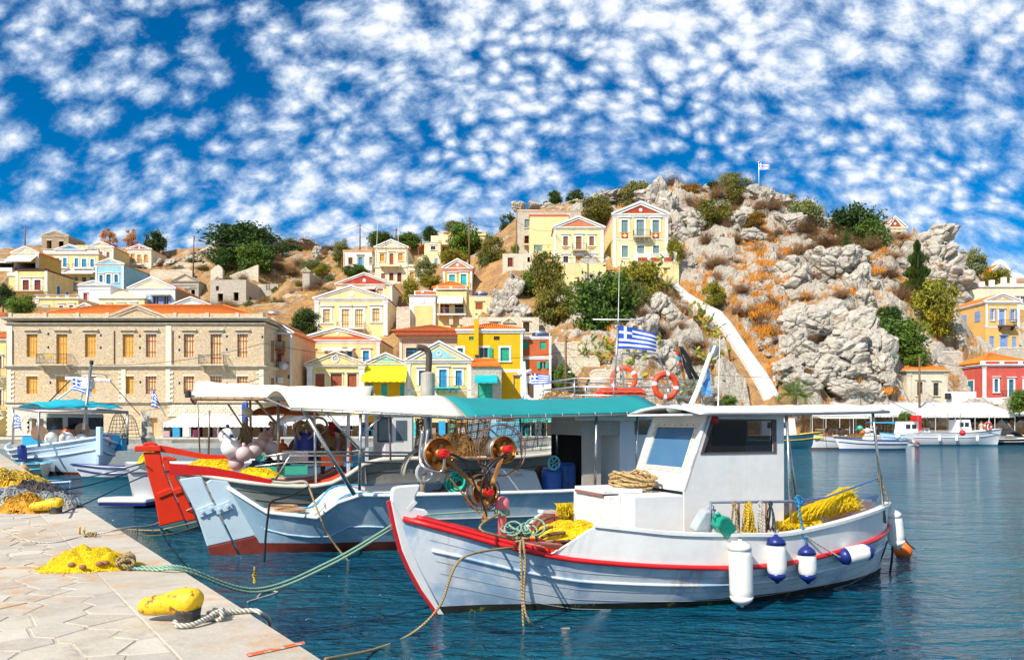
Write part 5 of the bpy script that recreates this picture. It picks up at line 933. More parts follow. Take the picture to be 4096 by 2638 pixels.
for a in (('tree','tan dry-leaved tree with bare lower branches on the left skyline','tree','autumn',440,958,34,36,228),('tree','smaller tan dry tree right of its twin on the left skyline','tree','autumn',530,958,26,34,229),('tree','dark round tree above the cream house with the red pediment','tree','dark',622,972,46,36,236),
          ('tree','huge dark green tree dominating the left skyline','tree','dark',985,990,108,72,205),('tree','broad olive green tree in front of the huge dark tree','tree','green',1020,1040,82,52,198),('tree','low dark bush at the left foot of the huge dark tree','shrub','dark',915,1045,42,36,200),('tree','dark hedge-like bush right of the huge dark tree','shrub','dark',1145,1005,50,28,214),('tree','small green bush on the ridge left of the limestone knoll','shrub','green',1195,1010,36,18,214),
          ('tree','grey olive tree left of the white cottage with peach trim','tree','olive',1368,1008,34,42,182),('tree','dark green tree behind the cream villa roof on the left','tree','green',1525,962,58,28,198),('tree','dark green tree behind the cream villa roof on the right','tree','green',1630,965,42,26,200),('tree','dark tree beside the stepped yellow house on the ridge','tree','dark',1722,942,34,28,204),('tree','round olive tree on the skyline above the red-panelled house','tree','olive',1818,908,40,22,215),
          ('tree','large fresh green tree beside the tall wooden pole','tree','bright',1862,968,74,56,172),('tree','yellow-green tree under the large fresh green tree','tree','yellow',1815,1028,46,30,160),('tree','grey-green olive tree below the cream villa','tree','grey',1703,1080,42,40,156),('tree','yellow flowering bush between the two terraced yellow houses','shrub','yellow',1642,1160,26,46,140),('tree','low yellow-green bush under the olive tree below the villa','shrub','yellow',1720,1125,48,20,146),('tree','dark shrub beside the cream villa front','shrub','green',1425,1085,46,22,168),
          ('tree','dark green bush on the slope behind the stone mansion corner','shrub','dark',1222,1292,46,48,118),('tree','dark tree on the ridge left of the grey stone house','tree','dark',2040,902,40,34,172),('tree','leafy oleander above the left end of the mansion roof','shrub','bright',84,1222,48,32,116),('tree','dark climbing shrub at the left frame edge by the balcony house','shrub','dark',12,1185,26,40,120),
          ('tree','spiky yucca-like tree with bronze leaves beside the arched red door hut','tree','bronze',1965,1005,42,48,152),('tree','green climbing bush beside the hut with the red arched door','shrub','bright',2062,1000,14,18,143),
          ('tree','small dark tree alone on the crest left of the hill','tree','dark',2218,792,22,24,176),('tree','flat-topped dark tree on the crest beside the small one','tree','dark',2300,792,36,24,176),('tree','small round bush on the crest rocks above the stone house','shrub','olive',2190,822,20,16,174),('tree','low dark spreading bush on the crest under the flat-topped tree','shrub','green',2290,822,34,12,172),('tree','round dark bush between the two pediments of the yellow houses','shrub','bronze',2392,852,66,52,158),('tree','broad olive tree on the crest above the red pediment','tree','olive',2542,778,72,48,162),
          ('tree','grey leafless bush on the crest of the rocky hill','shrub','brown',2690,728,44,34,168),('tree','rusty heath mound on the crest right of the leafless bush','shrub','ochre',2755,768,50,28,164),('tree','small dark bush on the crest left of the flag crag','shrub','dark',2850,752,32,18,166),('tree','wind-swept olive tree on the crest left of the flagpole','tree','olive',2930,738,62,36,165),('tree','olive bush just below the wind-swept crest tree','shrub','bronze',2920,790,56,36,160),('tree','dense bronze-green bush in the middle of the upper crags','shrub','bronze',2852,862,66,52,150),('tree','rusty heath mound below the flag crag','shrub','ochre',3022,880,48,26,148),('tree','grey-green tree on the right shoulder of the flag crag','tree','grey',3215,872,66,64,154),('tree','small bush on the crest right of the flag crag','shrub','grey',3160,792,20,14,164),
          ('tree','great dark green tree below the hilltop house','tree','dark',3415,925,104,82,150),('tree','second dark crown leaning right of the great dark tree','tree','green',3462,958,58,58,147),('tree','slim dark cypress in front of the great dark tree','cypress','cypress',3385,985,17,56,138),('tree','tall pointed cypress standing before the right crag','cypress','cypress',3668,1112,68,122,126),('tree','feathery yellow-green tamarisk left of the orange-yellow house','tree','yellow',3740,1235,76,108,122),('tree','sparse tree on the right flank of the right crag','tree','grey',3885,1060,44,48,166),('tree','yellow-green bush in front of the blue pediment house','shrub','yellow',3985,1110,60,28,160),
          ('tree','wide green bush filling the gully right of the cliff','shrub','green',3570,1370,98,84,112.5),('tree','darker upper part bush at the head of the gully','shrub','dark',3540,1290,66,50,116),('tree','small juniper on the crag edge below the slim cypress','shrub','bronze',3440,1085,34,60,130),('tree','green bush low on the gully beside the agave','shrub','bright',3650,1430,54,38,110.5),
          ('tree','tall bronze-green pine below the coral pediment house','tree','bronze',2180,1110,66,84,129),('tree','lower bronze-green pine crown above the mustard house','tree','bronze',2225,1240,76,84,121),('tree','large round green carob tree below the retaining wall','tree','green',2415,1240,116,116,117),('tree','yellow-green tree left of the palm below the terrace','tree','yellow',2560,1135,70,74,125),('tree','olive tree right of the large carob tree','tree','olive',2540,1215,72,64,119),('tree','small bush against the right foot of the tall yellow mansion','shrub','yellow',2700,1010,24,50,134),('tree','yellow bush above the bend of the white stairway','shrub','yellow',2855,1185,44,46,123.5),('tree','bright green shrub beside the thatched roof','shrub','bright',2262,1515,34,44,101),('tree','green bush at the right edge above the awnings','tree','bright',4078,1608,36,36,97),('tree','trimmed round potted tree on the right waterfront','tree','bright',3620,1668,19,20,95),('tree','small green shrub at the foot of the cliff behind the cabin roof','shrub','bright',2920,1602,34,18,100.5),
          ('tree','green bush on the slope at the right of the pale house with olive tones','shrub','grey',1260,1060,40,20,190),('tree','light green scrub patch right of the tall stone pier','shrub','yellow',1290,1085,46,20,176),('tree','green foliage between the mid rocks and the hut','shrub','bright',2110,1140,34,42,129)):T(*a)
r2=random.Random(5)
def shrub_at(u,Y,rx,rz,kind,lb,gp):
 x=(u-CX)*Y/F;z=hz(x,Y)[0] if inr(x,Y,1) else H1(x,Y);v=HY-(z-EYE)*F/Y;return tree('shrub',lb,'shrub',kind,u,v-rz*.5,rx,rz,Y,group=gp)
for i in range(125):
 u=r2.uniform(2560,3620);Y=r2.uniform(103,160)
 if 2640<u<3100 and abs(u-(2700+(131-Y)*14))<90:continue
 shrub_at(u,Y,r2.uniform(20,56),r2.uniform(14,34),'brown','dry brown leafless thorn bush on the rocky hill','dry thorn bushes on the rocky hill')
for i in range(85):
 shrub_at(r2.uniform(620,1340),r2.uniform(150,224),r2.uniform(18,48),r2.uniform(10,24),'brown','dry brown leafless scrub bush on the left hillside','dry scrub bushes on the left hillside')
for i in range(44):shrub_at(r2.uniform(600,1380),r2.uniform(150,226),r2.uniform(14,34),r2.uniform(8,18),('grey','olive','bronze')[i%3],('grey-green','olive','bronze-green')[i%3]+' low scrub cushion among the rocks of the left hillside',('grey-green','olive','bronze-green')[i%3]+' scrub cushions on the left hillside')
# prickly pears
PAD=leafmat('cactus pad',(.24,.27,.05),.35,.0)
def cactus(seed,n=34):
 r_=random.Random(seed);root_=[(Vector((r_.uniform(-.7,.7),r_.uniform(-.4,.4),0)),0) for _ in range(5)];m=MB();tips=list(root_)
 for i in range(n):
  p,l_=r_.choice(tips[-14:]);d_=Vector((r_.gauss(0,.7),r_.gauss(0,.5),r_.uniform(.4,1))).normalized();s_=r_.uniform(.2,.3);q=p+d_*s_*1.6;a=d_.orthogonal().normalized();a=a*math.cos(i)+d_.cross(a)*math.sin(i);b=d_.cross(a);ring=[]
  c=p+d_*s_*.8;vs=[c+d_*(s_*.85*math.cos(t_))+a*(s_*.6*math.sin(t_)) for t_ in [j*math.pi/4 for j in range(8)]]
  m.add(vs+[c+b*.05,c-b*.05],[(j,(j+1)%8,8) for j in range(8)]+[((j+1)%8,j,9) for j in range(8)]);tips.append((q,l_+1))
 return m.mesh('pads',PAD)
CM=[cactus(i) for i in range(3)]
for i,(u,v,Y,s_,lb) in enumerate(((2405,1440,104.5,1.5,'tall prickly pear on the terrace wall left of the flag'),(2440,1400,106,1.3,'prickly pear cluster at the foot of the large carob tree'),(2575,1500,102,1.9,'prickly pear thicket behind the tour boat radar arch'),(2600,1440,104.5,1.6,'upper prickly pear behind the radar arch'),(2830,1455,105.5,1.7,'prickly pear cluster beside the tilted white pole'),(2768,1300,118,1.7,'prickly pear left of the stairway bend'),(2845,1350,114.6,1.9,'large prickly pear hugging the stairway wall'),(2885,1432,109.5,1.3,'small prickly pear below the stairway wall'),(2862,1395,112,1.2,'prickly pear between the large and small ones on the stairway'),(2600,1130,124.5,2.0,'prickly pear above the yellow-green tree below the terrace'),(2480,1170,121,1.6,'yellowish prickly pear at the right end of the retaining wall'),(2330,1440,105.5,1.2,'prickly pear on the upper dry stone terrace'))):
 root=empty('prickly_pear',P(u,v,Y),lb,'cactus');o=link(bpy.data.objects.new('pads',CM[i%3]));o.parent=root;o.scale=(s_,)*3;o.rotation_euler.z=i
# palms
FR=leafmat('palm frond',(.1,.17,.045),.35,.15);FRD=leafmat('dry palm frond',(.3,.2,.1),.4,.1);PTR=paint('palm trunk',(.2,.14,.09),.95,.4,8,bumps=.6)
def frond(L,droop,mat):
 m=MB();n=22;pts=[Vector((L*t_*(1-.15*t_),0,L*(.55*t_-droop*t_*t_))) for t_ in [i/n for i in range(n+1)]];m.tube(pts,[.03*(1-.8*i/n) for i in range(n+1)],4)
 for i in range(3,n+1):
  p=pts[i];l_=L*.3*math.sin(math.pi*(i/n)**.7*.93+.2);d_=(pts[i]-pts[i-1]).normalized()
  for sg in (-1,1):
   e=p+Vector((d_.x*l_*.55,sg*l_*.75,d_.z*l_*.5-l_*.25));w_=d_*.035;m.add([p-w_,p+w_,e],[(0,1,2)])
 return m.mesh('frond',mat)
def palm(label,u,v,Y,R0,th,nf=30,dry=8):      # v is the crown centre, th the trunk height in metres
 c=P(u,v,Y);root=empty('palm_tree',(c.x,c.y,c.z-th),label,'palm tree');MB().tube([(0,0,-.5),(.05,0,th*.5),(0,0,th)],[.24,.2,.26],9).build('trunk',PTR,root,local=True)
 fm=[frond(R0,q,FR) for q in (.15,.6,1.0)];fd=frond(R0*.8,1.6,FRD)
 for i in range(nf+dry):
  o=link(bpy.data.objects.new('frond',fm[i%3] if i<nf else fd));o.parent=root;o.location=(0,0,th);o.rotation_euler=(0,rnd.uniform(-.75,.1) if i%3==0 and i<nf else rnd.uniform(-.1,.2),i*2.399);
palm('tall shaggy palm with hanging dry fronds above the white stairway',2668,1152,127,2.6,3.4,34,16)
palm('green feathery palm at the foot of the cliff behind the cabin roof',3180,1582,98.5,3.2,1.8,36,4)
palm('palm fronds behind the hanging black flag on the tour boat',2760,1560,98,2.8,2.0,26,2)
palm('spiky dry palm beside the yucca-like tree near the stone house',1930,1050,150,1.9,1.5,24,12)
AG=leafmat('agave leaf',(.22,.38,.36),.2,.0);ag=empty('agave',P(3560,1440,107),'blue-green agave rosette at the foot of the gully bush','agave')
for i in range(22):
 a=i*2.4;el=.35+.5*(i%4)/3;d_=Vector((math.cos(a)*math.cos(el),math.sin(a)*math.cos(el),math.sin(el)));sd_=Vector((-math.sin(a),math.cos(a),0))*.09;MB().add([-sd_,sd_,d_*.8+sd_*.9+Vector((0,0,.1)),d_*1.7+Vector((0,0,-.15)),d_*.8-sd_*.9+Vector((0,0,.1))],[(0,1,2,3,4)]).build('leaf',AG,ag,local=True)
# dry grass over the slopes
def grass(name,label,n,region,mat,hgt_):
 r_=random.Random(11);m=MB();c=0
 while c<n:
  x,y,z,ok=region(r_)
  c+=1
  if not ok:continue
  for k in range(7):
   p=Vector((x+r_.gauss(0,.25),y+r_.gauss(0,.25),z-.05));h_=hgt_*r_.uniform(.5,1.3);e=p+Vector((r_.gauss(0,.3),r_.gauss(0,.3),1))*h_;m.add([p+Vector((-.05,0,0)),p+Vector((.05,0,0)),e],[(0,1,2)])
 o=m.build(name,mat);return tag(o,label,'grass',kind='stuff')
def reg_hill(r_):
 y=r_.uniform(102,168);u=r_.uniform(2440,3640);x=(u-CX)*y/F;z,mk=hz(x,y);return x,y,z,(mk<.5) and not near_path(x,y,1.9) and noise.noise((x*.12,y*.12,3))>-.2
def reg_left(r_):
 y=r_.uniform(135,225);u=r_.uniform(600,1360);x=(u-CX)*y/F;return x,y,H1(x,y),noise.noise((x*.08,y*.08,8))>-.1
grass('dry_grass','orange dry grass tufts between the rocks of the hill',11000,reg_hill,leafmat('orange dry grass',(.6,.27,.035),.3,.2),.85)
grass('dry_grass','tan dry grass across the left hillside',3000,reg_left,leafmat('tan dry grass',(.5,.3,.09),.3,.2),.7)
r_=random.Random(21);m=MB()
for i in range(150):                                 # tufts rooted in the cracks of the crags
 u=r_.uniform(2960,3560);v=r_.uniform(1000,1580) if i%3 else r_.uniform(1230,1520);Y=133-(v-1000)*.052
 if u<3010+max(0,v-1350)*.8:continue
 for k in range(70):p=P(u+r_.gauss(0,13),v+r_.gauss(0,6),Y-r_.uniform(.5,2.5));e=p+Vector((r_.gauss(0,.35),r_.gauss(0,.3)-.15,1))*r_.uniform(.3,.75);m.add([p+Vector((-.05,0,0)),p+Vector((.05,0,0)),e],[(0,1,2)])
tag(m.build('dry_grass',leafmat('orange dry grass',(.6,.27,.035),.3,.2)),'orange grass tufts rooted in the cracks of the crags','grass',kind='stuff')
# ------------------------------------------------------------------ poles, wires, flags
POLE=wood('weathered pole',(.2,.11,.06));WIRE=paint('black wire',(.015,.015,.018),.6)
poles={}
for key,u,vt,vb,Y,rr_,lb in (('a',100,902,1000,205,.17,'dark utility pole on the left edge above the ochre gable'),('b',772,942,1095,196,.19,'utility pole standing on the slope left of the huge dark tree'),('c',1440,895,1000,190,.17,'utility pole above the white cottage with peach trim'),('d',1584,912,970,195,.17,'short utility pole behind the cream villa roof'),('e',1685,930,975,200,.14,'thin utility pole on the ridge right of the cream villa'),('f',1877,868,1045,158,.2,'tall wooden pole in front of the large fresh green tree'),('g',2066,880,1070,142,.16,'thin dark pole at the corner of the grey stone house'),('h',2352,1052,1160,130,.16,'wooden pole in front of the big yellow retaining wall'),('i',2263,1343,1600,99,.17,'brown wooden pole right of the orange-red house'),('j',3678,1425,1640,101,.15,'wooden pole with lamp in front of the weathered pale house')):
 a,b_=P(u,vb,Y),P(u+(4 if key=='b' else 0),vt,Y);root=empty('utility_pole',a-Vector((0,0,.8)),lb,'pole');MB().tube([a-Vector((0,0,.8)),a.lerp(b_,.5),b_],[rr_,rr_*.9,rr_*.75],8).build('shaft',POLE,root,smooth=True);poles[key]=b_
 if key in 'bdfi':
  for q in (.35,.8):MB().lathe([(.06,0),(.1,.06),(.05,.12),(.09,.18)],b_+Vector((rr_+.02,0,-q)),n=8).build('insulator',IRON,root)
 if key in 'ij':
  lp=b_+(Vector((.1,-.1,-5.2)) if key=='i' else Vector((.1,-.1,-4.2)));ln=MB().tube([lp,lp+Vector((.1,-.2,.6)),lp+Vector((.6 if key=='j' else .3,-.5,.75))],.03,6);ln=ln.build('lamp_arm',ALU,root);MB().ball(lp+Vector((.75 if key=='j' else .35,-.55,.68)),.17,sc=(1.4,.8,.7)).build('lamp_head',TRIM,ln,smooth=True)
def wire(label,p,q,sag,r_=.035,mat=None):
 tag(MB().tube(catenary(p,q,sag,14),r_,5).build('wire',mat or WIRE),label,'wire')
for a,b_,sg,lb in (('a','b',3.4,'black overhead wire sagging from the left pole to the slope pole'),('b','c',3.6,'black overhead wire from the slope pole to the pole above the cottage'),('c','d',1.2,'overhead wire from the cottage pole to the short villa pole'),('d','e',.8,'overhead wire from the short villa pole to the thin ridge pole')):
 wire(lb,poles[a]-Vector((0,0,.25)),poles[b_]-Vector((0,0,.3)),sg)
wire('lower overhead wire between the slope pole and the short villa pole',poles['b']-Vector((0,0,1.2)),poles['d']-Vector((0,0,.5)),2.6)
wire('overhead wire leaving the left frame edge to the first pole',P(-60,928,200),poles['a']-Vector((0,0,.3)),1.0)
wire('wire from the tall wooden pole to the grey stone house corner pole',poles['f']-Vector((0,0,.6)),P(2066,882,142),1.2)
wire('wire dropping from the house corner pole to the coral pediment house',P(2068,885,142),P(2212,922,137),.7,.03)
wire('wire falling from the coral pediment house to the retaining wall pole',P(2212,925,136.5),P(2350,1058,130),.5,.03)
wire('long black wire crossing in front of the stone mansion to its corner',P(380,1458,84),P(1052,1372,86),.7,.028)
wire('black wire from the mansion corner past the yellow awning to the mustard house',P(1052,1372,86),P(2260,1405,98),1.6,.028)
wire('wire running right from the brown wooden pole along the cliff foot',P(2263,1390,99),P(3677,1462,101),2.5,.028)
wire('wire from the weathered house pole to the right frame edge',P(3678,1436,101),P(4140,1465,100),.6,.028)
wire('wire slanting from the brown wooden pole down to the terrace',P(2266,1400,99),P(2350,1500,100),.1,.02)
BLUEF=paint('flag blue',(.02,.09,.5),.8,.1,3);WHITEF=paint('flag white',(.82,.82,.82),.8,.05,3)
def flag(name,label,top,w,h_,dirv_,drop=.25,fold=.08,parent=None,ph=0.0,n=28,cat='flag',mats=None):
 """nine-stripe cross flag hanging from 'top', streaming along dirv_"""
 dv=Vector(dirv_).normalized();nv=dv.cross(Vector((0,0,1))).normalized()
 def pt(i,j):f=i/n;g=j/9;return Vector(top)+dv*(w*f*(1-.05*f))+Vector((0,0,-h_*g*(1-.28*f)-drop*w*f*(.55+.45*f)))+nv*(fold*w*f*math.sin(f*9+g*1.6+ph))
 bl=MB()
 for i in range(n):
  for j in range(9):
   f=(i+.5)/n
   if f<.37 and j<5:blue=not (j==2 or .148<f<.222)
   else:blue=j%2==0
   bl.cur=0 if blue else 1;bl.quad(pt(i,j),pt(i+1,j),pt(i+1,j+1),pt(i,j+1))
 r0=empty(name,top,label,cat);bl.build('cloth',[BLUEF,WHITEF],r0,smooth=True);return r0
fp=P(3036,735,159);ft=P(3035,648,159);root=empty('flagpole',fp,'white flagpole on top of the highest crag','flagpole');MB().tube([fp-Vector((0,0,1)),ft],[.1,.06],8).build('pole',TRIM,root,smooth=True);MB().ball(ft,.13).build('finial',TRIM,root,smooth=True)
flag('flag','blue and white striped flag flying from the hilltop flagpole',ft-Vector((0,0,.1)),2.3,1.6,(1,-.2,0),.25)
for i,(a,b_,c,d_,lb) in enumerate(((1240,870,1230,985,'tall thin white mast behind the yellow house left of the villa'),(1594,870,1594,965,'thin white mast right of the cream villa gable'))):
 u0=1512 if i==0 else a;p,q=P(1506 if i==0 else 1592,978,164),P(1512 if i==0 else 1594,868,164);tag(MB().tube([p-Vector((0,0,1)),q],[.06,.04],6).build('mast',TRIM),lb,'mast')
# ------------------------------------------------------------------ boats
class Fr:                                            # boat frame: x along the boat, y towards the camera side, z up from the water
 def __init__(s,O,th):s.O=Vector(O);s.d=Vector((math.cos(R(th)),math.sin(R(th))));s.n=Vector((s.d.y,-s.d.x))
 def W(s,x,y,z):return Vector((s.O.x+s.d.x*x+s.n.x*y,s.O.y+s.d.y*x+s.n.y*y,z))
 def V(s,x,y,z):return Vector((s.d.x*x+s.n.x*y,s.d.y*x+s.n.y*y,z))
 def inv(s,u,v,y=0.0):
  a=(u-CX)/F;k=(y+s.O.dot(s.n))/(a*s.n.x+s.n.y);return (Vector((a*k,k))-s.O).dot(s.d),EYE+(HY-v)*k/F
 def px(s,u,v,y=0.0):x,z=s.inv(u,v,y);return s.W(x,y,z)
 def hexa(s,m,x0,x1,y0,y1,z0,z1):return m.hexa([s.W(*p) for p in ((x0,y1,z0),(x1,y1,z0),(x1,y0,z0),(x0,y0,z0),(x0,y1,z1),(x1,y1,z1),(x1,y0,z1),(x0,y0,z1))])
 def plate(s,m,pts,y0,y1):                    # polygon in local x,z, thickened in y
  return m.slab([s.W(x,y0,z) for x,z in pts],s.V(0,y1-y0,0))
def tab(t,pts):
 for i in range(len(pts)-1):
  if t<=pts[i+1][0] or i==len(pts)-2:
   (x0,y0),(x1,y1)=pts[i],pts[i+1];m0=(y1-(pts[i-1][1] if i else y0))/(x1-(pts[i-1][0] if i else x0) or 1);m1=((pts[i+2][1] if i+2<len(pts) else y1)-y0)/((pts[i+2][0] if i+2<len(pts) else x1)-x0)
   h_=x1-x0;q=min(1,max(0,(t-x0)/h_));return y0*(2*q**3-3*q*q+1)+m0*h_*(q**3-2*q*q+q)+y1*(3*q*q-2*q**3)+m1*h_*(q**3-q*q)
class Hull:
 def __init__(s,fr,L,beam,sheer,stem=.7,stern=.25,keel=-.45,e0=1.0,e1=.42,e2=.6,stemtab=None):
  s.stemtab=stemtab
  s.fr,s.L,s.beam,s.sheer,s.stem,s.stern,s.keel,s.e=fr,L,beam,sheer,stem,stern,keel,(e0,e1,e2)
 def loc(s,t,q,side=1,out=0.0):
  b=tab(t,s.beam)+out;S=tab(t,s.sheer);e=s.e[0]+(s.e[1]-s.e[0])*min(1,t*2.6) if t<.5 else s.e[1]+(s.e[2]-s.e[1])*max(0,(t-.55)/.45)
  K=s.keel*min(1,.35+3*t,.5+3*(1-t));z=K+(S-K)*q
  x=t*s.L-s.stem*(max(z,-.2)/max(tab(0,s.sheer),.1))**1.25*max(0,1-t*3.2)**2 if z>0 else t*s.L-s.stem*(z*.7)*max(0,1-t*3.2)**2
  if s.stemtab:x=t*s.L+tab(min(max(z,s.stemtab[0][0]),s.stemtab[-1][0]),s.stemtab)*max(0,1-t*3.0)**2
  x+=s.stern*max(0,z)*max(0,(t-.7)/.3)**2
  return x,side*b*max(q,0)**e,z
 def pt(s,t,q,side=1,out=0.0):return s.fr.W(*s.loc(t,q,side,out))
 def shell(s,mats,parent,boot=.08,n=44,m=14,name='hull'):
  mb=MB();nb=5
  def Q(t_,j):                                # rows follow the boot-top line so the paint edge is clean
   S=tab(t_,s.sheer);K=s.keel*min(1,.35+3*t_,.5+3*(1-t_));qb=(boot-K)/(S-K);return qb*j/nb if j<=nb else qb+(1-qb)*(j-nb)/(m-nb)
  for side in (1,-1):
   for i in range(n):
    for j in range(m):
     a,b=i/n,(i+1)/n;q_=[(a,Q(a,j)),(b,Q(b,j)),(b,Q(b,j+1)),(a,Q(a,j+1))]
     if side<0:q_=q_[::-1]
     mb.cur=1 if j<nb and len(mats)>1 else 0;mb.quad(*[s.pt(*p,side) for p in q_])
  me=mb.build(name,mats,parent,smooth=True);w=me.modifiers.new('weld','WELD');w.merge_threshold=.002;return me
 def line(s,t0,t1,side=1,q=1.0,out=0.0,dz=0.0,n=30):return [s.pt(t0+(t1-t0)*i/n,q,side,out)+Vector((0,0,dz)) for i in range(n+1)]
 def strip(s,t0,t1,z0,z1,th,mat,parent,name,side=1,flare=0.0,n=30):     # bulwark: wall standing on the sheer; z0,z1 functions of t
  rows=[[],[],[],[]]
  for i in range(n+1):
   t_=t0+(t1-t0)*i/n;a=s.pt(t_,1,side);o_=s.pt(t_,1,side,flare);i_=s.pt(t_,1,side,flare-th);i0=s.pt(t_,1,side,-th)
   rows[0].append(a+Vector((0,0,z0(t_))));rows[1].append(o_+Vector((0,0,z1(t_))));rows[2].append(i_+Vector((0,0,z1(t_))));rows[3].append(i0+Vector((0,0,z0(t_))))
  m=MB();m.grid(rows);return m.build(name,mat,parent)
 def deck(s,t0,t1,dz,mat,parent,inset=.03,n=24,name='deck',camber=.04):
  rows=[]
  for i in range(n+1):t_=t0+(t1-t0)*i/n;rows.append([s.fr.W(s.loc(t_,1)[0],(max(tab(t_,s.beam)-inset,.01))*f,s.loc(t_,1)[2]+dz+camber*(1-f*f)) for f in (-1,-.5,0,.5,1)])
  return MB().grid(rows).build(name,mat,parent)
def rope(label,pts,r_,mat,cat='rope',parent=None,n=8,name='rope',smooth=True):
 o=MB().tube(spline(pts,n),r_,7).build(name,mat,parent,smooth=smooth);return tag(o,label,cat) if not parent else o
BOATW=paint('boat white paint',(.76,.76,.74),.42,.09,1.6,chip=((.46,.4,.33),.69,4.5),streak=.24,grime=(.5,.35,.2),bumps=.06);BOATRED=paint('boat red paint',(.62,.012,.015),.4,.15,2.5,chip=((.06,.03,.07),.66,7),bumps=.2)
HULLB=paint('pale hull with painted water light',(.33,.46,.61),.35,.14,.9,streak=.35,grime=(.26,.36,.48),bumps=.06,bscale=8)  # blue shade and water reflections on the hull are put into the colour
def mottle(m,white,lo,hi,sc):                    # pale patches over blue (water reflections painted on the main hull), rust, scuffs
 t=NT(m.node_tree);b=[n for n in t.n if n.type=='BSDF_PRINCIPLED'][0];src=b.inputs['Base Color'].links[0].from_socket;co=[n for n in t.n if n.type=='TEX_COORD'][0].outputs['Object']
 k=t.math('MULTIPLY',t.smooth(t.noise(co,sc,6,.65,.4),lo,hi),.8);rs=t.smooth(t.noise(t.mapping(co,scale=(2.2,2.2,.35)),1.3,5,.6),.6,.72)
 c_=t.mix(k,src,white);sf=t.smooth(t.noise(t.mapping(co,scale=(1.1,1.1,14)),1.6,5,.7),.66,.72);c_=t.mix(t.math('MULTIPLY',sf,.6),c_,(.24,.2,.17));t.set(b.inputs['Base Color'],t.mix(t.math('MULTIPLY',rs,.5),c_,(.42,.25,.1)))
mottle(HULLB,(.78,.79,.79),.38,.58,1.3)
BLUEH=paint('light blue hull paint',(.3,.47,.6),.4,.16,1.5,chip=((.6,.7,.78),.66,2.5),streak=.3,grime=(.5,.35,.25),bumps=.08,bscale=8);mottle(BLUEH,(.6,.7,.77),.5,.7,1.2)
ANTI=paint('red antifouling',(.22,.03,.015),.6,.3,2.5,streak=.4,grime=(.04,.03,.02));WEED=paint('weedy black waterline',(.02,.022,.012),.7,.6,6,chip=((.16,.16,.02),.6,5),bumps=.4)
DECKP=paint('faded pink deck',(.6,.22,.2),.7,.15,3,chip=((.7,.45,.42),.6,5));SALM=paint('salmon paint',(.66,.2,.12),.6,.12,3);YNET=leafmat('yellow net',(.82,.6,.02),.3,.25);ROPE_T=ropemat('tan rope',(.42,.3,.14));ROPE_G=ropemat('green rope',(.3,.5,.36));ROPE_B=ropemat('black rope',(.025,.025,.03));ROPE_Y=ropemat('yellow rope',(.75,.5,.03));ROPE_W=ropemat('white rope',(.65,.6,.5));ROPE_BL=ropemat('blue rope',(.03,.3,.6));ROPE_N=ropemat('navy rope',(.03,.08,.16))
RUBW=paint('white vinyl',(.82,.81,.76),.35,.06,2,streak=.15,grime=(.6,.5,.3));RUBB=paint('navy vinyl',(.01,.025,.18),.35,.1,3);ORANGE=paint('orange plastic',(.8,.16,.02),.4,.1,3);BRASS=paint('oiled bronze metal',(.42,.2,.05),.35,.35,5,metal=.75,streak=.3,grime=(.12,.05,.02));MOTOR=paint('red hydraulic motor',(.66,.02,.02),.4,.1,8)
BEIGECAN=paint('beige canvas',(.8,.73,.58),.85,.05,1.2,streak=.1,grime=(.6,.5,.35));TEALCAN=paint('teal canvas',(.0,.24,.25),.8,.08,1.5);GREYWALL=paint('worn grey plank paint',(.36,.36,.33),.65,.15,2,streak=.3,grime=(.2,.18,.15),bumps=.2)
def netpile(seed,n,rx,ry,rz,mat,name='net',th=.006,ln=.34,flatb=True):
 """heap of netting: many thin looping strands over a mound"""
 r_=random.Random(seed);m=MB()
 def hh(x,y):d_=(x/rx)**2+(y/ry)**2;return rz*max(0,1-d_)**.7*(.75+.35*noise.noise((x*4/rx,y*4/ry,seed)))
 rows=[[Vector((rx*(i/9-1)*.93,ry*(j/9-1)*.93,hh(rx*(i/9-1)*.93,ry*(j/9-1)*.93)*.93)) for j in range(19)] for i in range(19)];m.grid(rows)
 for i in range(n):
  a=r_.uniform(0,6.28);q=r_.random()**.6;x,y=rx*q*math.cos(a),ry*q*math.sin(a);d_=r_.uniform(0,6.28);pts=[]
  for k in range(6):pts.append(Vector((x,y,hh(x,y)+r_.uniform(0,.035)*max(rz,.2))));d_+=r_.gauss(0,.7);x+=math.cos(d_)*ln*rx*.2;y+=math.sin(d_)*ln*ry*.2
  m.tube(pts,th*r_.uniform(.7,1.6),3,False)
 return m.mesh(name,mat)
# ---- main boat -------------------------------------------------------------
fm=Fr((-.877,10.83),22)
MBE=[(0,.05),(.05,.24),(.12,.5),(.22,.84),(.34,1.12),(.48,1.27),(.62,1.27),(.76,1.12),(.88,.82),(.95,.5),(1,.12)]
def fit(fr,L,pxs,beam,extra=0.0):
 out=[]
 for u,v in pxs:
  y=1.0
  for _ in range(8):x,z=fr.inv(u,v,y);y=tab(min(1,max(0,x/L)),beam)+extra
  out.append((x/L,z))
 return out
ML=7.75
rail=fit(fm,ML,[(1713,2095),(1851,2127),(2057,2165),(2162,2200),(2300,2233),(2500,2255),(2700,2266),(2919,2269),(3064,2261),(3196,2243),(3356,2203),(3487,2159)],MBE)
bul=fit(fm,ML,[(2295,2090),(2528,2119),(2700,2136),(2991,2141),(3137,2138),(3283,2109),(3429,2069),(3524,2032)],MBE)
sh=[(0,1.34)]+[r_ for r_ in rail if .06<r_[0]<.97]+[(1,.86)]
X=lambda a,b,y=0.0:fm.inv(1500+a/2.566,1900+b/2.566,y)
stt=sorted((X(*p)[1],X(*p)[0]+.03) for p in ((180,300),(202,440),(235,600),(280,760),(365,950),(480,1165),(600,1335),(690,1430)))
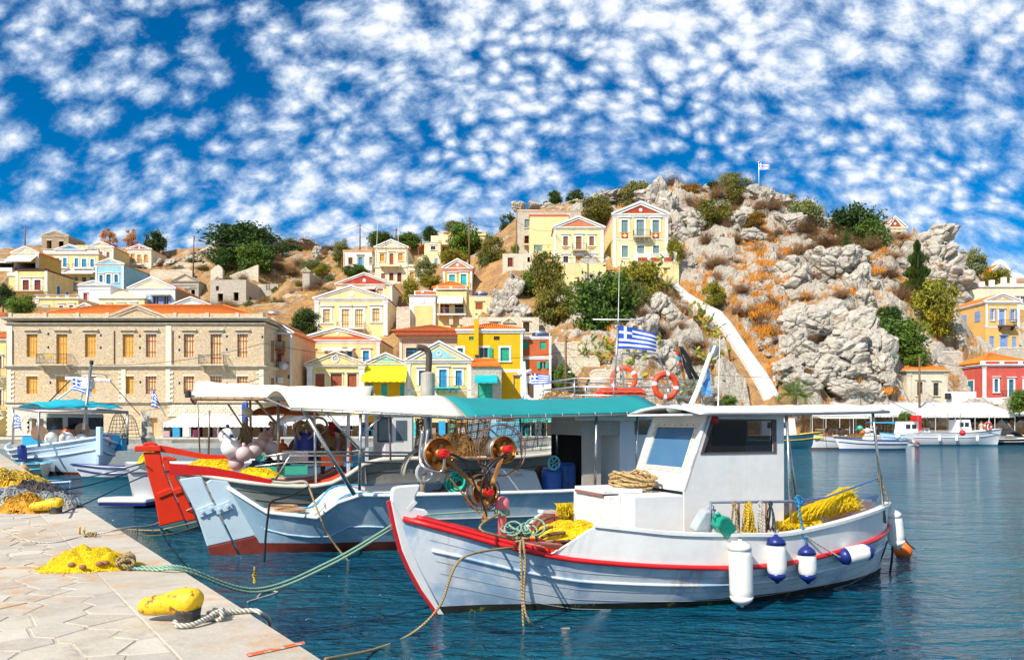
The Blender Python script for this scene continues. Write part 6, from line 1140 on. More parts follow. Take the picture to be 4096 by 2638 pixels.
mh=Hull(fm,ML,MBE,sh,stem=.74,stemtab=stt,stern=.08,keel=-.5,e0=.85,e1=.36,e2=.55)
mboat=empty('fishing_boat',fm.W(4,0,0),'white fishing boat with red rub rail and white wheelhouse in the foreground','boat')
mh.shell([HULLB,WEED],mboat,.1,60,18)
for sd_ in (1,-1):
 MB().tube(mh.line(.005,.995,sd_,1,.02),.036,8).build('rub_rail',BOATRED,mboat,smooth=True)
 MB().tube(mh.line(.02,.24,sd_,1,-.05,.06),[.032]*31,8).build('cap_rail',BOATRED,mboat,smooth=True)
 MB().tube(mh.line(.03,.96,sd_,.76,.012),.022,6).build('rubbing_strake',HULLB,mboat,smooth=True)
 for q in (.42,.54,.66,.86):MB().tube(mh.line(.03,.97,sd_,q,.002),.0045,4).build('plank_seam',paint('seam grey',(.3,.34,.38),.8),mboat)
 zt=lambda t_:max(.02,tab(min(max(t_,bul[0][0]),.97),bul)-tab(t_,sh))*(1 if t_>.235 else max(0,(t_-.17)/.065))
 mh.strip(.17,.998,lambda t_:.03,zt,.06,BOATW,mboat,'bulwark',sd_,.03,60)
 tc=[mh.pt(t_,1,sd_,.0)+Vector((0,0,zt(t_)+.015)) for t_ in [.235+.76*i/50 for i in range(51)]]
 m=MB()
 for i in range(50):m.bar(tc[i],tc[i+1],.12,.045)
 m.build('gunwale',BOATW,mboat)
mh.deck(.02,.25,.03,DECKP,mboat,.02,name='foredeck');mh.deck(.25,.99,-.05,SALM,mboat,.05,name='deck')
# stem head and stem post
X=lambda a,b,y=0.0:fm.inv(1500+a/2.566,1900+b/2.566,y)
m=MB();fm.plate(m,[X(*p) for p in ((160,262),(163,160),(185,122),(250,106),(350,98),(457,92),(442,150),(410,210),(402,262),(385,318),(440,335),(500,345),(532,370),(545,408),(470,430),(245,470),(205,420),(178,330))],-.055,.055);m.build('stem_head',BOATW,mboat,bevel=.02)
m=MB();fm.plate(m,[X(*p) for p in ((152,262),(178,262),(262,440),(345,700),(450,950),(560,1170),(640,1330),(700,1420),(640,1420),(590,1338),(470,1170),(355,960),(270,770),(205,520))],-.06,.06);m.build('stem_post',BOATW,mboat,bevel=.012)
tp=[fm.W(X(*p)[0]-.01,0,X(*p)[1]) for p in ((150,262),(202,520),(268,772),(352,962),(466,1172),(586,1338),(632,1415))];m=MB()
for a,b_ in zip(tp,tp[1:]):m.bar(a,b_,.1,.05)
m.build('stem_band',BOATRED,mboat)
m=MB();m.bar(fm.W(*(lambda q:(q[0],-.09,q[1]))(X(330,350))),fm.W(*(lambda q:(q[0],-.09,q[1]))(X(410,262))),.3,.05);m.build('stem_knee',BOATW,mboat)
# bitt (pink rounded post) with green line
bx_,bz_=X(1305,400);MB().lathe([(.06,-.35),(.06,0),(.085,.05),(.1,.12),(.1,.2),(.07,.26),(.02,.27)],fm.W(bx_,0,bz_-.02),n=16).build('mooring_bitt',paint('pink paint',(.75,.2,.22),.5,.15,6),mboat,smooth=True)
# inner bulwark frames, far side
for i in range(7):
 t_=.27+i*.085;MB().bar(mh.pt(t_,1,-1,-.09)+Vector((0,0,-.05)),mh.pt(t_,1,-1,-.09)+Vector((0,0,zt(t_))),.09,.1).build('frame_rib',SALM,mboat)
mh.strip(.2,.5,lambda t_:-.05,lambda t_:zt(t_)-.02,.01,SALM,mboat,'inner_lining',-1,-.065)
# trunk and wheelhouse
tx,tz=fm.inv(2535,1985,.72);cz=.55
m=MB();fm.hexa(m,tx,3.3,-.72,.72,cz,tz);m.build('engine_trunk',BOATW,mboat,bevel=.02)
m=MB();fm.hexa(m,tx-.22,tx-.003,-.72,.38,cz,tz-.02);m.build('trunk_box',BOATW,mboat,bevel=.015)
hx=tx-.05;m=MB();fm.hexa(m,hx-.2,hx+.45,-.62,.3,tz+.003,tz+.06);ht=m.build('hatch_lid',BOATW,mboat,bevel=.01);m=MB();fm.hexa(m,hx-.205,hx-.2,-.6,.28,tz-.03,tz+.01);m.build('hatch_trim',wood('trim brown',(.3,.15,.12)),ht)
wx0,wz0=fm.inv(2736,1965,.74);wx1,wz1=fm.inv(2832,1662,.74);wx2,_=fm.inv(3135,1850,.74);HWD=.745
side=[(wx0,.5),(wx0,wz0),(wx1,wz1),(wx2,wz1),(wx2,.5)]
def holes_plate(poly,hole,y,name,mat,th=.035):  # side wall with a window opening: ring of quads around the hole
 m=MB();n=len(poly);
 H_=hole;x0,x1,z0,z1=min(p[0] for p in H_),max(p[0] for p in H_),min(p[1] for p in H_),max(p[1] for p in H_)
 for q_ in ([(wx0,.5),(wx2,.5),(wx2,z0),(wx0,z0)] if z0<wz0 else [(wx0,.5),(wx2,.5),(wx2,wz0),(wx0,wz0)],):fm.plate(m,q_,y,y+th)
 f=lambda z:wx0+(wx1-wx0)*(z-wz0)/(wz1-wz0)
 if z0>wz0:fm.plate(m,[(wx0,wz0),(wx2,wz0),(wx2,z0),(f(z0),z0)],y,y+th)
 fm.plate(m,[(f(z0),z0),(H_[0][0],z0),(H_[3][0],z1),(f(z1),z1)],y,y+th);fm.plate(m,[(H_[1][0],z0),(wx2,z0),(wx2,z1),(H_[2][0],z1)],y,y+th);fm.plate(m,[(f(z1),z1),(wx2,z1),(wx2,wz1),(wx1,wz1)],y,y+th)
 return m.build(name,mat,mboat)
sw=[fm.inv(2814,1812,HWD),fm.inv(3092,1803,HWD),fm.inv(3092,1680,HWD),fm.inv(2856,1684,HWD)];zb=(sw[0][1]+sw[1][1])/2;zt_=(sw[2][1]+sw[3][1])/2;sw=[(sw[0][0],zb),(sw[1][0],zb),(sw[2][0],zt_),(sw[3][0],zt_)]
for sg in (1,-1):
 y=HWD-.035 if sg>0 else-HWD;holes_plate(side,sw,y,'cabin_side',BOATW)
 yo=HWD-.02 if sg>0 else-HWD+.005;m=MB();fm.plate(m,sw,yo,yo+.012);w_=m.build('window',clear_glass('smoked cabin glass',(.34,.36,.42),.72),mboat)
 ys=HWD+.001 if sg>0 else-HWD-.013;m=MB();c=[Vector(p) for p in sw];ce=sum(c,Vector((0,0)))/4
 for i in range(4):
  a,b_=c[i],c[(i+1)%4];oa,ob=a+(a-ce).normalized()*.06,b_+(b_-ce).normalized()*.06;fm.plate(m,[tuple(a),tuple(b_),tuple(ob),tuple(oa)],ys,ys+.012)
 m.build('window_gasket',paint('dark window gasket',(.1,.07,.07),.6),w_)
# front wall with window
fl=(Vector((wx1,wz1))-Vector((wx0,wz0)));nf=Vector((-fl.y,fl.x)).normalized()
def fw(yy,q,off=0.0):p=Vector((wx0,wz0))+fl*q+nf*off;return fm.W(p.x,yy,p.y)
wy0,wy1,wq0,wq1=-.5,.52,.3,.84
m=MB()
for a in ((-.745,.745,0,wq0),(-.745,wy0,wq0,wq1),(wy1,.745,wq0,wq1),(-.745,.745,wq1,1)):m.slab([fw(a[1],a[2]),fw(a[0],a[2]),fw(a[0],a[3]),fw(a[1],a[3])],fm.V(.03,0,0))
m.build('cabin_front',BOATW,mboat)
m=MB().slab([fw(wy1,wq0,-.012),fw(wy0,wq0,-.012),fw(wy0,wq1,-.012),fw(wy1,wq1,-.012)],fm.V(.008,0,0));wf=m.build('windscreen',clear_glass('blue tinted glass',(.45,.75,.95),.35,(.1,.24,.4)),mboat)
m=MB();q4=[fw(wy1,wq0),fw(wy0,wq0),fw(wy0,wq1),fw(wy1,wq1)];o4=[fw(wy1+.07,wq0-.06),fw(wy0-.07,wq0-.06),fw(wy0-.07,wq1+.06),fw(wy1+.07,wq1+.06)]
for i in range(4):m.slab([q4[i],q4[(i+1)%4],o4[(i+1)%4],o4[i]],fm.V(-.012,0,.006))
m.build('windscreen_frame',paint('cream frame',(.75,.66,.5),.6,.1,6),wf)
m=MB()
for i in range(4):
 for k in range(7):p=q4[i].lerp(q4[(i+1)%4],(k+.5)/7).lerp(o4[i].lerp(o4[(i+1)%4],(k+.5)/7),.5)+fm.V(-.014,0,.006);m.ball(p,.009,6,4)
tag(m.build('rivet',RUSTP,wf),kind='stuff')
m=MB();fm.hexa(m,wx0+.02,wx2,-.7,.7,.5,.56);m.build('cabin_floor',DARK,mboat);m=MB();fm.hexa(m,wx0+.12,wx0+.55,-.68,.68,1.4,1.62);m.build('dashboard',paint('grey console',(.3,.32,.35),.5),mboat)
m=MB();fm.hexa(m,wx0+.3,wx0+.36,.0,.3,1.63,1.86);m.build('chart_plotter',paint('light grey plastic',(.6,.6,.6),.4),mboat)
m=MB();fm.hexa(m,wx2-.45,wx2-.3,-.45,-.15,1.35,2.15);m.build('life_jacket',ORANGE,mboat,bevel=.05)
m=MB();fm.plate(m,[(wx2-.04,.5),(wx2,.5),(wx2,wz1),(wx2-.04,wz1)],-.74,-.1);m.build('cabin_back',BOATW,mboat)
# roof and aft canopy
r0x,_=fm.inv(2545,1650,.0);cvx,_=fm.inv(3527,1633,.9);rows=[]
for i in range(25):
 x=wx1-.32+(cvx-wx1+.32)*i/24;f=i/24;rows.append([fm.W(x,y,wz1+.03+.05*f*f+.11*(1-(y/.95)**2)+.012*math.sin(f*40)) for y in (-.95,-.6,-.2,.2,.6,.95)])
MB().grid(rows).build('canopy',BEIGECAN if False else paint('white canvas roof',(.82,.8,.75),.8,.04,1.5),mboat,solid=.03,smooth=True)
for y in (-.95,.95):MB().tube([fm.W(wx1-.32+(cvx+.1-wx1+.32)*i/12,y,wz1+.02+.05*(i/12)**2) for i in range(13)],.022,8).build('canopy_rail',ALU,mboat,smooth=True)
m=MB();fm.hexa(m,wx1-.45,wx2+.05,-.78,.78,wz1+.001,wz1+.03);m.build('cabin_roof',BOATW,mboat)
for px_,y in (((3490,1640,3541,2090),.62),((3147,1660,3166,2110),.95)):
 a=fm.px(px_[0],px_[1],.9);b_=fm.px(px_[2],px_[3],1.0 if y>.9 else .7);MB().tube([a,b_],.022,8).build('canopy_post',STEEL,mboat,smooth=True)
MB().tube([fm.W(cvx-.35,-.9,wz1+.05),fm.W(cvx-.3,-.6,.9)],.022,8).build('canopy_post',STEEL,mboat,smooth=True)
MB().tube([fm.W(wx2+.1,-.9,wz1),fm.W(wx2+.1,-1.0,.8)],.022,8).build('canopy_post',STEEL,mboat,smooth=True)
# nav light, antennae on roof
m=MB();m.lathe([(.05,0),(.06,.04),(.05,.1),(.02,.12)],fm.W(wx1+.1,HWD+.02,wz1-.12),n=12);m.build('port_light',paint('red lens',(.3,.01,.01),.2),mboat)
MB().tube([fm.px(2872,1650,.75),fm.px(2880,1340,.75)],[.012,.006],6).build('whip_antenna',paint('antenna white',(.75,.72,.6),.5),mboat)
tp=[fm.px(*p,-.3) for p in ((2755,1640),(2790,1560),(2840,1420),(2856,1400))];po=MB().tube(tp,[.045,.04,.035,.035],8).build('tilted_mast',TRIM,mboat,smooth=True);MB().lathe([(.07,0),(.07,.14),(.055,.15)],fm.px(2852,1418,-.3),(.35,0,1),12).build('mast_light',ALU,po)
rows=[[fm.px(2815+14*math.sin(i*1.4)*.5+j*13,1470+i*22,-.33)+fm.V(0,.05*math.sin(i+j*2),0) for j in range(3)] for i in range(6)];tag(MB().grid(rows).build('pennant',paint('faded blue flag',(.1,.33,.7),.8,.3,8),solid=.004),'small faded blue flag drooping from the tilted white mast','flag')
MB().ball(fm.px(2700,1635,.0),.09,sc=(1.5,1,.8)).build('searchlight',paint('pale green lamp',(.62,.74,.68),.3),mboat,smooth=True)
# rope coil on the trunk
r_=random.Random(4);cx_,czz=2.98,tz+.02;cpts=[]
for i in range(150):
 a=i*.55+r_.uniform(-.3,.3);rad=.3+.1*math.sin(i*.37)+r_.uniform(-.05,.05);cpts.append(fm.W(cx_+rad*math.cos(a)*.75,-.18+rad*math.sin(a)*1.2,czz+.04+.24*(i/150)*(1-.5*abs(math.sin(a)))+r_.uniform(0,.03)))
tag(MB().tube(spline(cpts,3),.02,6).build('rope_coil',ropemat('ochre rope',(.6,.4,.17)),smooth=True),'big coil of tan rope lying in front of the windscreen','rope')
# near side rail with hanging gear
ra=[fm.px(u,v,1.16) for u,v in ((2841,2140),(2843,2008),(3000,2006),(3166,2004),(3200,2004))];MB().tube(ra[:2]+ra[2:],.02,8).build('side_rail',paint('blue grey steel',(.16,.2,.28),.4,.2,6),mboat,smooth=True)
for u in (2955,3065):MB().tube([fm.px(u,2140,1.16),fm.px(u,2008,1.16)],.018,8).build('rail_post',RUSTP,mboat,smooth=True)
MB().tube([fm.px(3166,2004,1.1),fm.px(3300,1990,1.0),fm.px(3510,1912,.75)],.016,6).build('aft_rail',paint('blue rail',(.08,.16,.35),.4),mboat)
MB().tube([fm.W(wx2,-1.0,1.15),fm.W(7.6,-.7,1.25)],.016,6).build('aft_rail',paint('blue rail',(.08,.16,.35),.4),mboat)
m=MB();fm.plate(m,[(7.2,.95),(7.95,1.0),(8.15,1.28),(8.05,1.3),(7.3,1.12)],-.55,-.35);m.build('stern_board',paint('pale blue board',(.35,.45,.62),.5),mboat)
def bundle(label,u,v0,v1,y,mat,n,w,cat='rope',name='rope_bundle'):
 m=MB();r_=random.Random(int(u));a=fm.px(u,v0,y)
 for i in range(n):
  dx=r_.uniform(-w,w);b_=fm.px(u+dx,v1+r_.uniform(-8,6),y)+fm.V(0,r_.uniform(-.04,.04),0);md=a.lerp(b_,.5)+fm.V(r_.uniform(-.03,.03),r_.uniform(-.03,.05),0);m.tube(spline([a,md,b_,b_+Vector((.01,0,.06))],3),.007,4)
 m.torus(a-Vector((0,0,.02)),fm.V(0,1,.2),.03,.012,10,6);return tag(m.build(name,mat,smooth=True),label,cat)
bundle('bundle of yellow rope loops tied to the side rail',3000,2008,2135,1.2,ROPE_Y,26,26);bundle('thick hank of yellow rope hanging left of the blue-ended fender',2985,2010,2130,1.17,ROPE_Y,18,18);bundle('white and tan rope hank on the side rail',3042,2008,2138,1.18,ROPE_W,14,14);bundle('tan ropes knotted at the left end of the side rail',2935,2008,2120,1.2,ROPE_T,8,14);bundle('black rope hank beside the right rail post',3082,2008,2120,1.18,ROPE_B,10,12)
def jerry(label,u,v,y,rot,mat,s_=1.0):
 root=empty('jerry_can',fm.px(u,v,y),label,'jerry can');m=MB();pr_=[(-.09,-.15),(.09,-.15),(.1,-.1),(.1,.06),(.05,.13),(-.02,.16),(-.1,.1),(-.1,-.1)];m.slab([Vector((x*s_,-.075*s_,z*s_)) for x,z in pr_],(0,.15*s_,0));b_=m.build('body',mat,root,bevel=.025,local=True);MB().lathe([(.025,0),(.028,.05)],(.03*s_,0,.14*s_),n=10).build('cap',mat,root,local=True)
 h_=MB().tube([(-.06*s_,0,.13*s_),(-.05*s_,0,.21*s_),(.0,0,.2*s_),(.01,0,.16*s_)],.012,6);h_.build('handle',mat,root,local=True);root.rotation_euler=(.2,rot,R(22));return root
jerry('green plastic jerry can hanging from the side rail',2892,2100,1.27,-.75,paint('green plastic',(.01,.3,.2),.3,.1,4),1.15);jerry('silver grey oil can leaning behind the rail post',2818,2085,1.05,.5,paint('silver plastic',(.4,.45,.48),.35,.1,4),1.25)
# drum winch on the foredeck
wn=empty('net_winch',fm.px(1935,2070,0),'triple drum net winch with red hydraulic motors on a rusty Y frame','winch');ax=Vector((.42,-.88,.08)).normalized();WP=lambda u,v,y=0.0:fm.px(u,v,y)
WOODY=paint('rusty ochre steel',(.34,.15,.04),.55,.35,5,chip=((.5,.28,.08),.55,6),bumps=.2)
def drum(u,v,r_,L_,guard=0):
 c=WP(u,v,.0);d_=MB();d_.lathe([(r_*.2,0),(r_*.98,.0),(r_*1.0,.012),(r_,.03),(r_*.93,.03),(r_*.93,-L_+.02),(r_*1.05,-L_+.018),(r_*1.05,-L_)][:3],c,ax,32);m=MB()
 m._lathe([(.001,-.02),(r_*.35,-.02),(r_*.9,.005),(r_*.92,.05),(r_,.055),(r_*1.02,.03),(r_*.97,.0),(r_*.95,-L_*.6),(r_*1.02,-L_),(.001,-L_)],c,ax,36);o=m.build('drum',BRASS,wn,smooth=False);md=o.modifiers.new('b','BEVEL');md.width=.008;md.segments=1
 for p in o.data.polygons:p.use_smooth=True
 m=MB();m.lathe([(r_*.97,0),(r_*.97,.06)],c-ax*(L_*.9+.0),ax,36);m=MB();m._lathe([(r_*.975,-L_*.95),(r_*.975,-.01),(r_*.96,-.01),(r_*.96,-L_*.95)],c,ax,36);m.build('drum_sleeve',STEEL,o,smooth=True)
 MB()._lathe([(r_*.34,-.02),(r_*.34,.05),(r_*.26,.07),(.001,.07)],c,ax,20).build('hub',BRASS,o,smooth=False)
 st=MB();a=ax.orthogonal().normalized();b_=ax.cross(a)
 for k in range(5):e=(a*math.cos(k*1.257)+b_*math.sin(k*1.257))*r_*.62;st.bar(c-ax*.005,c+e+ax*.005,r_*.22,.02,up=ax)
 st.build('star_plate',paint('dark bronze',(.2,.1,.03),.5,.3,6,metal=.5),o)
 mo=MB();mc=c+ax*.07;mo._lathe([(r_*.22,0),(r_*.3,.02),(r_*.3,.1),(r_*.26,.12),(r_*.26,.17),(.001,.18)],mc,ax,10)
 for k in range(7):e=(a*math.cos(k*.9)+b_*math.sin(k*.9))*r_*.2;mo.lathe([(r_*.05,0),(r_*.05,.02)],mc+ax*.172+e,ax,6)
 mo.build('motor',MOTOR,o)
 if guard:
  g=MB()
  for off,s_ in ((-.02,1.0),(-.12,1.0)):g.torus(c+ax*off,ax,guard,.009,40,6)
  for k in range(8):e=(a*math.cos(k*.785)+b_*math.sin(k*.785));g.bar(c+e*guard-ax*.02,c+e*guard-ax*.12,.01);g.bar(c+e*r_*.9-ax*.07,c+e*guard-ax*.07,.009)
  g.build('guard_ring',paint('rusty ring',(.25,.13,.08),.6,.3,5,metal=.5),o)
 return c
c1=drum(1758,1815,.222,.2);c2=drum(2012,1798,.19,.2,.36);c3=drum(1936,1968,.185,.22,.25)
m=MB();m.tube(spline([WP(1690,1720,-.1),WP(1680,1830,-.05),WP(1700,1870,.05),WP(1765,1885,.1),WP(1778,1830,.12)],6),.022,8);m.build('guide_hoop',STEEL,wn,smooth=True)
m=MB();m.tube(spline([WP(1712,1715,-.1),WP(1700,1830,-.02),WP(1725,1868,.05)],6),.02,8);m.build('guide_hoop',STEEL,wn,smooth=True)
for a,b_,w_ in ((c1+ax*.05,WP(1948,1985,.02),.075),(c2+ax*.05,WP(1950,1985,.02),.07),(c1+ax*.04+Vector((.05,0,-.05)),c2+ax*.04+Vector((-.1,0,-.12)),.045),(WP(1948,1975,-.02),WP(1936,2085,0),.07),(WP(1772,1880,.05),WP(1918,2055,.05),.03)):MB().bar(a,b_,w_,w_*.7).build('arm',WOODY,wn,bevel=.008)
HOSE=paint('black hose',(.012,.012,.014),.4)
for pts in (((1800,1815),(1860,1850),(1900,1940),(1930,2010),(1948,2065)),((1805,1812),(1870,1842),(1950,1870),(1958,1940)),((2020,1815),(1965,1850),(1940,1890),(1950,1960)),((2025,1820),(1975,1855),(1932,1920),(1925,1990),(1945,2050)),((2012,1825),(1955,1880),(1950,1920),(1965,1955))):MB().tube(spline([WP(u,v,.22) for u,v in pts],6),.012,7).build('hydraulic_hose',HOSE,wn,smooth=True)
# lines on the foredeck
bt=fm.W(bx_,0,bz_+.03)
m=MB()
for i in range(5):m.torus(bt+Vector((0,0,.015*i-.03)),(0,0,1),.1,.014,20,6)
tag(m.build('rope',ROPE_G,smooth=True),'green rope wound round the pink mooring bitt','rope')
rope('taut green line along the foredeck to the stem head',[fm.px(1712,2057,.05),bt+Vector((-.05,0,.03))],.014,ROPE_G)
rope('tan mooring rope running from the bow down to the lower left water',[bt+Vector((0,0,.0)),fm.px(1920,2115,.8),mh.pt(.135,1,1,.08)+Vector((0,0,.08)),fm.px(1850,2230,.9),fm.px(1760,2420,1.0),PW(1650,2530,.02),PW(1500,2595,.02),PW(1300,2635,.3)],.017,ROPE_T,n=10)
hp=[fm.px(2088,2140,.78),fm.px(2080,2190,.95),fm.px(2085,2250,.98),fm.px(2090,2400,1.0),fm.px(2095,2520,1.0)]
rope('doubled tan rope hanging from the bow into the water',hp,.017,ROPE_T);rope('second strand of tan rope hanging beside the doubled bow rope',[p+fm.V(.05*math.sin(i),.03,0) for i,p in enumerate(hp[:-1])]+[fm.px(2115,2480,1.1),fm.px(2160,2512,1.05),PW(2280,2512,.01)],.015,ROPE_T)
kn=fm.px(2088,2145,.8);m=MB();r_=random.Random(9)
for i in range(9):m.torus(kn+Vector((r_.uniform(-.06,.06),r_.uniform(-.05,.05),r_.uniform(-.05,.06))),(r_.gauss(0,1),r_.gauss(0,1),r_.gauss(0,1)),.05,.015,14,6)
tag(m.build('rope_knot',ROPE_T,smooth=True),'knot of tan rope sitting on the red bow rail','rope')
m=MB()
for i in range(6):c_=fm.px(2030+i*22,2118-(i%3)*6,.75+.05*(i%2));m.torus(c_,(r_.gauss(0,.3),r_.gauss(-.5,.3),.8),.09+.02*(i%3),.013,22,6)
tag(m.build('rope',ROPE_G,smooth=True),'loose green rope loops on the foredeck beside the anchor','rope')
an=empty('anchor',fm.px(2160,2150,.6),'rusty brown anchor lying on the foredeck nets','anchor')
for pts in (((2210,2068),(2170,2080),(2145,2120),(2150,2160)),((2212,2105),(2180,2115),(2150,2140),(2148,2165)),((2148,2160),(2200,2135),(2260,2130))):MB().tube(spline([fm.px(u,v,.6) for u,v in pts],5),[.016+.012*math.sin(math.pi*i/15) for i in range(len(spline([fm.px(u,v,.6) for u,v in pts],5)))],7).build('fluke' if pts[0][0]>2150 else 'shank',RUSTP,an,smooth=True)
def heap(label,pos,rx,ry,rz,mat,n,seed,rz_=0,th=.006,cat='fishing net'):
 root=empty('fishing_net',pos,label,cat);root.rotation_euler.z=rz_;o=link(bpy.data.objects.new('mesh_heap',netpile(seed,n,rx,ry,rz,mat,th=th)));o.parent=root;return root
heap('small heap of yellow net on the foredeck behind the anchor',fm.W(1.75,.2,1.0),.6,.45,.22,YNET,420,2,R(22));heap('yellow net heap along the aft deck of the white boat',fm.W(5.7,.2,.72),.8,.5,.45,YNET,900,3,R(22))
def drape(label,pxs,y,n,mat,th=.0055):          # net hanging over a rail: strands between an upper and a lower polyline in photo pixels
 up,lo=pxs;m=MB();r_=random.Random(int(up[0][0]))
 def along(pl,f):f *= len(pl)-1;i=min(int(f),len(pl)-2);g=f-i;return (pl[i][0]+(pl[i+1][0]-pl[i][0])*g,pl[i][1]+(pl[i+1][1]-pl[i][1])*g)
 for i in range(n):
  f=(i+r_.random())/n;a,b_=along(up,f),along(lo,min(1,max(0,f+r_.gauss(0,.06))));q=r_.uniform(.75,1.0);ps=[]
  for k in range(6):g=k/5*q;ps.append(fm.px(a[0]+(b_[0]-a[0])*g+r_.gauss(0,3),a[1]+(b_[1]-a[1])*g,y+r_.uniform(-.05,.05)+.1*math.sin(g*3)))
  m.tube(ps,th*r_.uniform(.7,1.5),3,False)
  if i%3==0:
   g=r_.random();p=fm.px(a[0]+(b_[0]-a[0])*g,a[1]+(b_[1]-a[1])*g,y);m.tube([p+fm.V(r_.uniform(-.15,.15),0,r_.uniform(-.04,.04)),p,p+fm.V(.18,.0,r_.uniform(-.05,.05))],th*.8,3,False)
 root=empty('fishing_net',fm.px(*lo[0],y),label,'fishing net');m.build('netting',mat,root);return root
drape('yellow net draped over the stern rail of the white boat',(((3200,2030),(3280,2000),(3360,1950),(3400,1945),(3425,2000)),((3110,2110),(3200,2110),(3280,2080),(3360,2065),(3435,2045))),.75,300,YNET);drape('yellow net hung over the far bulwark beside the engine box',(((2225,2012),(2260,2010),(2340,2014)),((2235,2100),(2262,2110),(2338,2085))),-.95,150,YNET);drape('low yellow net slung along the near aft gunwale',(((3100,2080),(3180,2090),(3260,2085)),((3110,2125),(3180,2130),(3260,2110))),.95,120,YNET)
# fenders
def fender(label,top,axis,L_,r_,capm,cat='fender',body=None,tail=True):
 a=Vector(axis).normalized();root=empty('fender',top,label,cat);m=MB();prof=[(r_*.35,0),(r_*.75,.05),(r_*.97,.12),(r_,.18),(r_,L_-.18),(r_*.97,L_-.12),(r_*.75,L_-.05),(r_*.4,L_)];m.lathe(prof,top,a,24);m.build('body',body or RUBW,root,smooth=True)
 m=MB();m.lathe([(.025,-.05),(.03,-.03),(r_*.5,-.012),(r_*.86,.03),(r_*1.006,.09)],top,a,24);m.build('end_cap',capm,root,smooth=True)
 if tail:m=MB();m.lathe([(r_*1.006,L_-.09),(r_*.86,L_-.03),(r_*.5,L_+.012),(.03,L_+.035),(.025,L_+.055)],top,a,24);m.build('end_cap',capm,root,smooth=True)
 return root
k11=10.7/F
fender('long all-white cylindrical fender hanging at the left of the row',fm.px(2960,2170,1.42),(.03,0,-1),.82,.16,RUBW);fender('white fender with navy ends, second in the hanging row',fm.px(3104,2150,1.4),(.03,0,-1),.58,.135,RUBB);fender('shorter white fender with navy ends hanging on a blue rope',fm.px(3226,2190,1.34),(.05,0,-1),.46,.13,RUBB)
fender('white fender floating level with its navy end to the left',fm.px(3362,2228,1.2),(.96,.2,.16),.52,.13,RUBB);fender('plump white fender hanging from the stern post',fm.px(3572,2045,.3),(.12,0,-1),.58,.135,RUBW,tail=True)
for lb,pts,r_,mt in (('tan rope holding the long white fender',((2936,2010),(2948,2080),(2958,2140),(2960,2160)),.01,ROPE_T),('dark rope holding the second fender',((3080,2010),(3095,2060),(3102,2140)),.012,ROPE_N),('bright blue rope holding the shorter fender',((3195,2000),(3200,2060),(3215,2130),(3224,2170)),.016,ROPE_BL),('black and white twisted rope to the floating fender',((3200,2128),(3280,2180),(3360,2228)),.013,ROPE_W),('tan rope from the stern post to the stern fender',((3520,1905),(3540,1960),(3560,2030)),.012,ROPE_T)):
 rope(lb,[fm.px(u,v,1.3 if u<3400 else .4) for u,v in pts],r_,mt)
m=MB()
for i in range(7):m.torus(fm.px(3192+(i%3)*6,1990+i*4,1.2),(rnd.gauss(0,1),rnd.gauss(0,1),.4),.035,.014,12,6)
tag(m.build('rope_knot',ROPE_BL,smooth=True),'bright blue knot tied on the side rail','rope')
m=MB()
for i in range(6):m.torus(fm.px(3519,1896+i*5,.75),(rnd.gauss(0,.2),rnd.gauss(0,.2),1),.03,.012,12,6)
tag(m.build('rope_knot',ROPE_T,smooth=True),'tan rope lashing at the top of the stern post','rope')
ob=PW(3612,2200,.12);bo=empty('mooring_buoy',ob,'orange mooring buoy floating behind the stern','buoy');MB().ball(ob,.17,20,14).build('ball',ORANGE,bo,smooth=True);MB().lathe([(.03,0),(.04,.06)],ob+Vector((0,0,.15)),n=8).build('eye',ORANGE,bo)
rope('black line from the orange buoy down beside the stern',[fm.px(3600,2120,0),fm.px(3630,2170,0),PW(3660,2195,.03)],.012,ROPE_B);rope('black chain hanging into the water at the stern',[fm.px(3570,2180,.1),fm.px(3568,2230,.1),fm.px(3560,2290,.1)],.02,ROPE_B);rope('grey line slanting from the stern rail to the water',[fm.px(3550,2160,.2),fm.px(3530,2220,.2),fm.px(3505,2275,.2)],.012,ROPE_B)
# ---- pale blue boat with the white rudder (middle) ---------------------------
fb=Fr((-5.0,15.8),20);BL=11.5;BBE=[(0,.05),(.05,.5),(.12,.95),(.25,1.35),(.45,1.55),(.65,1.5),(.82,1.15),(.93,.6),(1,.1)]
bs_=fit(fb,BL,[(905,1970),(1000,2004),(1107,2036),(1220,2058),(1300,2068),(1345,2050),(1385,2005),(1430,1980),(1562,1980),(1800,1975),(2000,1970),(2345,1958)],BBE);bs_=[(0,1.32)]+[p for p in bs_ if p[0]>.02]+[(.85,1.35),(1,1.7)]
bh=Hull(fb,BL,BBE,bs_,stem=.6,stern=.5,keel=-.5,e0=.9,e1=.4,e2=.8)
bb=empty('fishing_boat',fb.W(5,0,0),'long pale blue wooden boat with teal and beige canopy behind the white boat','boat');bh.shell([BLUEH,ANTI],bb,.2,64,16)
for sd_ in (1,-1):
 MB().tube(bh.line(.0,1,sd_,1,.02),.04,7).build('rub_rail',BOATW,bb,smooth=True);MB().tube(bh.line(.02,.97,sd_,.6,.012),.02,6).build('rubbing_strake',BLUEH,bb,smooth=True)
 MB().tube(bh.line(.0,.22,sd_,1,-.06,.03),.018,6).build('blue_trim',paint('bright blue trim',(.03,.35,.65),.4),bb,smooth=True)
bh.deck(.01,.27,.0,BOATW,bb,.03,name='foredeck');bh.deck(.27,.99,-.5,GREYWALL,bb,.06,name='deck')
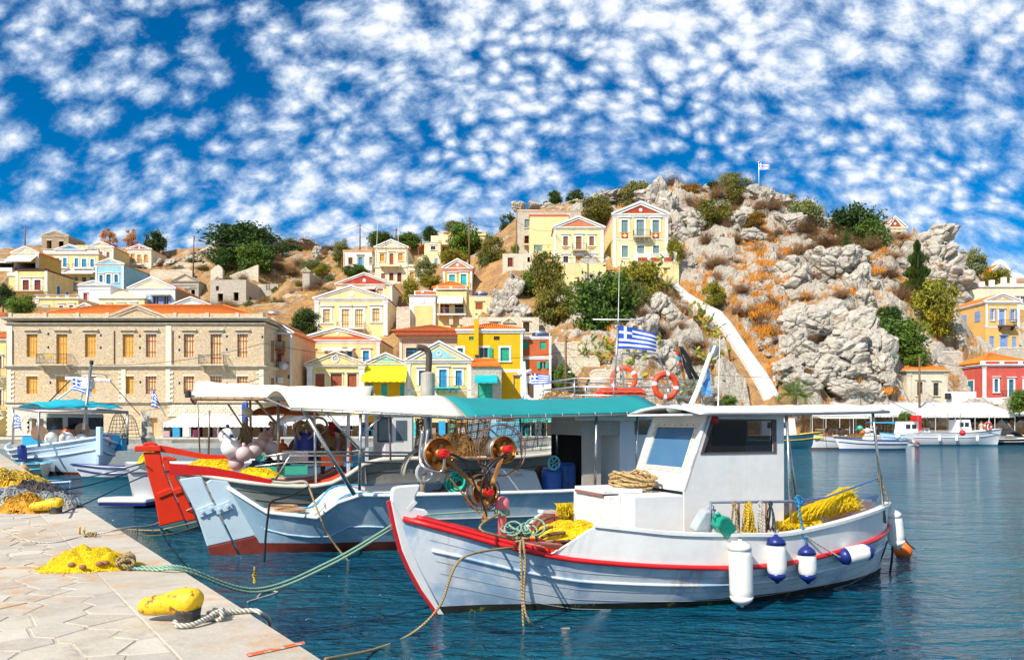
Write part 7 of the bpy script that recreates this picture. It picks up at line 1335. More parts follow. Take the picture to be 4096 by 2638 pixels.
for u,v in ((1130,1955),(1160,1985)):            # round hatches in the after deck
 x,z=fb.inv(u,v,.3 if v>1970 else-.3);y=.3 if v>1970 else-.3;c=fb.W(x,y,bh.loc(min(.25,x/BL),1)[2]+.045);m=MB();m._lathe([(.3,-.02),(.3,.03),(.25,.031),(.25,.008),(.001,.007)],c,(0,0,1),24);m.build('deck_hatch',wood('hatch teak',(.42,.26,.14)),bb)
YB=.0;pb=lambda a,b,y=0.0:fb.inv(500+a/2.8,1700+b/2.8,y)
RUDW=paint('pale blue rudder paint',(.55,.68,.76),.45,.06,2,chip=((.78,.8,.82),.68,3),bumps=.2);
for nm,poly,mt in (('rudder_blade',((610,600),(860,560),(905,690),(1040,980),(1195,1290),(920,1352),(790,960)),RUDW),('rudder_foot',((920,1354),(1195,1292),(1290,1480),(980,1512)),ANTI),('stern_post',((905,640),(960,600),(1150,620),(1190,690),(1330,930),(1480,1228),(1215,1290),(1080,1010)),RUDW),('post_foot',((1217,1292),(1482,1230),(1660,1440),(1310,1476)),ANTI)):
 m=MB();fb.plate(m,[pb(*p) for p in poly],-.09,.06 if 'rudder' in nm else .03);m.build(nm,mt,bb,bevel=.02)
for a,b_ in (((820,985),(1010,905)),((1015,950),(1190,880))):
 m=MB();m.bar(fb.W(*(lambda q:(q[0],.08,q[1]))(pb(*a))),fb.W(*(lambda q:(q[0],.08,q[1]))(pb(*b_))),.03,.18,up=(0,0,1));st=m.build('rudder_strap',RUDW,bb,bevel=.01)
 for f in (.25,.75):m=MB();p=Vector(pb(*a)).lerp(Vector(pb(*b_)),f);m.lathe([(.03,0),(.03,.04)],fb.W(p.x,.095,p.y),fb.V(0,1,0),6);m.build('bolt',RUDW,st)
TILR=paint('glossy red tiller',(.66,.012,.008),.35,.1,3,chip=((.75,.7,.68),.7,6),bumps=.08)
tl=[fb.W(*(lambda q:(q[0],.0,q[1]))(pb(*p))) for p in ((500,490),(750,500),(1000,520),(1250,560),(1500,605),(1640,632))]
m=MB();ps=spline(tl,5)
for i in range(len(ps)-1):f=i/(len(ps)-1);m.bar(ps[i],ps[i+1]+(ps[i+1]-ps[i])*.06,.16-.09*f,.21-.14*f)
m.build('tiller',TILR,bb)
rope('tan lashing on the end of the red tiller',[fb.px(1085,1925,.0),fb.px(1150,1930,.05),fb.px(1215,1925,.1),fb.px(1235,1945,.1)],.03,ROPE_W)
def canopy(name,corners,mat,parent,fr,sag=.06,n=16,m_=8,lace=True):
 """corners: near-left, near-right, far-right, far-left world points"""
 a,b_,c,d_=[Vector(p) for p in corners];rows=[]
 for j in range(m_+1):
  g=j/m_;rows.append([a.lerp(d_,g).lerp(b_.lerp(c,g),i/n)+Vector((0,0,.22*math.sin(math.pi*g)-sag*math.sin(math.pi*i/n)*math.sin(math.pi*g)+.02*math.sin(i*2.1)*math.sin(math.pi*g))) for i in range(n+1)])
 o=MB().grid(rows).build(name,mat,parent,solid=.015,smooth=True)
 if lace:
  m=MB()
  for i in range(int((b_-a).length/.35)):p=a.lerp(b_,(i+.5)/int((b_-a).length/.35));m.torus(p+Vector((0,0,-.02)),(b_-a),.035,.008,8,4)
  tag(m.build('lacing',ROPE_W,o),kind='stuff')
 return o
nl,nm_,nr=fb.px(1161,1628,1.5),fb.px(1860,1664,1.5),fb.px(2660,1646,1.5)
fl_,fm_,fr_=fb.px(1068,1588,-1.2),fb.px(1700,1598,-1.4),fb.px(2440,1602,-1.4)
canopy('canopy_beige',(nl,nm_,fm_,fl_),BEIGECAN,bb,fb);canopy('canopy_teal',(nm_+fb.V(.03,0,0),nr,fr_,fm_+fb.V(.03,0,0)),TEALCAN,bb,fb,.1)
MB().tube([nl-Vector((0,0,.04)),nm_-Vector((0,0,.04)),nr-Vector((0,0,.04))],.028,8).build('canopy_pipe',STEEL,bb,smooth=True);MB().tube([fl_-Vector((0,0,.04)),fm_-Vector((0,0,.04)),fr_-Vector((0,0,.04))],.028,8).build('canopy_pipe',STEEL,bb,smooth=True)
for a in (nl,nm_,nr):
 f={0:fl_,1:fm_,2:fr_}[[nl,nm_,nr].index(a)];MB().tube([a-Vector((0,0,.03)),f-Vector((0,0,.03))],.022,8).build('canopy_hoop',STEEL,bb,smooth=True)
for u0,v0,u1,v1,y,r_ in ((1442,1645,1438,1960,1.45,.03),(1215,1640,1418,1978,1.4,.042),(1295,1640,1448,1805,1.45,.03),(1530,1660,1452,1735,1.45,.022),(1556,1662,1562,1840,-.6,.022),(1258,1640,1262,1930,.2,.025),(2386,1662,2380,1960,1.4,.03),(2550,1660,2542,1950,1.2,.025),(2080,1662,2085,1820,.0,.02),(2230,1665,2226,1830,-.8,.03),(1905,1665,2010,1760,.9,.02)):
 MB().tube([fb.px(u0,v0,y),fb.px(u1,v1,y)],r_,8).build('canopy_post',STEEL,bb,smooth=True)
for v in (1845,1805):MB().tube([fb.px(1020+(1845-v),v+20,-1.1),fb.px(1180,v,-1.2),fb.px(1640,v+4,-1.3)],.022,8).build('guard_rail',STEEL,bb,smooth=True)
MB().tube([fb.px(1100,1920,-.9),fb.px(1160,1820,-1.0),fb.px(1640,1822,-1.2)],.024,8).build('guard_rail',STEEL,bb,smooth=True)
# cabin at the right end
cx0,cz0=fb.inv(2330,1935,.85);cx1,_=fb.inv(2480,1935,.85);cx2,_=fb.inv(2900,1935,.85);ctz=2.72
m=MB();fb.hexa(m,cx1,cx2,-.9,.85,.7,ctz);cab=m.build('cabin',paint('pale grey blue cabin',(.6,.65,.68),.6,.06,1.5,streak=.2,grime=(.4,.45,.5)),bb,bevel=.02);m=MB();fb.hexa(m,cx0,cx1-.003,-.9,.84,2.3,ctz-.01);m.build('cabin_header',GREYWALL,bb);m=MB();fb.hexa(m,cx0,cx0+.45,.8,.84,.7,2.3);m.build('cabin_door',paint('beige door',(.42,.36,.3),.6,.1,2,streak=.2),bb);m=MB();fb.hexa(m,cx0,cx1-.01,-.9,-.85,.7,2.3);m.build('cabin_inner',DARK,bb);m=MB();fb.hexa(m,cx0-.2,cx1+.4,.9,.97,2.62,2.72);m.build('roof_gutter',BOATW,bb)
wx_,wz_=fb.inv(2540,1708,.86);m=MB();fb.hexa(m,wx_,wx_+.5,.845,.87,wz_-.16,wz_+.17);m.build('window',GLASS,bb)
# exhaust stack
px_=fb.px(1710,1660,-1.6);ex=empty('exhaust_stack',fb.px(1712,1830,-1.6),'grey cylindrical exhaust silencer with a bent black pipe above the canopies','exhaust stack');p1,p2=fb.px(1711,1592,-1.6),fb.px(1711,1490,-1.6);MB().tube([fb.px(1712,1830,-1.6),p1],.1,12).build('lower_pipe',ALU,ex,smooth=True);MB()._lathe([(.1,0),(.165,.01),(.165,(p2-p1).length*.97),(.14,(p2-p1).length),(.07,(p2-p1).length+.02)],p1,(0,0,1),20).build('silencer',paint('stained galvanised',(.45,.42,.36),.6,.2,3,streak=.5,grime=(.25,.18,.1)),ex)
MB().tube(spline([fb.px(1713,1490,-1.6),fb.px(1716,1440,-1.6),fb.px(1714,1410,-1.6),fb.px(1698,1393,-1.6),fb.px(1668,1388,-1.6)],6),.075,12).build('bent_pipe',paint('sooty pipe',(.09,.06,.045),.6,.4,4),ex,smooth=True)
# deck gear under the canopy
nh=empty('net_hauler',fb.px(1690,1900,.9),'grey net hauler wheel with small rollers on the pale blue boat','winch');hc=fb.px(1695,1888,.95);ax=fb.V(.3,.95,0);MB()._lathe([(.001,0),(.2,0),(.2,.05),(.17,.06),(.16,.03),(.001,.03)],hc,ax,30).build('wheel',paint('grey plastic wheel',(.5,.5,.5),.4,.1,5),nh);m=MB();m.bar(hc+ax*.04-Vector((.05,0,.04)),hc+ax*.04+Vector((.06,0,.04)),.08,.02);m.build('hub_plate',RUSTP,nh)
for du,dv in ((-60,-5),(50,5),(60,30)):MB()._lathe([(.001,0),(.045,0),(.045,.08),(.001,.08)],fb.px(1695+du,1888+dv,.95),ax,14).build('roller',ALU,nh)
rows=[[fb.px(1625+80*math.cos(a)*s_+55,1900-105*math.sin(a)*s_,.9)+ax*d_ for d_ in (0,.2)] for a,s_ in [(R(100+i*10),1.0) for i in range(9)]];MB().grid(rows).build('mudguard',paint('worn guard',(.3,.28,.24),.6),nh,solid=.02,smooth=True)
MB().tube([fb.px(1690,1990,.9),hc],.06,10).build('stand',paint('hydraulic stand',(.25,.2,.15),.6,.3,4),nh,smooth=True)
m=MB();r_=random.Random(6)
for i in range(13):m.torus(fb.px(1830+r_.uniform(-18,18),1930+r_.uniform(-15,15),.7),(r_.gauss(0,.5),1,r_.gauss(0,.3)),r_.uniform(.12,.24),.02,20,6)
tag(m.build('hose_coil',paint('teal hose',(.02,.45,.32),.4),smooth=True),'coil of teal green hose hanging behind the net winch','hose')
def crate(label,fr,u,v,y,sx,sy,sz,mat,cat='crate',name='fish_crate'):
 x,z=fr.inv(u,v,y);root=empty(name,fr.W(x,y,z),label,cat);t_=.03;m=MB();fr.hexa(m,x-sx/2,x+sx/2,y-sy/2,y+sy/2,z,z+.03);m.build('base',mat,root)
 for a in ((x-sx/2,x+sx/2,y+sy/2-t_,y+sy/2),(x-sx/2,x+sx/2,y-sy/2,y-sy/2+t_),(x-sx/2,x-sx/2+t_,y-sy/2+t_,y+sy/2-t_),(x+sx/2-t_,x+sx/2,y-sy/2+t_,y+sy/2-t_)):m=MB();fr.hexa(m,*a,z+.031,z+sz);m.build('side',mat,root)
 m=MB();fr.hexa(m,x-sx/2-.02,x+sx/2+.02,y-sy/2-.02,y+sy/2+.02,z+sz-.03,z+sz);return root
x,z=fb.inv(2060,1975,.3);gb=empty('engine_cover',fb.W(x,.3,z),'slanted pale grey engine cover behind the net winch','cover');m=MB();m.hexa([fb.W(*p) for p in ((x-.5,.7,z-.3),(x+.65,.7,z-.3),(x+.65,-.4,z-.3),(x-.5,-.4,z-.3),(x-.5,.4,z+.55),(x+.45,.4,z+.5),(x+.45,-.4,z+.5),(x-.5,-.4,z+.55))]);m.build('lid',paint('pale grey lid',(.5,.54,.55),.5,.08,2,streak=.3,grime=(.35,.33,.3)),gb,bevel=.03);m=MB();m.bar(fb.W(x-.1,.52,z+.45),fb.W(x+.1,.52,z+.45),.03);m.build('handle',ALU,gb)
c=fb.px(2216,1850,.6);wh=empty('spoked_wheel',c,'turquoise six-spoked valve wheel hanging under the teal canopy','wheel');m=MB();m.torus(c,fb.V(.2,1,0),.14,.025,26,8);m.build('rim',paint('turquoise cast iron',(.1,.42,.5),.5,.2,8),wh,smooth=True)
for i in range(6):a=i*math.pi/3;MB().bar(c,c+fb.V(math.cos(a)*.13,-.2*math.cos(a)*.13,math.sin(a)*.13),.04,.02).build('spoke',paint('turquoise cast iron',(.1,.42,.5),.5),wh)
MB().lathe([(.03,-.02),(.03,.03)],c,fb.V(.2,1,0),10).build('hub',RUSTP,wh)
BLU=paint('scuffed blue plastic',(.02,.1,.4),.4,.25,4,chip=((.2,.12,.08),.62,6))
def barrel(label,p,r_,h_,mat):b_=empty('barrel',p,label,'barrel');MB()._lathe([(r_*.9,0),(r_,.04),(r_*1.03,h_*.33),(r_,h_*.36),(r_*1.03,h_*.66),(r_,h_*.7),(r_,h_-.04),(r_*.9,h_)],p,(0,0,1),20).build('body',mat,b_,smooth=True);MB()._lathe([(r_*.85,0),(r_*.85,.03),(.001,.03)],p+Vector((0,0,h_+.001)),(0,0,1),20).build('lid',mat,b_);return b_
barrel('scuffed blue drum near the cabin of the pale blue boat',fb.px(2205,1985,.2),.22,.6,BLU);barrel('second blue drum right of the turquoise wheel',fb.px(2260,1985,-.2),.24,.75,BLU)
BRNET=leafmat('brown net',(.2,.12,.05),.4,.2);GRNET=leafmat('olive net',(.2,.18,.06),.4,.2)
heap('dark heap of folded net under the teal canopy',fb.px(1900,1960,-.6),.8,.6,.5,BRNET,500,12,R(20));heap('brown net heap in the hold beside the blue drums',fb.px(2150,1960,-.7),.7,.6,.6,BRNET,400,13,R(20));heap('small heap of yellow net in the stern of the pale blue boat',fb.px(1030,1905,-1.9),.5,.4,.25,YNET,250,14)
# ---- grey boat with the red rudder (behind) -----------------------------------
fa=Fr((-7.45,19.0),20);AL=11.0;ABE=[(0,.06),(.06,.55),(.14,1.0),(.3,1.4),(.5,1.55),(.7,1.45),(.87,.95),(1,.1)];ash=[(0,1.45),(.1,1.2),(.22,1.08),(.28,1.2),(.34,1.62),(.42,1.7),(.7,1.7),(1,2.0)]
ah=Hull(fa,AL,ABE,ash,stem=.5,stern=.5,keel=-.5,e0=.9,e1=.4,e2=.8);ab=empty('fishing_boat',fa.W(5,0,0),'grey planked boat with the bright red rudder and lavender wheelhouse','boat');ah.shell([GREYWALL,paint('blue green boot',(.02,.12,.16),.6)],ab,.15,50,12)
for sd_ in (1,-1):MB().tube(ah.line(0,1,sd_,1,.02),.06,7).build('rub_rail',paint('cream rail',(.6,.58,.5),.5,.1,3),ab,smooth=True)
for q in (.62,.74,.87):MB().tube(ah.line(.02,.98,1,q,.008),.012,5).build('plank_seam',paint('seam dark',(.12,.11,.1),.8),ab)
for t_ in (.33,.45,.6):MB().bar(ah.pt(t_,1,1,.03),ah.pt(t_+.012,.6,1,.03),.12,.05).build('outer_rib',GREYWALL,ab)
ah.deck(.01,.3,0,paint('red deck',(.6,.06,.02),.6,.15,3),ab,.03,name='stern_deck');ah.deck(.3,.99,-.6,GREYWALL,ab,.06,name='deck')
pa=lambda a,b,y=0.0:fa.inv(500+a/2.8,1700+b/2.8,y);REDR=paint('bright orange red rudder',(.78,.035,.004),.4,.06,2,chip=((.5,.12,.08),.7,4),bumps=.1)
for nm,poly,mt in (('rudder_blade',((205,300),(395,300),(420,440),(540,760),(668,1055),(390,1125),(330,800),(270,600)),REDR),('rudder_foot',((390,1127),(668,1057),(720,1160),(400,1220)),paint('blue green boot',(.02,.12,.16),.6)),('stern_post',((410,380),(470,345),(520,480),(640,700),(800,1050),(690,1070),(560,760)),REDR),('post_foot',((692,1072),(800,1052),(840,1140),(720,1160)),paint('blue green boot',(.02,.12,.16),.6)),('rudder_head',((110,230),(400,225),(410,290),(110,290)),REDR),('rudder_crown',((190,224),(220,195),(280,183),(340,195),(370,222)),REDR),('chock',((415,345),(470,345),(580,370),(570,395),(420,400)),REDR)):
 m=MB();fa.plate(m,[pa(*p) for p in poly],-.1,.09 if nm != 'rudder_head' else .14);m.build(nm,mt,ab,bevel=.02)
for a,b_ in (((370,785),(530,720)),((545,750),(640,715))):m=MB();m.bar(fa.W(*(lambda q:(q[0],.11,q[1]))(pa(*a))),fa.W(*(lambda q:(q[0],.11,q[1]))(pa(*b_))),.03,.13);m.build('rudder_strap',REDR,ab,bevel=.01)
tl=[fa.W(*(lambda q:(q[0],.0,q[1]))(pa(*p))) for p in ((330,258),(450,268),(700,315),(900,348),(1100,352),(1250,345))];m=MB();ps=spline(tl,5)
for i in range(len(ps)-1):f=i/(len(ps)-1);m.bar(ps[i],ps[i+1]+(ps[i+1]-ps[i])*.06,.13-.05*f,.17-.1*f)
m.build('tiller',REDR,ab)
# lavender wheelhouse
lx0,lz0=fa.inv(1390,1840,.75);lx1,_=fa.inv(1655,1840,.75);LAV=paint('lavender white paint',(.66,.62,.68),.5,.06,1.5,streak=.15,grime=(.45,.4,.45));ltz=2.85
m=MB();fa.hexa(m,lx0+.9,lx1,-.8,.75,.9,ltz);m.build('wheelhouse',LAV,ab,bevel=.03)
for u in (1515,1583):
 x0,z0=fa.inv(u,1762,.76);x1,z1=fa.inv(u+46,1672 if u<1550 else 1680,.76);m=MB();fa.hexa(m,x0,x1,.755,.772,z0,z1);w_=m.build('window',paint('grey blue glass',(.1,.14,.18),.08,.2,1),ab,bevel=.05);m=MB();fa.hexa(m,x0-.035,x1+.035,.745,.758,z0-.035,z1+.035);m.build('window_gasket',IRON,w_,bevel=.05)
m=MB();x0,z0=fa.inv(1572,1838,.76);x1,_=fa.inv(1648,1838,.76);fa.hexa(m,x0,x1,.751,.765,z0,2.75);m.build('door',BOATW,ab)
for x,hgt in ((lx0,1),(lx0+.45,1),(lx0+.87,1)):m=MB();fa.hexa(m,x,x+.07,.6,.7,1.1,ltz);m.build('porch_post',LAV,ab)
m=MB();fa.hexa(m,lx0-.1,lx1+.1,-.85,.85,ltz+.002,ltz+.06);m.build('wheelhouse_roof',BOATW,ab)
a_nl,a_nr,a_fr,a_fl=fa.px(765,1586,1.3),fa.px(1480,1590,1.3),fa.px(1500,1570,-1.5),fa.px(805,1544,-1.5)
canopy('canopy',(a_nl,a_nr,a_fr,a_fl),BEIGECAN,ab,fa,.05)
MB().tube([a_nl-Vector((0,0,.05)),a_nr-Vector((0,0,.05))],.035,8).build('canopy_pipe',paint('brown pipe',(.25,.16,.1),.5,.3,5,metal=.5),ab,smooth=True);MB().tube([a_nl-Vector((0,0,.05)),a_nl.lerp(a_fl,.3)-Vector((0,0,.25)),a_fl-Vector((0,0,.05))],.03,8).build('canopy_pipe',paint('brown pipe',(.25,.16,.1),.5),ab,smooth=True)
for u0,v0,u1,v1,y,r_ in ((1113,1580,1113,1890,.9,.035),(1000,1580,1004,1770,-.6,.03),(998,1572,1112,1700,.8,.035),(912,1615,975,1710,-.3,.025),(838,1640,834,1830,-1.4,.025),(790,1610,800,1830,-1.6,.02)):MB().tube([fa.px(u0,v0,y),fa.px(u1,v1,y)],r_,8).build('canopy_post',paint('brown steel post',(.35,.28,.22),.4,.3,5,metal=.7),ab,smooth=True)
m=MB();p=fa.px(752,1575,1.3);m.lathe([(.06,0),(.07,.02),(.07,.14),(.04,.16)],p-Vector((0,0,.08)),n=12);m.build('deck_lamp',IRON,ab)
c_=fa.px(992,1648,.2);m=MB();m.ball(c_,.12,14,9,(1,1,1));tag(m.build('horn_speaker',paint('cream horn',(.65,.6,.45),.4),smooth=True),'cream round loudspeaker hanging under the beige canopy','speaker')
# net and life-jackets stowed in the canopy of the grey boat
heap('orange-red net bag slung under the beige canopy',fa.px(1130,1660,-.4),.9,.7,.25,leafmat('rusty orange net',(.42,.14,.05),.4,.2),400,15,R(20))
for i,(u,v,y,r_,c_,lb) in enumerate(((910,1745,.3,.25,'w','white buoy with faint red lettering at the top of the cluster'),(925,1790,.5,.29,'w','large white buoy left in the cluster behind the red tiller'),(975,1815,.8,.22,'p','small pale pink buoy at the front of the cluster'),(1015,1800,.6,.24,'p','dusky pink buoy in the middle of the cluster'),(1040,1780,.2,.22,'o','peach buoy with red letter marks behind the cluster'),(1085,1793,.3,.22,'p','dusky pink buoy at the right of the cluster'),(945,1850,.4,.22,'p','pinkish white buoy low in the cluster'),(985,1770,-.1,.2,'w','white buoy half hidden under the hanging ropes'),(1060,1750,-.3,.2,'o','peach buoy high at the back of the cluster'),(1130,1790,-.6,.17,'r','orange buoy right of the pink cluster'))):
 mt={'w':RUBW,'p':paint('dusky pink vinyl',(.62,.46,.45),.4,.08,3),'o':paint('peach vinyl',(.72,.5,.36),.4,.08,3),'r':ORANGE}[c_];p=fa.px(u,v,y);root=empty('buoy',p,lb,'buoy');MB().ball(p,r_*.82,20,13).build('ball',mt,root,smooth=True);MB().lathe([(.035,0),(.045,.05),(.03,.09)],p+Vector((0,0,r_*.8)),n=8).build('eye',RUBB if c_=='w' else mt,root)
 if i in (0,4):text('Γ' if i==0 else 'Σ',p+Vector((-.02,-r_*.83,-.03)),.14,REDTXT,root)
m=MB();r_=random.Random(8);a=fa.px(980,1690,.1)
for i in range(40):b_=fa.px(975+r_.uniform(-32,45),1775+r_.uniform(-12,10),.2);m.tube(spline([a+Vector((r_.uniform(-.03,.03),0,0)),a.lerp(b_,.5)+Vector((r_.uniform(-.05,.05),r_.uniform(-.1,.1),.02)),b_],3),.012,4)
tag(m.build('rope_bundle',ROPE_T,smooth=True),'sheaf of frayed tan rope hanging above the buoys','rope')
barrel('royal blue plastic barrel behind the steel rails',fa.px(1225,1850,-.4),.3,.75,paint('royal blue plastic',(.01,.03,.25),.35));crate('turquoise fish crate at the stern of the grey boat',fa,1140,1895,.6,1.0,.5,.2,paint('sea green plastic',(.05,.45,.3),.4))
x,z=fa.inv(1040,1890,.6);sb=empty('mooring_post',fa.W(x,.6,z),'sea green square post wound with dark rope','post');m=MB();fa.hexa(m,x-.11,x+.11,.5,.7,z-.2,z+.42);m.build('post',paint('sea green paint',(.1,.5,.35),.5,.1,3),sb,bevel=.02);m=MB()
for i in range(6):m.torus(fa.W(x,.6,z+.02+i*.05),(0,0,1),.17,.03,18,6)
m.build('rope_turns',ROPE_N,sb,smooth=True)
heap('yellow net pile between the two rudders boats',fa.px(850,1875,-1.2),.7,.5,.35,YNET,350,16);heap('mixed brown net pile beside the royal blue barrel',fa.px(1320,1850,-.6),.8,.5,.5,GRNET,400,17);heap('dark tarpaulin-brown net heap below the pink buoys',fa.px(1080,1880,.0),.6,.5,.35,paint('dark brown cloth',(.08,.05,.045),.9),60,18,th=.01)
m=MB();p=fa.px(1200,1680,-.4)
for i in range(10):m.torus(fa.px(1240+rnd.uniform(-45,45),1715+rnd.uniform(-18,22),-.2),(rnd.gauss(0,1),1,rnd.gauss(0,.4)),rnd.uniform(.12,.24),.03,16,6)
tag(m.build('hose_coil',paint('tan hose',(.4,.28,.15),.6,.3,5),smooth=True),'tangle of tan and yellow hoses on the grey boat rail','hose')
m=MB();m.tube(spline([fa.px(*p,.1) for p in ((1075,1690),(1090,1700),(1082,1735),(1095,1752),(1120,1752))],6),.06,10);hp_=m.build('davit_pipe',paint('copper brown pipe',(.45,.25,.16),.5,.2,5,metal=.4),smooth=True);tag(hp_,'bent copper-coloured pipe with a grey end beside the canopy post','pipe')
def net_curtain(label,fr,pxs,y,mat,nx,nz,th=.006):
 (u0,v0),(u1,v1)=pxs;m=MB()
 for i in range(nx+1):u=u0+(u1-u0)*i/nx;m.tube([fr.px(u+4*math.sin(j*1.3+i),v0+(v1-v0)*j/5,y+.05*math.sin(i*.7)) for j in range(6)],th,3,False)
 for j in range(nz+1):v=v0+(v1-v0)*j/nz;m.tube([fr.px(u0+(u1-u0)*i/6,v+5*math.sin(i*1.1+j),y+.05*math.sin(i*1.3)) for i in range(7)],th,3,False)
 root=empty('fishing_net',fr.px(u0,v1,y),label,'fishing net');m.build('netting',mat,root)
net_curtain('brown net hung as a curtain right of the lavender wheelhouse',fa,((1662,1672),(1712,1850)),.6,BRNET,16,34,.012);net_curtain('wide brown net curtain behind the winch drums',fa,((1790,1672),(1960,1840)),-.4,BRNET,46,36,.011);net_curtain('pale chain-link net behind the right winch drum',fb,((1985,1668),(2190,1800)),-1.3,ROPE_W,40,26,.005)
heap('tall heap of brown net behind the left winch drum',fa.px(1800,1850,-.5),1.1,.7,.95,BRNET,700,61,R(20),.01);heap('dark net heap right behind the guard ring',fa.px(1960,1850,-.3),.9,.6,.7,leafmat('dark brown net',(.1,.06,.03),.4,.2),500,62,R(20),.01);heap('tan net and rope heap at the grey boat rail',fa.px(1290,1800,-.9),.9,.5,.7,leafmat('tan net',(.45,.33,.2),.4,.2),500,63,R(20),.01)
rows=[[fa.px(1310+j*12+3*i,1685+i*14,-.5)+Vector((0,.06*math.sin(i+j),0)) for j in range(4)] for i in range(5)];tag(MB().grid(rows).build('cloth',paint('red cloth',(.6,.02,.015),.8),solid=.01),'red cloth hanging under the beige canopy','cloth')
for k,(u,v,y,mt,lb) in enumerate(((1180,1845,-.2,TRIM,'white fish crate on the grey boat deck'),(1330,1860,.2,ORANGE,'orange fish crate beside the royal blue barrel'),(1420,1862,.3,BLUEW,'blue fish crate near the lavender wheelhouse'))):crate(lb,fa,u,v,y,.6,.4,.28,mt)
m=MB();r_=random.Random(5)
for i in range(9):m.torus(fa.px(1402,1785+i*7,1.2),(r_.gauss(0,.4),.3,1),.035,.014,12,6)
tag(m.build('rope_bundle',ropemat('red rope',(.45,.06,.03)),smooth=True),'red rope hank tied on the grey boat rail','rope')
# ---- tour boat with white upper deck -------------------------------------------
ft_=Fr((.9,24.8),14);tb=empty('tour_boat',ft_.W(3,0,0),'white tour boat with railed upper deck carrying lifebuoys and a raft','boat');WGL=paint('gloss white boat',(.8,.8,.8),.3,.04,1);th_=Hull(ft_,6.2,[(0,.1),(.1,.8),(.3,1.5),(.6,1.7),(.9,1.5),(1,1.2)],[(0,1.9),(.4,1.5),(1,1.5)],stem=.8,stern=.1,keel=-.5);th_.shell([WGL,paint('navy boot',(.02,.04,.15),.5)],tb,.2,30,10);th_.deck(0,1,-.1,WGL,tb)
m=MB();ft_.hexa(m,.9,5.6,-1.3,1.3,1.4,2.9);m.build('saloon',WGL,tb,bevel=.05)
x0,z0=ft_.inv(2300,1640,1.4);x1,_=ft_.inv(2835,1640,1.4);dz_=z0-.05;m=MB();ft_.hexa(m,x0-1.4,x1,-1.5,1.45,dz_,dz_+.12);ft_.hexa(m,x0-1.4,x1-.1,-1.4,1.35,dz_+.121,dz_+.26);m.build('upper_deck',WGL,tb,bevel=.03)
def trail(pts,zs,posts,parent,mat=STEEL,r_=.022):
 for z in zs:MB().tube([p+Vector((0,0,z)) for p in pts],r_,8).build('guard_rail',mat,parent,smooth=True)
 for i,p in enumerate(posts):MB().tube([p,p+Vector((0,0,zs[0]))],r_,8).build('rail_post',mat,parent,smooth=True)
zz0=dz_+.25;c4=[ft_.W(x0,1.35,zz0),ft_.W(x1-.2,1.35,zz0),ft_.W(x1-.1,-1.3,zz0),ft_.W(x0-.2,-1.3,zz0),ft_.W(x0,1.35,zz0)];trail(c4,(.75,.5,.25),[c4[0].lerp(c4[1],f) for f in (0,.3,.62,1)]+[c4[3].lerp(c4[2],f) for f in (0,.33,.66,1)],tb)
def lifebuoy(label,c,nv,R0,r_,tilt=0):
 root=empty('lifebuoy',c,label,'lifebuoy');MB().torus(c,nv,R0,r_,40,14).build('ring',paint('lifebuoy orange',(.72,.07,.015),.5,.1,3,chip=((.8,.7,.6),.72,6)),root,smooth=True);nv=Vector(nv).normalized();a=nv.orthogonal().normalized();b_=nv.cross(a)
 for k in range(4):
  t_=k*math.pi/2+.5+tilt;MB().torus(c,nv,R0,r_*1.03,40,14,t_,t_+.28).build('reflective_band',TRIM,root,smooth=True)
 MB().tube([c+(a*math.cos(t_)+b_*math.sin(t_))*(R0+r_*(1.05+.35*abs(math.sin(2*t_+1)))) for t_ in [i*math.pi/20 for i in range(41)]],.012,5).build('grab_line',ROPE_W,root,smooth=True);return root
lifebuoy('orange lifebuoy with white bands hung on the near rail of the tour boat',ft_.px(2662,1543,1.45),(.25,-1,.1),.36,.09);lifebuoy('orange lifebuoy standing on the far side beyond the radar arch',ft_.px(2495,1515,-1.2),(-.2,-1,.1),.38,.085,.7)
lr=empty('life_raft',ft_.px(2480,1602,.7),'orange rigid life raft case lashed on the upper deck','life raft');lx,lz=ft_.inv(2395,1600,.7);lx2,_=ft_.inv(2575,1600,.7);RAFT=paint('raft orange red',(.7,.05,.012),.45,.08,2)
m=MB();m.hexa([ft_.W(*p) for p in ((lx+.06,.95,lz),(lx2-.06,.95,lz),(lx2-.06,.3,lz),(lx+.06,.3,lz),(lx,1.0,lz+.22),(lx2,1.0,lz+.22),(lx2,.25,lz+.22),(lx,.25,lz+.22))]);m.build('lower_shell',RAFT,lr,bevel=.04);m=MB();m.hexa([ft_.W(*p) for p in ((lx,1.0,lz+.23),(lx2,1.0,lz+.23),(lx2,.25,lz+.23),(lx,.25,lz+.23),(lx+.15,.85,lz+.4),(lx2-.15,.85,lz+.4),(lx2-.15,.4,lz+.4),(lx+.15,.4,lz+.4))]);m.build('upper_shell',RAFT,lr,bevel=.04)
for f in (.12,.27):MB().tube([ft_.W(lx+(lx2-lx)*i/10,1.03,lz+f-.03*math.sin(i*1.57)**2) for i in range(11)],.013,5).build('lashing',ROPE_T,lr,smooth=True)
ra_=empty('radar_arch',ft_.px(2540,1590,0),'polished steel radar arch with a white radar dome','radar arch')
for y in (.55,.35):MB().tube(spline([ft_.px(2500,1590,y),ft_.px(2487,1425,y),ft_.px(2500,1415,y),ft_.px(2610,1413,y),ft_.px(2640,1440,y),ft_.px(2690,1590,y)],6),.025,8).build('tube',STEEL,ra_,smooth=True)
MB()._lathe([(.1,0),(.1,.12),(.25,.14),(.28,.22),(.25,.3),(.001,.33)],ft_.px(2575,1413,.45),(0,0,1),20).build('radar_dome',WGL,ra_,smooth=True)
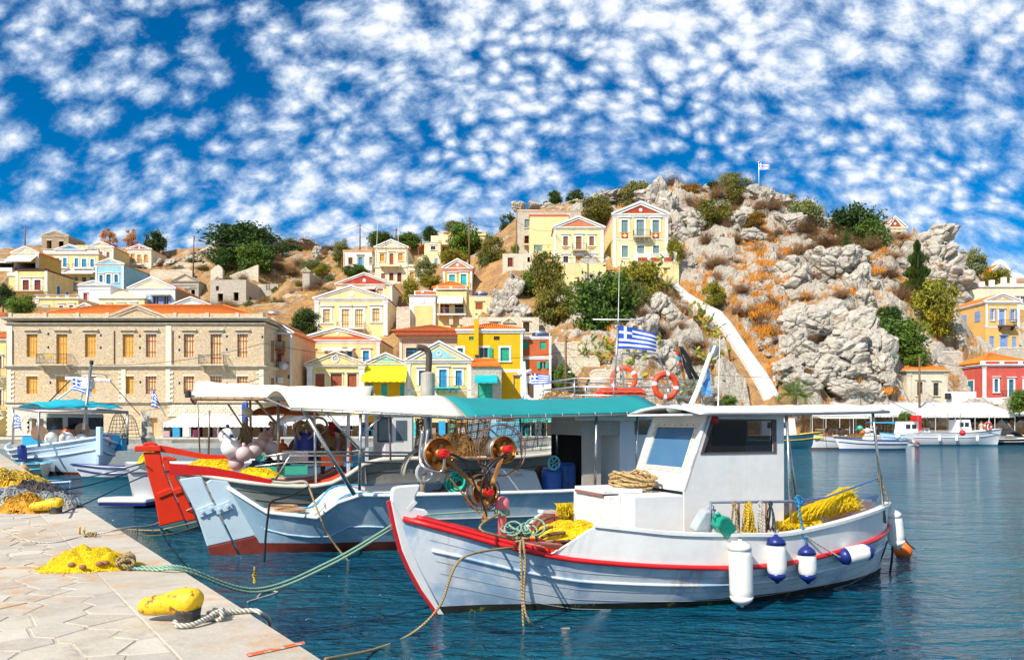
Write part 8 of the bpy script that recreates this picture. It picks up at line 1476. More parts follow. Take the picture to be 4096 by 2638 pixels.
mst=ft_.px(2455,1605,.9);mtp=ft_.px(2473,1285,.9);mm=empty('flag_mast',mst,'slim steel mast with a white crosstree carrying the large flag','mast');MB().tube([mst,mtp],[.04,.03],8).build('pole',STEEL,mm,smooth=True);MB().tube([mtp,ft_.px(2478,1030,.9)],[.014,.006],6).build('whip_antenna',TRIM,mm);MB().tube([ft_.px(2372,1277,.9),ft_.px(2582,1279,.9)],.02,6).build('crosstree',TRIM,mm,smooth=True)
flag('flag','large blue and white striped flag on the tour boat mast',ft_.px(2472,1300,.9),1.28,.72,(1,.1,0),.22,.05)
wp=empty('signal_pole',ft_.px(2740,1560,.0),'brown wooden signal pole with lamps and a furled black flag','pole');MB().bar(ft_.px(2748,1560,0),ft_.px(2705,1375,0),.07).build('pole',wood('varnished',(.3,.17,.06)),wp);MB().lathe([(.06,0),(.07,.1),(.05,.12)],ft_.px(2706,1378,0),n=12).build('top_lamp',ALU,wp)
for dv,mt in ((40,REDW),(62,BLUEW),(85,REDW)):MB().lathe([(.06,0),(.06,.12)],ft_.px(2700+dv*.25,1378+dv,.1),n=10).build('signal_lamp',mt,wp)
rows=[[ft_.px(2714+i*5+j*(6+i*1.2),1385+i*17,.05)+ft_.V(0,.06*math.sin(i+2*j),0) for j in range(4)] for i in range(9)];MB().grid(rows).build('furled_flag',paint('black cloth',(.012,.012,.016),.8),wp,solid=.01,smooth=True);MB().tube([ft_.px(2712,1380,0),ft_.px(2800,1560,.1)],.008,5).build('halyard',ROPE_W,wp)
# ---- steel mast with flag behind the teal canopy ----------------------------------
fx=Fr((-1.5,24),14);cm=empty('crane_mast',fx.px(2110,1620,0),'white tubular mast with a crossarm behind the teal canopy','mast');MB().tube([fx.px(2108,1640,0),fx.px(2092,1445,0)],.075,12).build('post',WGL,cm,smooth=True);MB().tube([fx.px(2072,1495,0),fx.px(2125,1482,0)],.06,12).build('crossarm',WGL,cm,smooth=True);MB().tube([fx.px(2095,1570,0),fx.px(2128,1610,0),fx.px(2185,1625,0)],.07,12).build('boom',WGL,cm,smooth=True)
MB().tube([fx.px(2122,1490,0),fx.px(2172,1575,0)],.015,6).build('flag_staff',TRIM,cm);flag('flag','blue and white striped flag in front of the orange-red house',fx.px(2125,1492,-.02),.62,.36,(1,.0,-.0),.1,.06)
x,z=fx.inv(2230,1700,1);hb=empty('fishing_boat',fx.W(4,0,0),'blue and white fishing boat half hidden under the teal canopy','boat');hh_=Hull(fx,7.5,[(0,.1),(.2,1.0),(.5,1.35),(.85,1.0),(1,.3)],[(0,1.6),(.4,1.1),(1,1.3)],stem=.5);hh_.shell([paint('royal blue hull',(.02,.09,.35),.4,.1,2),ANTI],hb,.1,24,9);hh_.deck(0,1,-.1,WGL,hb);m=MB();fx.hexa(m,.3,1.6,-.7,.7,1.2,2.6);m.build('cabin',paint('light blue cabin',(.2,.5,.7),.5),hb,bevel=.03)
m=MB();fx.hexa(m,2.6,6.5,-1.3,1.3,2.88,2.93);m.build('awning',paint('sea green awning',(.03,.35,.28),.8),hb)
for x in (2.7,4.5,6.4):
 for y in (-1.2,1.2):MB().tube([fx.W(x,y,1.0),fx.W(x,y,2.88)],.025,6).build('awning_post',STEEL,hb)
for k,(nm,mt) in enumerate((('bait_box',TRIM),('bait_box',paint('sea green plastic',(.05,.45,.3),.4)),('bait_box',BLUEW),('bait_box',ORANGE),('bait_box',wood('box',(.45,.3,.15))),('bait_box',TRIM))):
 x=2.8+k*.65;z=1.15;root=empty(nm,fx.W(x,.5,z),('white','sea green','blue','orange','brown wooden','second white')[k]+' box stowed on the half hidden blue boat','box');m=MB();fx.hexa(m,x-.25,x+.25,.3,.8,z,z+.3+.1*(k%3));m.build('body',mt,root,bevel=.015);m=MB();fx.hexa(m,x-.27,x+.27,.28,.82,z+.301+.1*(k%3),z+.34+.1*(k%3));m.build('lid',mt,root)
# ---- small white boat stern with yellow net at the left ------------------------------
fw_=Fr((-11.6,24.5),30);wb=empty('motor_boat',fw_.W(2,0,0),'white motor boat stern with swim platform and yellow net left of the red rudder','boat');wh_=Hull(fw_,6.5,[(0,.6),(.15,.9),(.5,1.1),(.85,.8),(1,.1)],[(0,1.35),(.5,1.3),(1,1.6)],stem=.25,stern=.5,keel=-.4,e0=.35,e1=.4);wh_.shell([WGL,paint('navy boot',(.02,.04,.15),.5)],wb,.1,24,10);wh_.deck(0,1,-.02,WGL,wb)
for sd_ in (1,-1):MB().tube(wh_.line(0,1,sd_,.82,.02),.035,6).build('rub_rail',paint('grey rubber',(.15,.15,.2),.6),wb,smooth=True)
p=PW(545,1998,.22);m=MB();m.slab([p+Vector(v) for v in ((-1.0,-.35,-.06),(.5,-.45,-.06),(.6,.5,-.06),(-.8,.5,-.06),(-1.15,.1,-.06))],(0,0,.13));m.build('swim_platform',WGL,wb,bevel=.05);m=MB();m.slab([p+Vector(v) for v in ((-.98,-.33,-.14),(.48,-.43,-.14),(.58,.48,-.14),(-.78,.48,-.14),(-1.1,.1,-.14))],(0,0,.075));m.build('platform_edge',RUBB,wb)
heap('yellow net bundle on the white stern left of the red rudder',wh_.pt(.05,1,1)+Vector((.15,.2,.0)),.35,.35,.5,YNET,300,21)
# ---- blue and white boat on the left, bow towards us -----------------------------------
fl2=Fr((-19.8,38.0),134);lb_=empty('fishing_boat',fl2.W(3,0,0),'white and blue wooden boat with turquoise canopy moored bow-on at the left','boat')
LBE=[(0,.06),(.06,.5),(.15,1.05),(.3,2.0),(.5,2.4),(.75,2.2),(1,1.4)];lhl=Hull(fl2,10.0,LBE,[(0,1.85),(.15,1.6),(.35,1.35),(.6,1.15),(1,1.4)],stem=.35,stern=.2,keel=-.5,e0=.8,e1=.38,e2=.45)
PALEB=paint('pale sky hull',(.55,.7,.84),.4,.06,.8,streak=.15,grime=(.4,.5,.6));lhl.shell([PALEB,ANTI],lb_,.14,40,12)
for sd_ in (1,-1):MB().tube(lhl.line(0,1,sd_,1,.02),.07,7).build('rub_rail',PALEB,lb_,smooth=True);MB().tube(lhl.line(.01,.97,sd_,.72,.02),.05,6).build('rubbing_strake',PALEB,lb_,smooth=True)
lhl.deck(.01,.98,-.25,WGL,lb_,.05)
m=MB();m.bar(fl2.W(-.36,0,1.0),fl2.W(-.36,0,2.35),.22,.25);m.build('stem_post',PALEB,lb_,bevel=.03);m=MB();m.bar(fl2.W(-.05,0,-.2),fl2.W(-.36,0,1.9),.16,.2);m.build('stem_foot',PALEB,lb_,bevel=.02)
m=MB();fl2.hexa(m,3.4,6.6,-1.35,1.35,1.0,3.0);m.build('wheelhouse',paint('grey beige cabin',(.5,.47,.42),.5,.05,1),lb_,bevel=.08)
for y in (-.95,0,.95):m=MB();fl2.hexa(m,3.385,3.4,y-.36,y+.36,2.2,2.8);m.build('window',GLASS,lb_,bevel=.06)
for x in (4.2,5.6):
 for y in (-1.362,1.352):m=MB();fl2.hexa(m,x-.4,x+.4,y,y+.01,2.2,2.75);m.build('window',GLASS,lb_)
c0=[fl2.W(*p) for p in ((1.9,2.0,3.08),(1.9,-2.0,3.08),(7.4,-1.9,3.3),(7.4,1.9,3.3))]
MB().tube(c0+c0[:1],.07,8).build('canopy_frame',ALU,lb_,smooth=True)
TURQ=paint('turquoise tarpaulin',(.0,.38,.48),.6,.1,1);rows=[]
for j in range(7):g=j/6;rows.append([c0[0].lerp(c0[3],g*.9+.03).lerp(c0[1].lerp(c0[2],g*.9+.03),.04+.92*i/12)+Vector((0,0,.06+.5*math.sin(math.pi*min(1,.12+.88*g))*(.8+.2*math.cos((i-6)*.5))+.05*math.sin(i*2.2+j))) for i in range(13)])
MB().grid(rows).build('tarpaulin',TURQ,lb_,solid=.02,smooth=True)
for p in c0:MB().tube([p,Vector((p.x,p.y,1.4))],.06,8).build('canopy_post',ALU,lb_,smooth=True)
mp=fl2.W(2.1,0,3.7);ma=empty('signal_mast',mp,'grey steel signal mast with radar bar on the left boat','mast');MB().tube([fl2.W(2.1,0,2.2),P(365,1455,40.9)],.075,10).build('pole',ALU,ma,smooth=True);MB().lathe([(.07,0),(.1,.05),(.1,.2),(.06,.22)],P(366,1458,40.9),n=10).build('mast_lamp',IRON,ma);MB().tube([P(300,1492,40.9),P(435,1497,40.9)],.03,6).build('crosstree',ALU,ma)
MB().bar(P(262,1512,40.8),P(444,1522,40.8),.14,.16).build('radar_bar',WGL,ma,bevel=.03);MB().box(*(lambda p:(p.x-.25,p.x+.25,p.y-.2,p.y+.2,p.z-.2,p.z+.2))(P(352,1540,40.8))).build('radar_motor',WGL,ma,bevel=.05)
text('Raymarine',P(418,1524,40.6),.12,REDTXT,ma)
for a,b_,r_ in ((P(196,1622,41),P(356,1502,41),.05),(P(320,1608,41),P(352,1505,41),.04),(P(420,1500,41),P(560,1660,41),.02),(P(190,1612,41),P(290,1510,41),.03)):MB().tube([a,b_],r_,6).build('stay',TRIM if r_>.03 else WIRE,ma,smooth=True)
flag('flag','blue and white striped flag flying over the turquoise tarpaulin',P(291,1511,40.7),1.0,.62,(.9,.0,-.0),.5,.05,ph=1)
sp=P(64,1720,40);st=empty('flag_staff',sp,'short leaning staff at the stern of the left boat','pole');MB().tube([P(110,1772,40),P(52,1650,40)],.04,6).build('pole',TRIM,st);flag('flag','small drooping blue and white flag at the far left stern',P(56,1655,39.95),.42,.75,(.8,-.2,0),.35,.1)
sp2=empty('flag_staff',P(660,1660,34),'dark leaning staff left of the beige canopy','pole');MB().tube([P(660,1660,34),P(602,1550,34)],.035,6).build('pole',GREYP,sp2);flag('flag','furled blue and white flag on the leaning staff before the stone mansion',P(606,1558,33.9),.28,.75,(.8,-.1,0),.9,.12)
for u,v,r_,y,c_,lb in ((185,1728,.36,2.6,RUBW,'white buoy with red letters on the left boat foredeck'),(228,1748,.34,2.4,RUBW,'second white buoy with red letters in front'),(265,1738,.3,2.4,RUBW,'third white buoy right of the other two'),(222,1735,.26,3.2,ORANGE,'orange buoy squeezed between the white buoys on the left boat'),(408,1742,.24,1,paint('coral red vinyl',(.6,.12,.08),.5),'coral red float on the blue side of the left boat')):
 p=fl2.W(*{185:(2.9,-1.3,1.75),228:(2.3,-.7,1.75),265:(2.5,.0,1.7),222:(3.0,-.5,2.0),408:(1.5,.9,1.6)}[u]);root=empty('buoy',p,lb,'buoy');MB().ball(p,r_,18,12).build('ball',c_,root,smooth=True);MB().lathe([(.05,0),(.06,.08)],p+Vector((0,0,r_*.97)),n=8).build('eye',RUBB,root)
 if c_ is RUBW:text('Σ Γ',p+Vector((0,-r_-.004,-.05)),.2,REDTXT,root)
for u,v,lb in ((128,1748,'brown net drum at the left end of the left boat'),(228,1722,'brown net drum behind the white buoys')):
 p=fl2.W(3.2,-1.7,2.0) if u<200 else fl2.W(3.1,.2,2.1);root=empty('net_drum',p,lb,'drum');MB()._lathe([(.001,0),(.32,0),(.34,.04),(.32,.07),(.12,.08),(.12,.4),(.32,.41),(.34,.44),(.001,.45)],p,(.5,-.8,.2),22).build('drum',paint('brown drum',(.33,.18,.1),.7,.2,5),root)
for a,b_,lb in (((128,1900),(200,1752),'turquoise and white box at the left boat gunwale'),((535,1800),(580,1745),'white and blue box at the right bow of the left boat')):
 p=fl2.W(3.6,-1.9,1.55) if a[0]<300 else fl2.W(2.6,1.5,1.6);root=empty('deck_box',p,lb,'box');MB().box(p.x-.5,p.x+.5,p.y,p.y+.6,p.z-.5,p.z+.35).build('body',paint('cyan blue box',(.02,.35,.65),.5),root,bevel=.03);MB().box(p.x-.54,p.x+.54,p.y-.04,p.y+.64,p.z+.351,p.z+.43).build('lid',WGL,root,bevel=.02)
fender('deep blue fender hanging at the left stern',P(86,1780,38.5),(.1,0,-1),.75,.2,RUBB,body=RUBB)
p=P(90,1880,36.5);root=empty('buoy',p,'peach orange round buoy floating at the left quay','buoy');MB().ball(p,.27,18,12).build('ball',paint('peach orange vinyl',(.8,.36,.14),.45,.1,3),root,smooth=True);MB().lathe([(.05,0),(.06,.12)],p+Vector((0,0,.26)),n=8).build('eye',RUBW,root)
# fish traps at the right of the left boat
TRAPW=paint('tan trap mesh',(.5,.38,.2),.8)
for u,v,lb in ((472,1700,'conical wire fish trap hanging on the left boat'),(520,1710,'rounded wire fish trap right of the conical one')):
 p=P(u,v,41.2);root=empty('fish_trap',p,lb,'fish trap');m=MB();R0=.42
 for i in range(7):f=i/6;m.torus(p+Vector((0,0,.65-1.15*f)),(0,0,1),.08+R0*f**.6,.015,16,4)
 for k in range(14):a=k*math.pi/7;m.tube([p+Vector(((.08+R0*f**.6)*math.cos(a),(.08+R0*f**.6)*math.sin(a),.65-1.15*f)) for f in (0,.2,.5,1)],.012,4)
 m.build('cage',TRAPW,root)
rows=[[P(560+14*j+i*2+6*math.sin(i+j),1640+i*22,41.5)+Vector((0,.1*math.sin(i*2+j),0)) for j in range(4)] for i in range(8)];tag(MB().grid(rows).build('tarpaulin',paint('grey tarpaulin',(.4,.37,.3),.85,.2,3),solid=.01),'grey hanging tarpaulin at the right side of the left boat','tarpaulin')
# small motor boat
def skiff(label,u,v,th,L,B,H,mats,stripe=None,cat='boat',keel=-.3,name='motor_boat',e1=.35,stem=.5):
 p=PW(u,v,0);f=Fr((p.x,p.y),th);root=empty(name,f.W(L/2,0,0),label,cat);hl=Hull(f,L,[(0,.04),(.12,B*.45),(.3,B*.85),(.55,B),(.85,B*.95),(1,B*.85)],[(0,H*1.3),(.3,H*1.08),(.7,H),(1,H)],stem=stem,stern=.1,keel=keel,e0=.8,e1=e1,e2=e1);hl.shell(mats,root,.1,28,9);hl.deck(.02,.45,-.02,WGL,root,.04,name='foredeck');hl.deck(.45,1,-.25,WGL,root,.06)
 m=MB();m.quad(*[hl.pt(1,q,sd_) for q,sd_ in ((.05,1),(.5,1),(1,1),(1,-1),(.5,-1),(.05,-1))]);m.build('transom',mats[0],root)
 for sd_ in (1,-1):
  MB().tube(hl.line(0,1,sd_,1,.01),.035,6).build('rub_rail',stripe or WGL,root,smooth=True)
  if stripe:MB().tube(hl.line(.02,1,sd_,.7,.01),.04,5).build('stripe',stripe,root)
 return root,hl,f
TEALR=paint('teal bottom',(.03,.16,.2),.5)
skiff('small white motor boat with blue stripe in front of the left boat',330,1912,4,3.0,.75,.5,[WGL,TEALR],RUBB)
skiff('turquoise-rimmed small boat at the far left edge',-60,1905,10,2.6,.8,.6,[paint('cream hull',(.7,.62,.48),.5),TEALR],paint('cyan trim',(.02,.4,.6),.5))
skiff('white and blue dinghy behind the far left net pile',-40,1985,25,2.4,.7,.45,[WGL,TEALR],paint('sky trim',(.15,.4,.7),.5))
# ---- right-hand moored boats -----------------------------------------------------------
def cabin(f,root,x0,x1,y,z0,z1,mat=WGL,slope=.2,win=True):
 m=MB();m.hexa([f.W(*p) for p in ((x0,y,z0),(x1,y,z0),(x1,-y,z0),(x0,-y,z0),(x0+slope,y*.92,z1),(x1,y*.92,z1),(x1,-y*.92,z1),(x0+slope,-y*.92,z1))]);c=m.build('cabin',mat,root,bevel=.05)
 if win:
  for sg in (1,-1):
   for a in (.25,.6):xa=x0+(x1-x0)*a;m=MB();f.hexa(m,xa,xa+(x1-x0)*.25,min(sg*y*.955,sg*y*1.0),max(sg*y*.955,sg*y*1.0),z0+(z1-z0)*.5,z0+(z1-z0)*.8);m.build('window',GLASS,c)
def frame_awning(f,root,x0,x1,y,z0,z1,mat):
 rows=[[f.W(x0+(x1-x0)*i/8,yy,z1+.15*(1-(yy/y)**2)) for yy in (-y,-y/2,0,y/2,y)] for i in range(9)];MB().grid(rows).build('awning',mat,root,solid=.03,smooth=True)
 for x in (x0+.1,x1-.1):
  for yy in (-y,y):MB().tube([f.W(x,yy,z0),f.W(x,yy,z1)],.03,6).build('awning_post',STEEL,root)
r1,hl,f=skiff('white cabin boat with navy and yellow hull at the left of the far row',3270,1793,168,6.5,1.3,1.25,[paint('teal navy hull',(.03,.14,.2),.4,.1,1),TEALR],paint('yellow trim',(.75,.5,.03),.5),name='fishing_boat');cabin(f,r1,2.0,5.2,1.0,1.1,2.9)
r1,hl,f=skiff('white wooden boat with black stripes loaded with nets in the far row',3240,1793,8,6.0,1.2,1.1,[WGL,ANTI],wood('brown rail',(.3,.18,.1)),name='fishing_boat');frame_awning(f,r1,.6,5.6,1.2,.9,2.9,BEIGECAN)
for k,(x,lb) in enumerate(((1.6,'brown net drum on the white netting boat'),(2.9,'second brown net drum on the white netting boat'))):p=f.W(x,.3,1.6);root=empty('net_drum',p,lb,'drum');MB()._lathe([(.001,0),(.38,0),(.4,.04),(.38,.07),(.1,.08),(.1,.4),(.38,.41),(.001,.45)],p,(.4,-.9,0),20).build('drum',paint('dark brown drum',(.1,.06,.04),.7),root)
heap('yellow net heap on the white netting boat',f.W(.9,.2,1.0),.7,.5,.5,YNET,120,31,th=.02);heap('brown net heap on the white netting boat stern',f.W(4.6,.2,.9),1.0,.8,.7,BRNET,160,32,th=.02);crate('brown wooden fish crate on the white netting boat',f,3310,1745,.4,.8,.5,.4,wood('crate',(.4,.15,.07)))
r1,hl,f=skiff('white speedboat with a navy stripe and outboard motor in the far row',3358,1797,2,6.0,1.0,.85,[WGL,paint('navy boot',(.02,.04,.15),.5)],RUBB);p=f.W(6.15,0,.7);om=empty('outboard_motor',p,'tilted grey outboard motor on the navy striped speedboat','outboard motor');MB().bar(p+Vector((-.1,0,.25)),p+Vector((.6,0,.05)),.35,.4).build('cowl',paint('slate cowl',(.2,.24,.28),.4),om,bevel=.08);MB().bar(p+Vector((.5,0,0)),p+Vector((1.3,0,-.35)),.14,.2).build('leg',paint('slate cowl',(.2,.24,.28),.4),om);MB().bar(p+Vector((1.2,0,-.5)),p+Vector((1.25,0,-.1)),.3,.06).build('propeller',IRON,om);m=MB();f.hexa(m,2.4,3.0,-.5,.5,.6,1.2);m.build('console',WGL,r1,bevel=.05)
r1,hl,f=skiff('white boat with blue tarpaulin cover and small white cuddy in the far row',3535,1778,4,6.4,1.15,1.05,[PALEB,paint('mid blue boot',(.02,.2,.45),.5)],paint('cyan trim',(.02,.4,.6),.5),name='fishing_boat');cabin(f,r1,1.6,3.6,.85,1.0,2.6);rows=[[f.W(3.4+i*.36,yy,1.05+.3*(1-(yy/1.1)**2)-.03*i) for yy in (-1.1,-.5,0,.5,1.1)] for i in range(8)];MB().grid(rows).build('tarpaulin',paint('cyan tarpaulin',(.0,.36,.55),.6),r1,smooth=True)
r1,hl,f=skiff('long white and teal excursion boat with awning frame at the right',3990,1780,178,9.5,1.5,1.4,[WGL,paint('teal hull bottom',(.03,.2,.26),.4,.1,1)],WGL,name='excursion_boat');cabin(f,r1,3.2,4.8,1.0,1.3,2.8);frame_awning(f,r1,4.6,9.3,1.4,1.3,3.5,BEIGECAN)
MB().tube([f.W(-.2,-.2,1.3),f.W(3,-1.3,1.6),f.W(9,-1.3,1.6)],.03,6).build('guard_rail',TRIM,r1);MB().tube([f.W(1.2,0,1.2),f.W(.8,0,3.4),f.W(3.6,0,3.2)],.05,6).build('bow_gantry',TRIM,r1)
for k,(t_,lb) in enumerate(((3.0,'white fender on the excursion boat nearest its bow'),(5.2,'white fender amidships on the excursion boat'),(7.0,'white fender near the stern of the excursion boat'))):fender(lb,f.W(t_,-1.6,1.1),(0,0,-1),.6,.16,RUBW)
lifebuoy('red lifebuoy on the bow frame of the excursion boat',f.W(1.5,-.9,2.1),(.2,-1,0),.4,.1)
r1,hl,f=skiff('dark inflatable boat with a folded black canopy at the right edge',4140,1778,176,4.6,1.0,.65,[IRON,IRON],TRIM,name='inflatable_boat');rows=[[f.W(1.6+i*.35,yy,.9+.9*math.sin(i*.5)*(1-.4*(yy/.9)**2)) for yy in (-.9,0,.9)] for i in range(7)];MB().grid(rows).build('canopy',paint('navy black cloth',(.02,.025,.04),.8),r1,smooth=True)
p=PW(3668,1772,.25);root=empty('buoy',p,'red and white small buoy before the excursion boat','buoy');MB().ball(p,.25,14,9).build('ball',REDW,root,smooth=True);MB().lathe([(.18,0),(.18,.5)],p+Vector((-.4,0,-.2)),n=12).build('float',RUBW,root)
for a_ in (('white day boat with a blue canopy moored behind the netting boat',3420,1772,6,5.0,1.0,.8,paint('royal trim',(.02,.1,.45),.5),BLUEW),('white sloop with tan cover in the second row at the right',3760,1768,175,6.5,1.1,.9,wood('brown rail',(.3,.18,.1)),BEIGECAN),('pale skiff with teal cover moored beside the red kiosk',3680,1771,170,4.5,.9,.7,paint('cyan trim',(.02,.4,.6),.5),TEALCAN)):
 r1,hl,f=skiff(a_[0],*a_[1:7],[WGL,TEALR],a_[7],name='day_boat');frame_awning(f,r1,a_[4]*.35,a_[4]*.95,a_[5]*.85,a_[6],a_[6]+1.6,a_[8]);cabin(f,r1,a_[4]*.2,a_[4]*.42,a_[5]*.6,a_[6],a_[6]+.9);MB().tube([f.W(a_[4]*.4,0,a_[6]),f.W(a_[4]*.4,0,a_[6]+3.4)],[.04,.03],6).build('mast',TRIM,r1)
for k,(u,v,c_,lb) in enumerate(((3450,1728,ORANGE,'orange buoy hanging on the netting boat frame'),(3470,1722,RUBW,'white buoy beside the orange one on the netting boat'),(3440,1712,paint('sea green plastic',(.05,.45,.3),.4),'sea green float on the netting boat frame'),(3590,1745,RUBW,'white buoy on the cuddy boat bow'),(3850,1730,paint('kiosk red',(.7,.02,.02),.4),'red float on the excursion boat awning post'))):p=P(u,v,82);root=empty('buoy',p,lb,'buoy');MB().ball(p,.3,14,9).build('ball',c_,root,smooth=True);MB().lathe([(.05,0),(.06,.1)],p+Vector((0,0,.28)),n=8).build('eye',RUBB,root)
# ---- waterfront: awnings, shops, lamps --------------------------------------------------
VAL=paint('white awning cloth',(.82,.8,.76),.85,.05,1.5,streak=.1,grime=(.6,.55,.45));FRA=paint('awning steel',(.6,.6,.6),.4)
def taverna(label,u0,u1,v0,v1,vv,Y,back=6.0,mat=VAL,txt=None,name='awning'):
 """big fixed awning on posts: v0 back edge, v1 front edge, vv valance foot"""
 a,b_=P(u0,v1,Y),P(u1,v1,Y);zb=P(0,v0,Y+back).z;root=empty(name,Vector(((a.x+b_.x)/2,Y,1)),label,'awning');n=max(3,int((b_.x-a.x)/2.4))
 for i in range(n):
  x0=a.x+(b_.x-a.x)*i/n;x1=a.x+(b_.x-a.x)*(i+.985)/n;rows=[[(x0+(x1-x0)*k/4,Y+back*g,a.z+(zb-a.z)*g-.12*math.sin(math.pi*g)-.05*math.sin(math.pi*k/4)) for k in range(5)] for g in (0,.25,.5,.75,1)];pc=MB().grid(rows).build('cloth_panel',mat,root,solid=.02,smooth=True)
  zv=P(0,vv,Y).z;MB().grid([[(x0+(x1-x0)*k/12,Y-.01,a.z-.02) for k in range(13)],[(x0+(x1-x0)*k/12,Y-.03,zv+(.06 if k%2 else 0)) for k in range(13)]]).build('valance',mat,pc,solid=.01)
 for i in range(n+1):x=a.x+(b_.x-a.x)*i/n;MB().tube([(x,Y+.06,.9),(x,Y+.06,a.z)],.04,6).build('post',FRA,root)
 if txt:
  for u,s_ in txt:text(s_,P(u,vv-2.5,Y)-Vector((0,.05,0)),.38,paint('faded grey lettering',(.45,.46,.5),.7),root)
 return root
taverna('broad white taverna awning with faded lettering on the right waterfront',3400,3660,1604,1650,1668,97,6,txt=((3480,'MIKES SPONGES'),(3600,'MIKES SPONGES')))
taverna('long white segmented awning before the rose red house',3664,4060,1606,1648,1670,98,6,txt=((3730,'ACROPOLIS'),(3830,'PACHOS'),(3960,'TRATA')))
taverna('scalloped white awning at the far right edge',4062,4200,1640,1656,1664,98.5,4);taverna('white awning with blue sign behind the cabin canopy',3250,3415,1625,1648,1664,96,5)
taverna('white shop awning below the stone mansion',652,1090,1652,1690,1708,82,5);taverna('low white awning under the yellow houses',1100,1440,1660,1688,1702,90,4)
rt=taverna('sea green restaurant awning glimpsed under the teal canopy',2060,2250,1655,1676,1690,90,4,paint('sea green cloth',(.02,.36,.3),.8));text('FISH RESTAURANT',P(2170,1687,90)-Vector((0,.05,0)),.3,TRIM,rt)
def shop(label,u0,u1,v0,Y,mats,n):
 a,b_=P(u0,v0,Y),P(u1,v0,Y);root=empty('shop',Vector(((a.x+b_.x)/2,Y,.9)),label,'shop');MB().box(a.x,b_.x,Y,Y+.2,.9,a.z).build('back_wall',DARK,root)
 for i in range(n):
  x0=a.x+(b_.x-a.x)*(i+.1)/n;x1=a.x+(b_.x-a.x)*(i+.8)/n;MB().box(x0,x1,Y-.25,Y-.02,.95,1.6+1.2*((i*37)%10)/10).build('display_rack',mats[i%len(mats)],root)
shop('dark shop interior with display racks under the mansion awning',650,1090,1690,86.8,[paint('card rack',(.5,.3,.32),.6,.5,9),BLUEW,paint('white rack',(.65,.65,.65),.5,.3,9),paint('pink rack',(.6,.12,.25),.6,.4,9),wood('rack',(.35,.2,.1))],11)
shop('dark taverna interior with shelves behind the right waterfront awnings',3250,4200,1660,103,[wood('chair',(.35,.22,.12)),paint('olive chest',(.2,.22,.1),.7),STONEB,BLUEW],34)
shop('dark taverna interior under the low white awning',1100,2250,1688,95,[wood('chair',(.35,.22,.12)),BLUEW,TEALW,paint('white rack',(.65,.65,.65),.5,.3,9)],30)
for i in range(16):                                  # taverna tables on the waterfront
 u=3290+i*48 if i<9 else 1120+(i-9)*90;Y=96.5 if i<9 else 90;p=Vector(((u-CX)*Y/F,Y+.8,.9));root=empty('cafe_table',p,('small taverna table under the right waterfront awnings' if i<9 else 'small taverna table behind the moored fishing boats'),'table','taverna tables on the right' if i<9 else 'taverna tables in the middle');MB().box(p.x-.45,p.x+.45,p.y-.4,p.y+.4,p.z+.72,p.z+.76).build('table_top',(TRIM,BLUEW)[i%2],root)
 for sx in (-.38,.38):
  for sy in (-.33,.33):MB().bar(p+Vector((sx,sy,0)),p+Vector((sx,sy,.72)),.05).build('leg',WOOD_B,root)
sl_=P(3443,1640,97.5);lamp=empty('street_lamp',Vector((sl_.x,sl_.y,.9)),'black twin-lantern street lamp in front of the small stone gable','street lamp');MB().tube([(sl_.x,sl_.y,.9),P(3443,1562,97.5)],[.07,.04],8).build('column',IRON,lamp,smooth=True)
for sg in (-1,1):q=P(3443+sg*24,1578,97.5);MB().tube(spline([P(3443,1584,97.5),P(3443+sg*12,1574,97.5),q],5),.03,6).build('arm',IRON,lamp,smooth=True);l_=MB().lathe([(.06,0),(.24,-.08),(.26,-.12),(.14,-.5),(.05,-.56)],q,n=8).build('lantern',paint('lantern glass',(.12,.22,.2),.2),lamp);MB().lathe([(.28,-.1),(.15,.04),(.03,.16)],q,n=8).build('lantern_cap',IRON,l_)
p=P(3620,1735,94.5);pot=empty('plant_pot',p,'red kiosk box beside the potted tree on the right waterfront','box');MB().box(p.x+.7,p.x+2.0,p.y,p.y+.6,.9,P(0,1660,94.5).z).build('body',paint('kiosk red',(.7,.02,.02),.4),pot,bevel=.05);MB().box(p.x+.85,p.x+1.85,p.y-.02,p.y,2.2,2.9).build('panel',paint('kiosk panel',(.55,.02,.02),.3),pot)
th2=P(2235,1590,97);tch=empty('thatched_umbrella',Vector((th2.x,97,.9)),'tan thatched parasol roof right of the orange-red house','parasol');MB().tube([(th2.x,97,.9),(th2.x,97,th2.z+1)],.08,8).build('post',POLE,tch);m=leaf_cloud(77,1500,2.2,2.0,1.0,.22,40,.5);m.v=[(x+th2.x,y+97,max(z,-1.2)*.7+th2.z+.2-.25*(abs(x)+abs(y))*.5) for x,y,z in m.v];m.build('thatch',leafmat('straw thatch',(.5,.33,.14),.3,.1),tch)
# roof-top solar heaters
for u,v,Y,lb in ((1955-28,1178,131,'solar water heater on the plain yellow cube house'),(2162,1340,103,'solar water heater on the orange-red house roof'),(1090,1262,99,'steel hot water cylinder on the peach house roof')):
 k=Y/F;p=P(u,v,Y);root=empty('solar_heater',p,lb,'solar heater');MB().lathe([(.05,-.75),(.28,-.7),(.3,0),(.28,.7),(.05,.75)],p+Vector((0,.4,.35)),(1,.15,0),16).build('tank',steel('solar tank',(.6,.6,.62),.35),root,smooth=True)
 if Y>99.5:MB().slab([p+Vector(q) for q in ((-1.1,-.9,-.45),(1.1,-.9,-.45),(1.1,.3,.3),(-1.1,.3,.3))],(0,.04,.06)).build('collector',paint('navy collector glass',(.015,.03,.09),.15),root)
 MB().bar(p+Vector((-.7,.4,-.6)),p+Vector((-.7,.4,.2)),.06).build('stand',ALU,root)
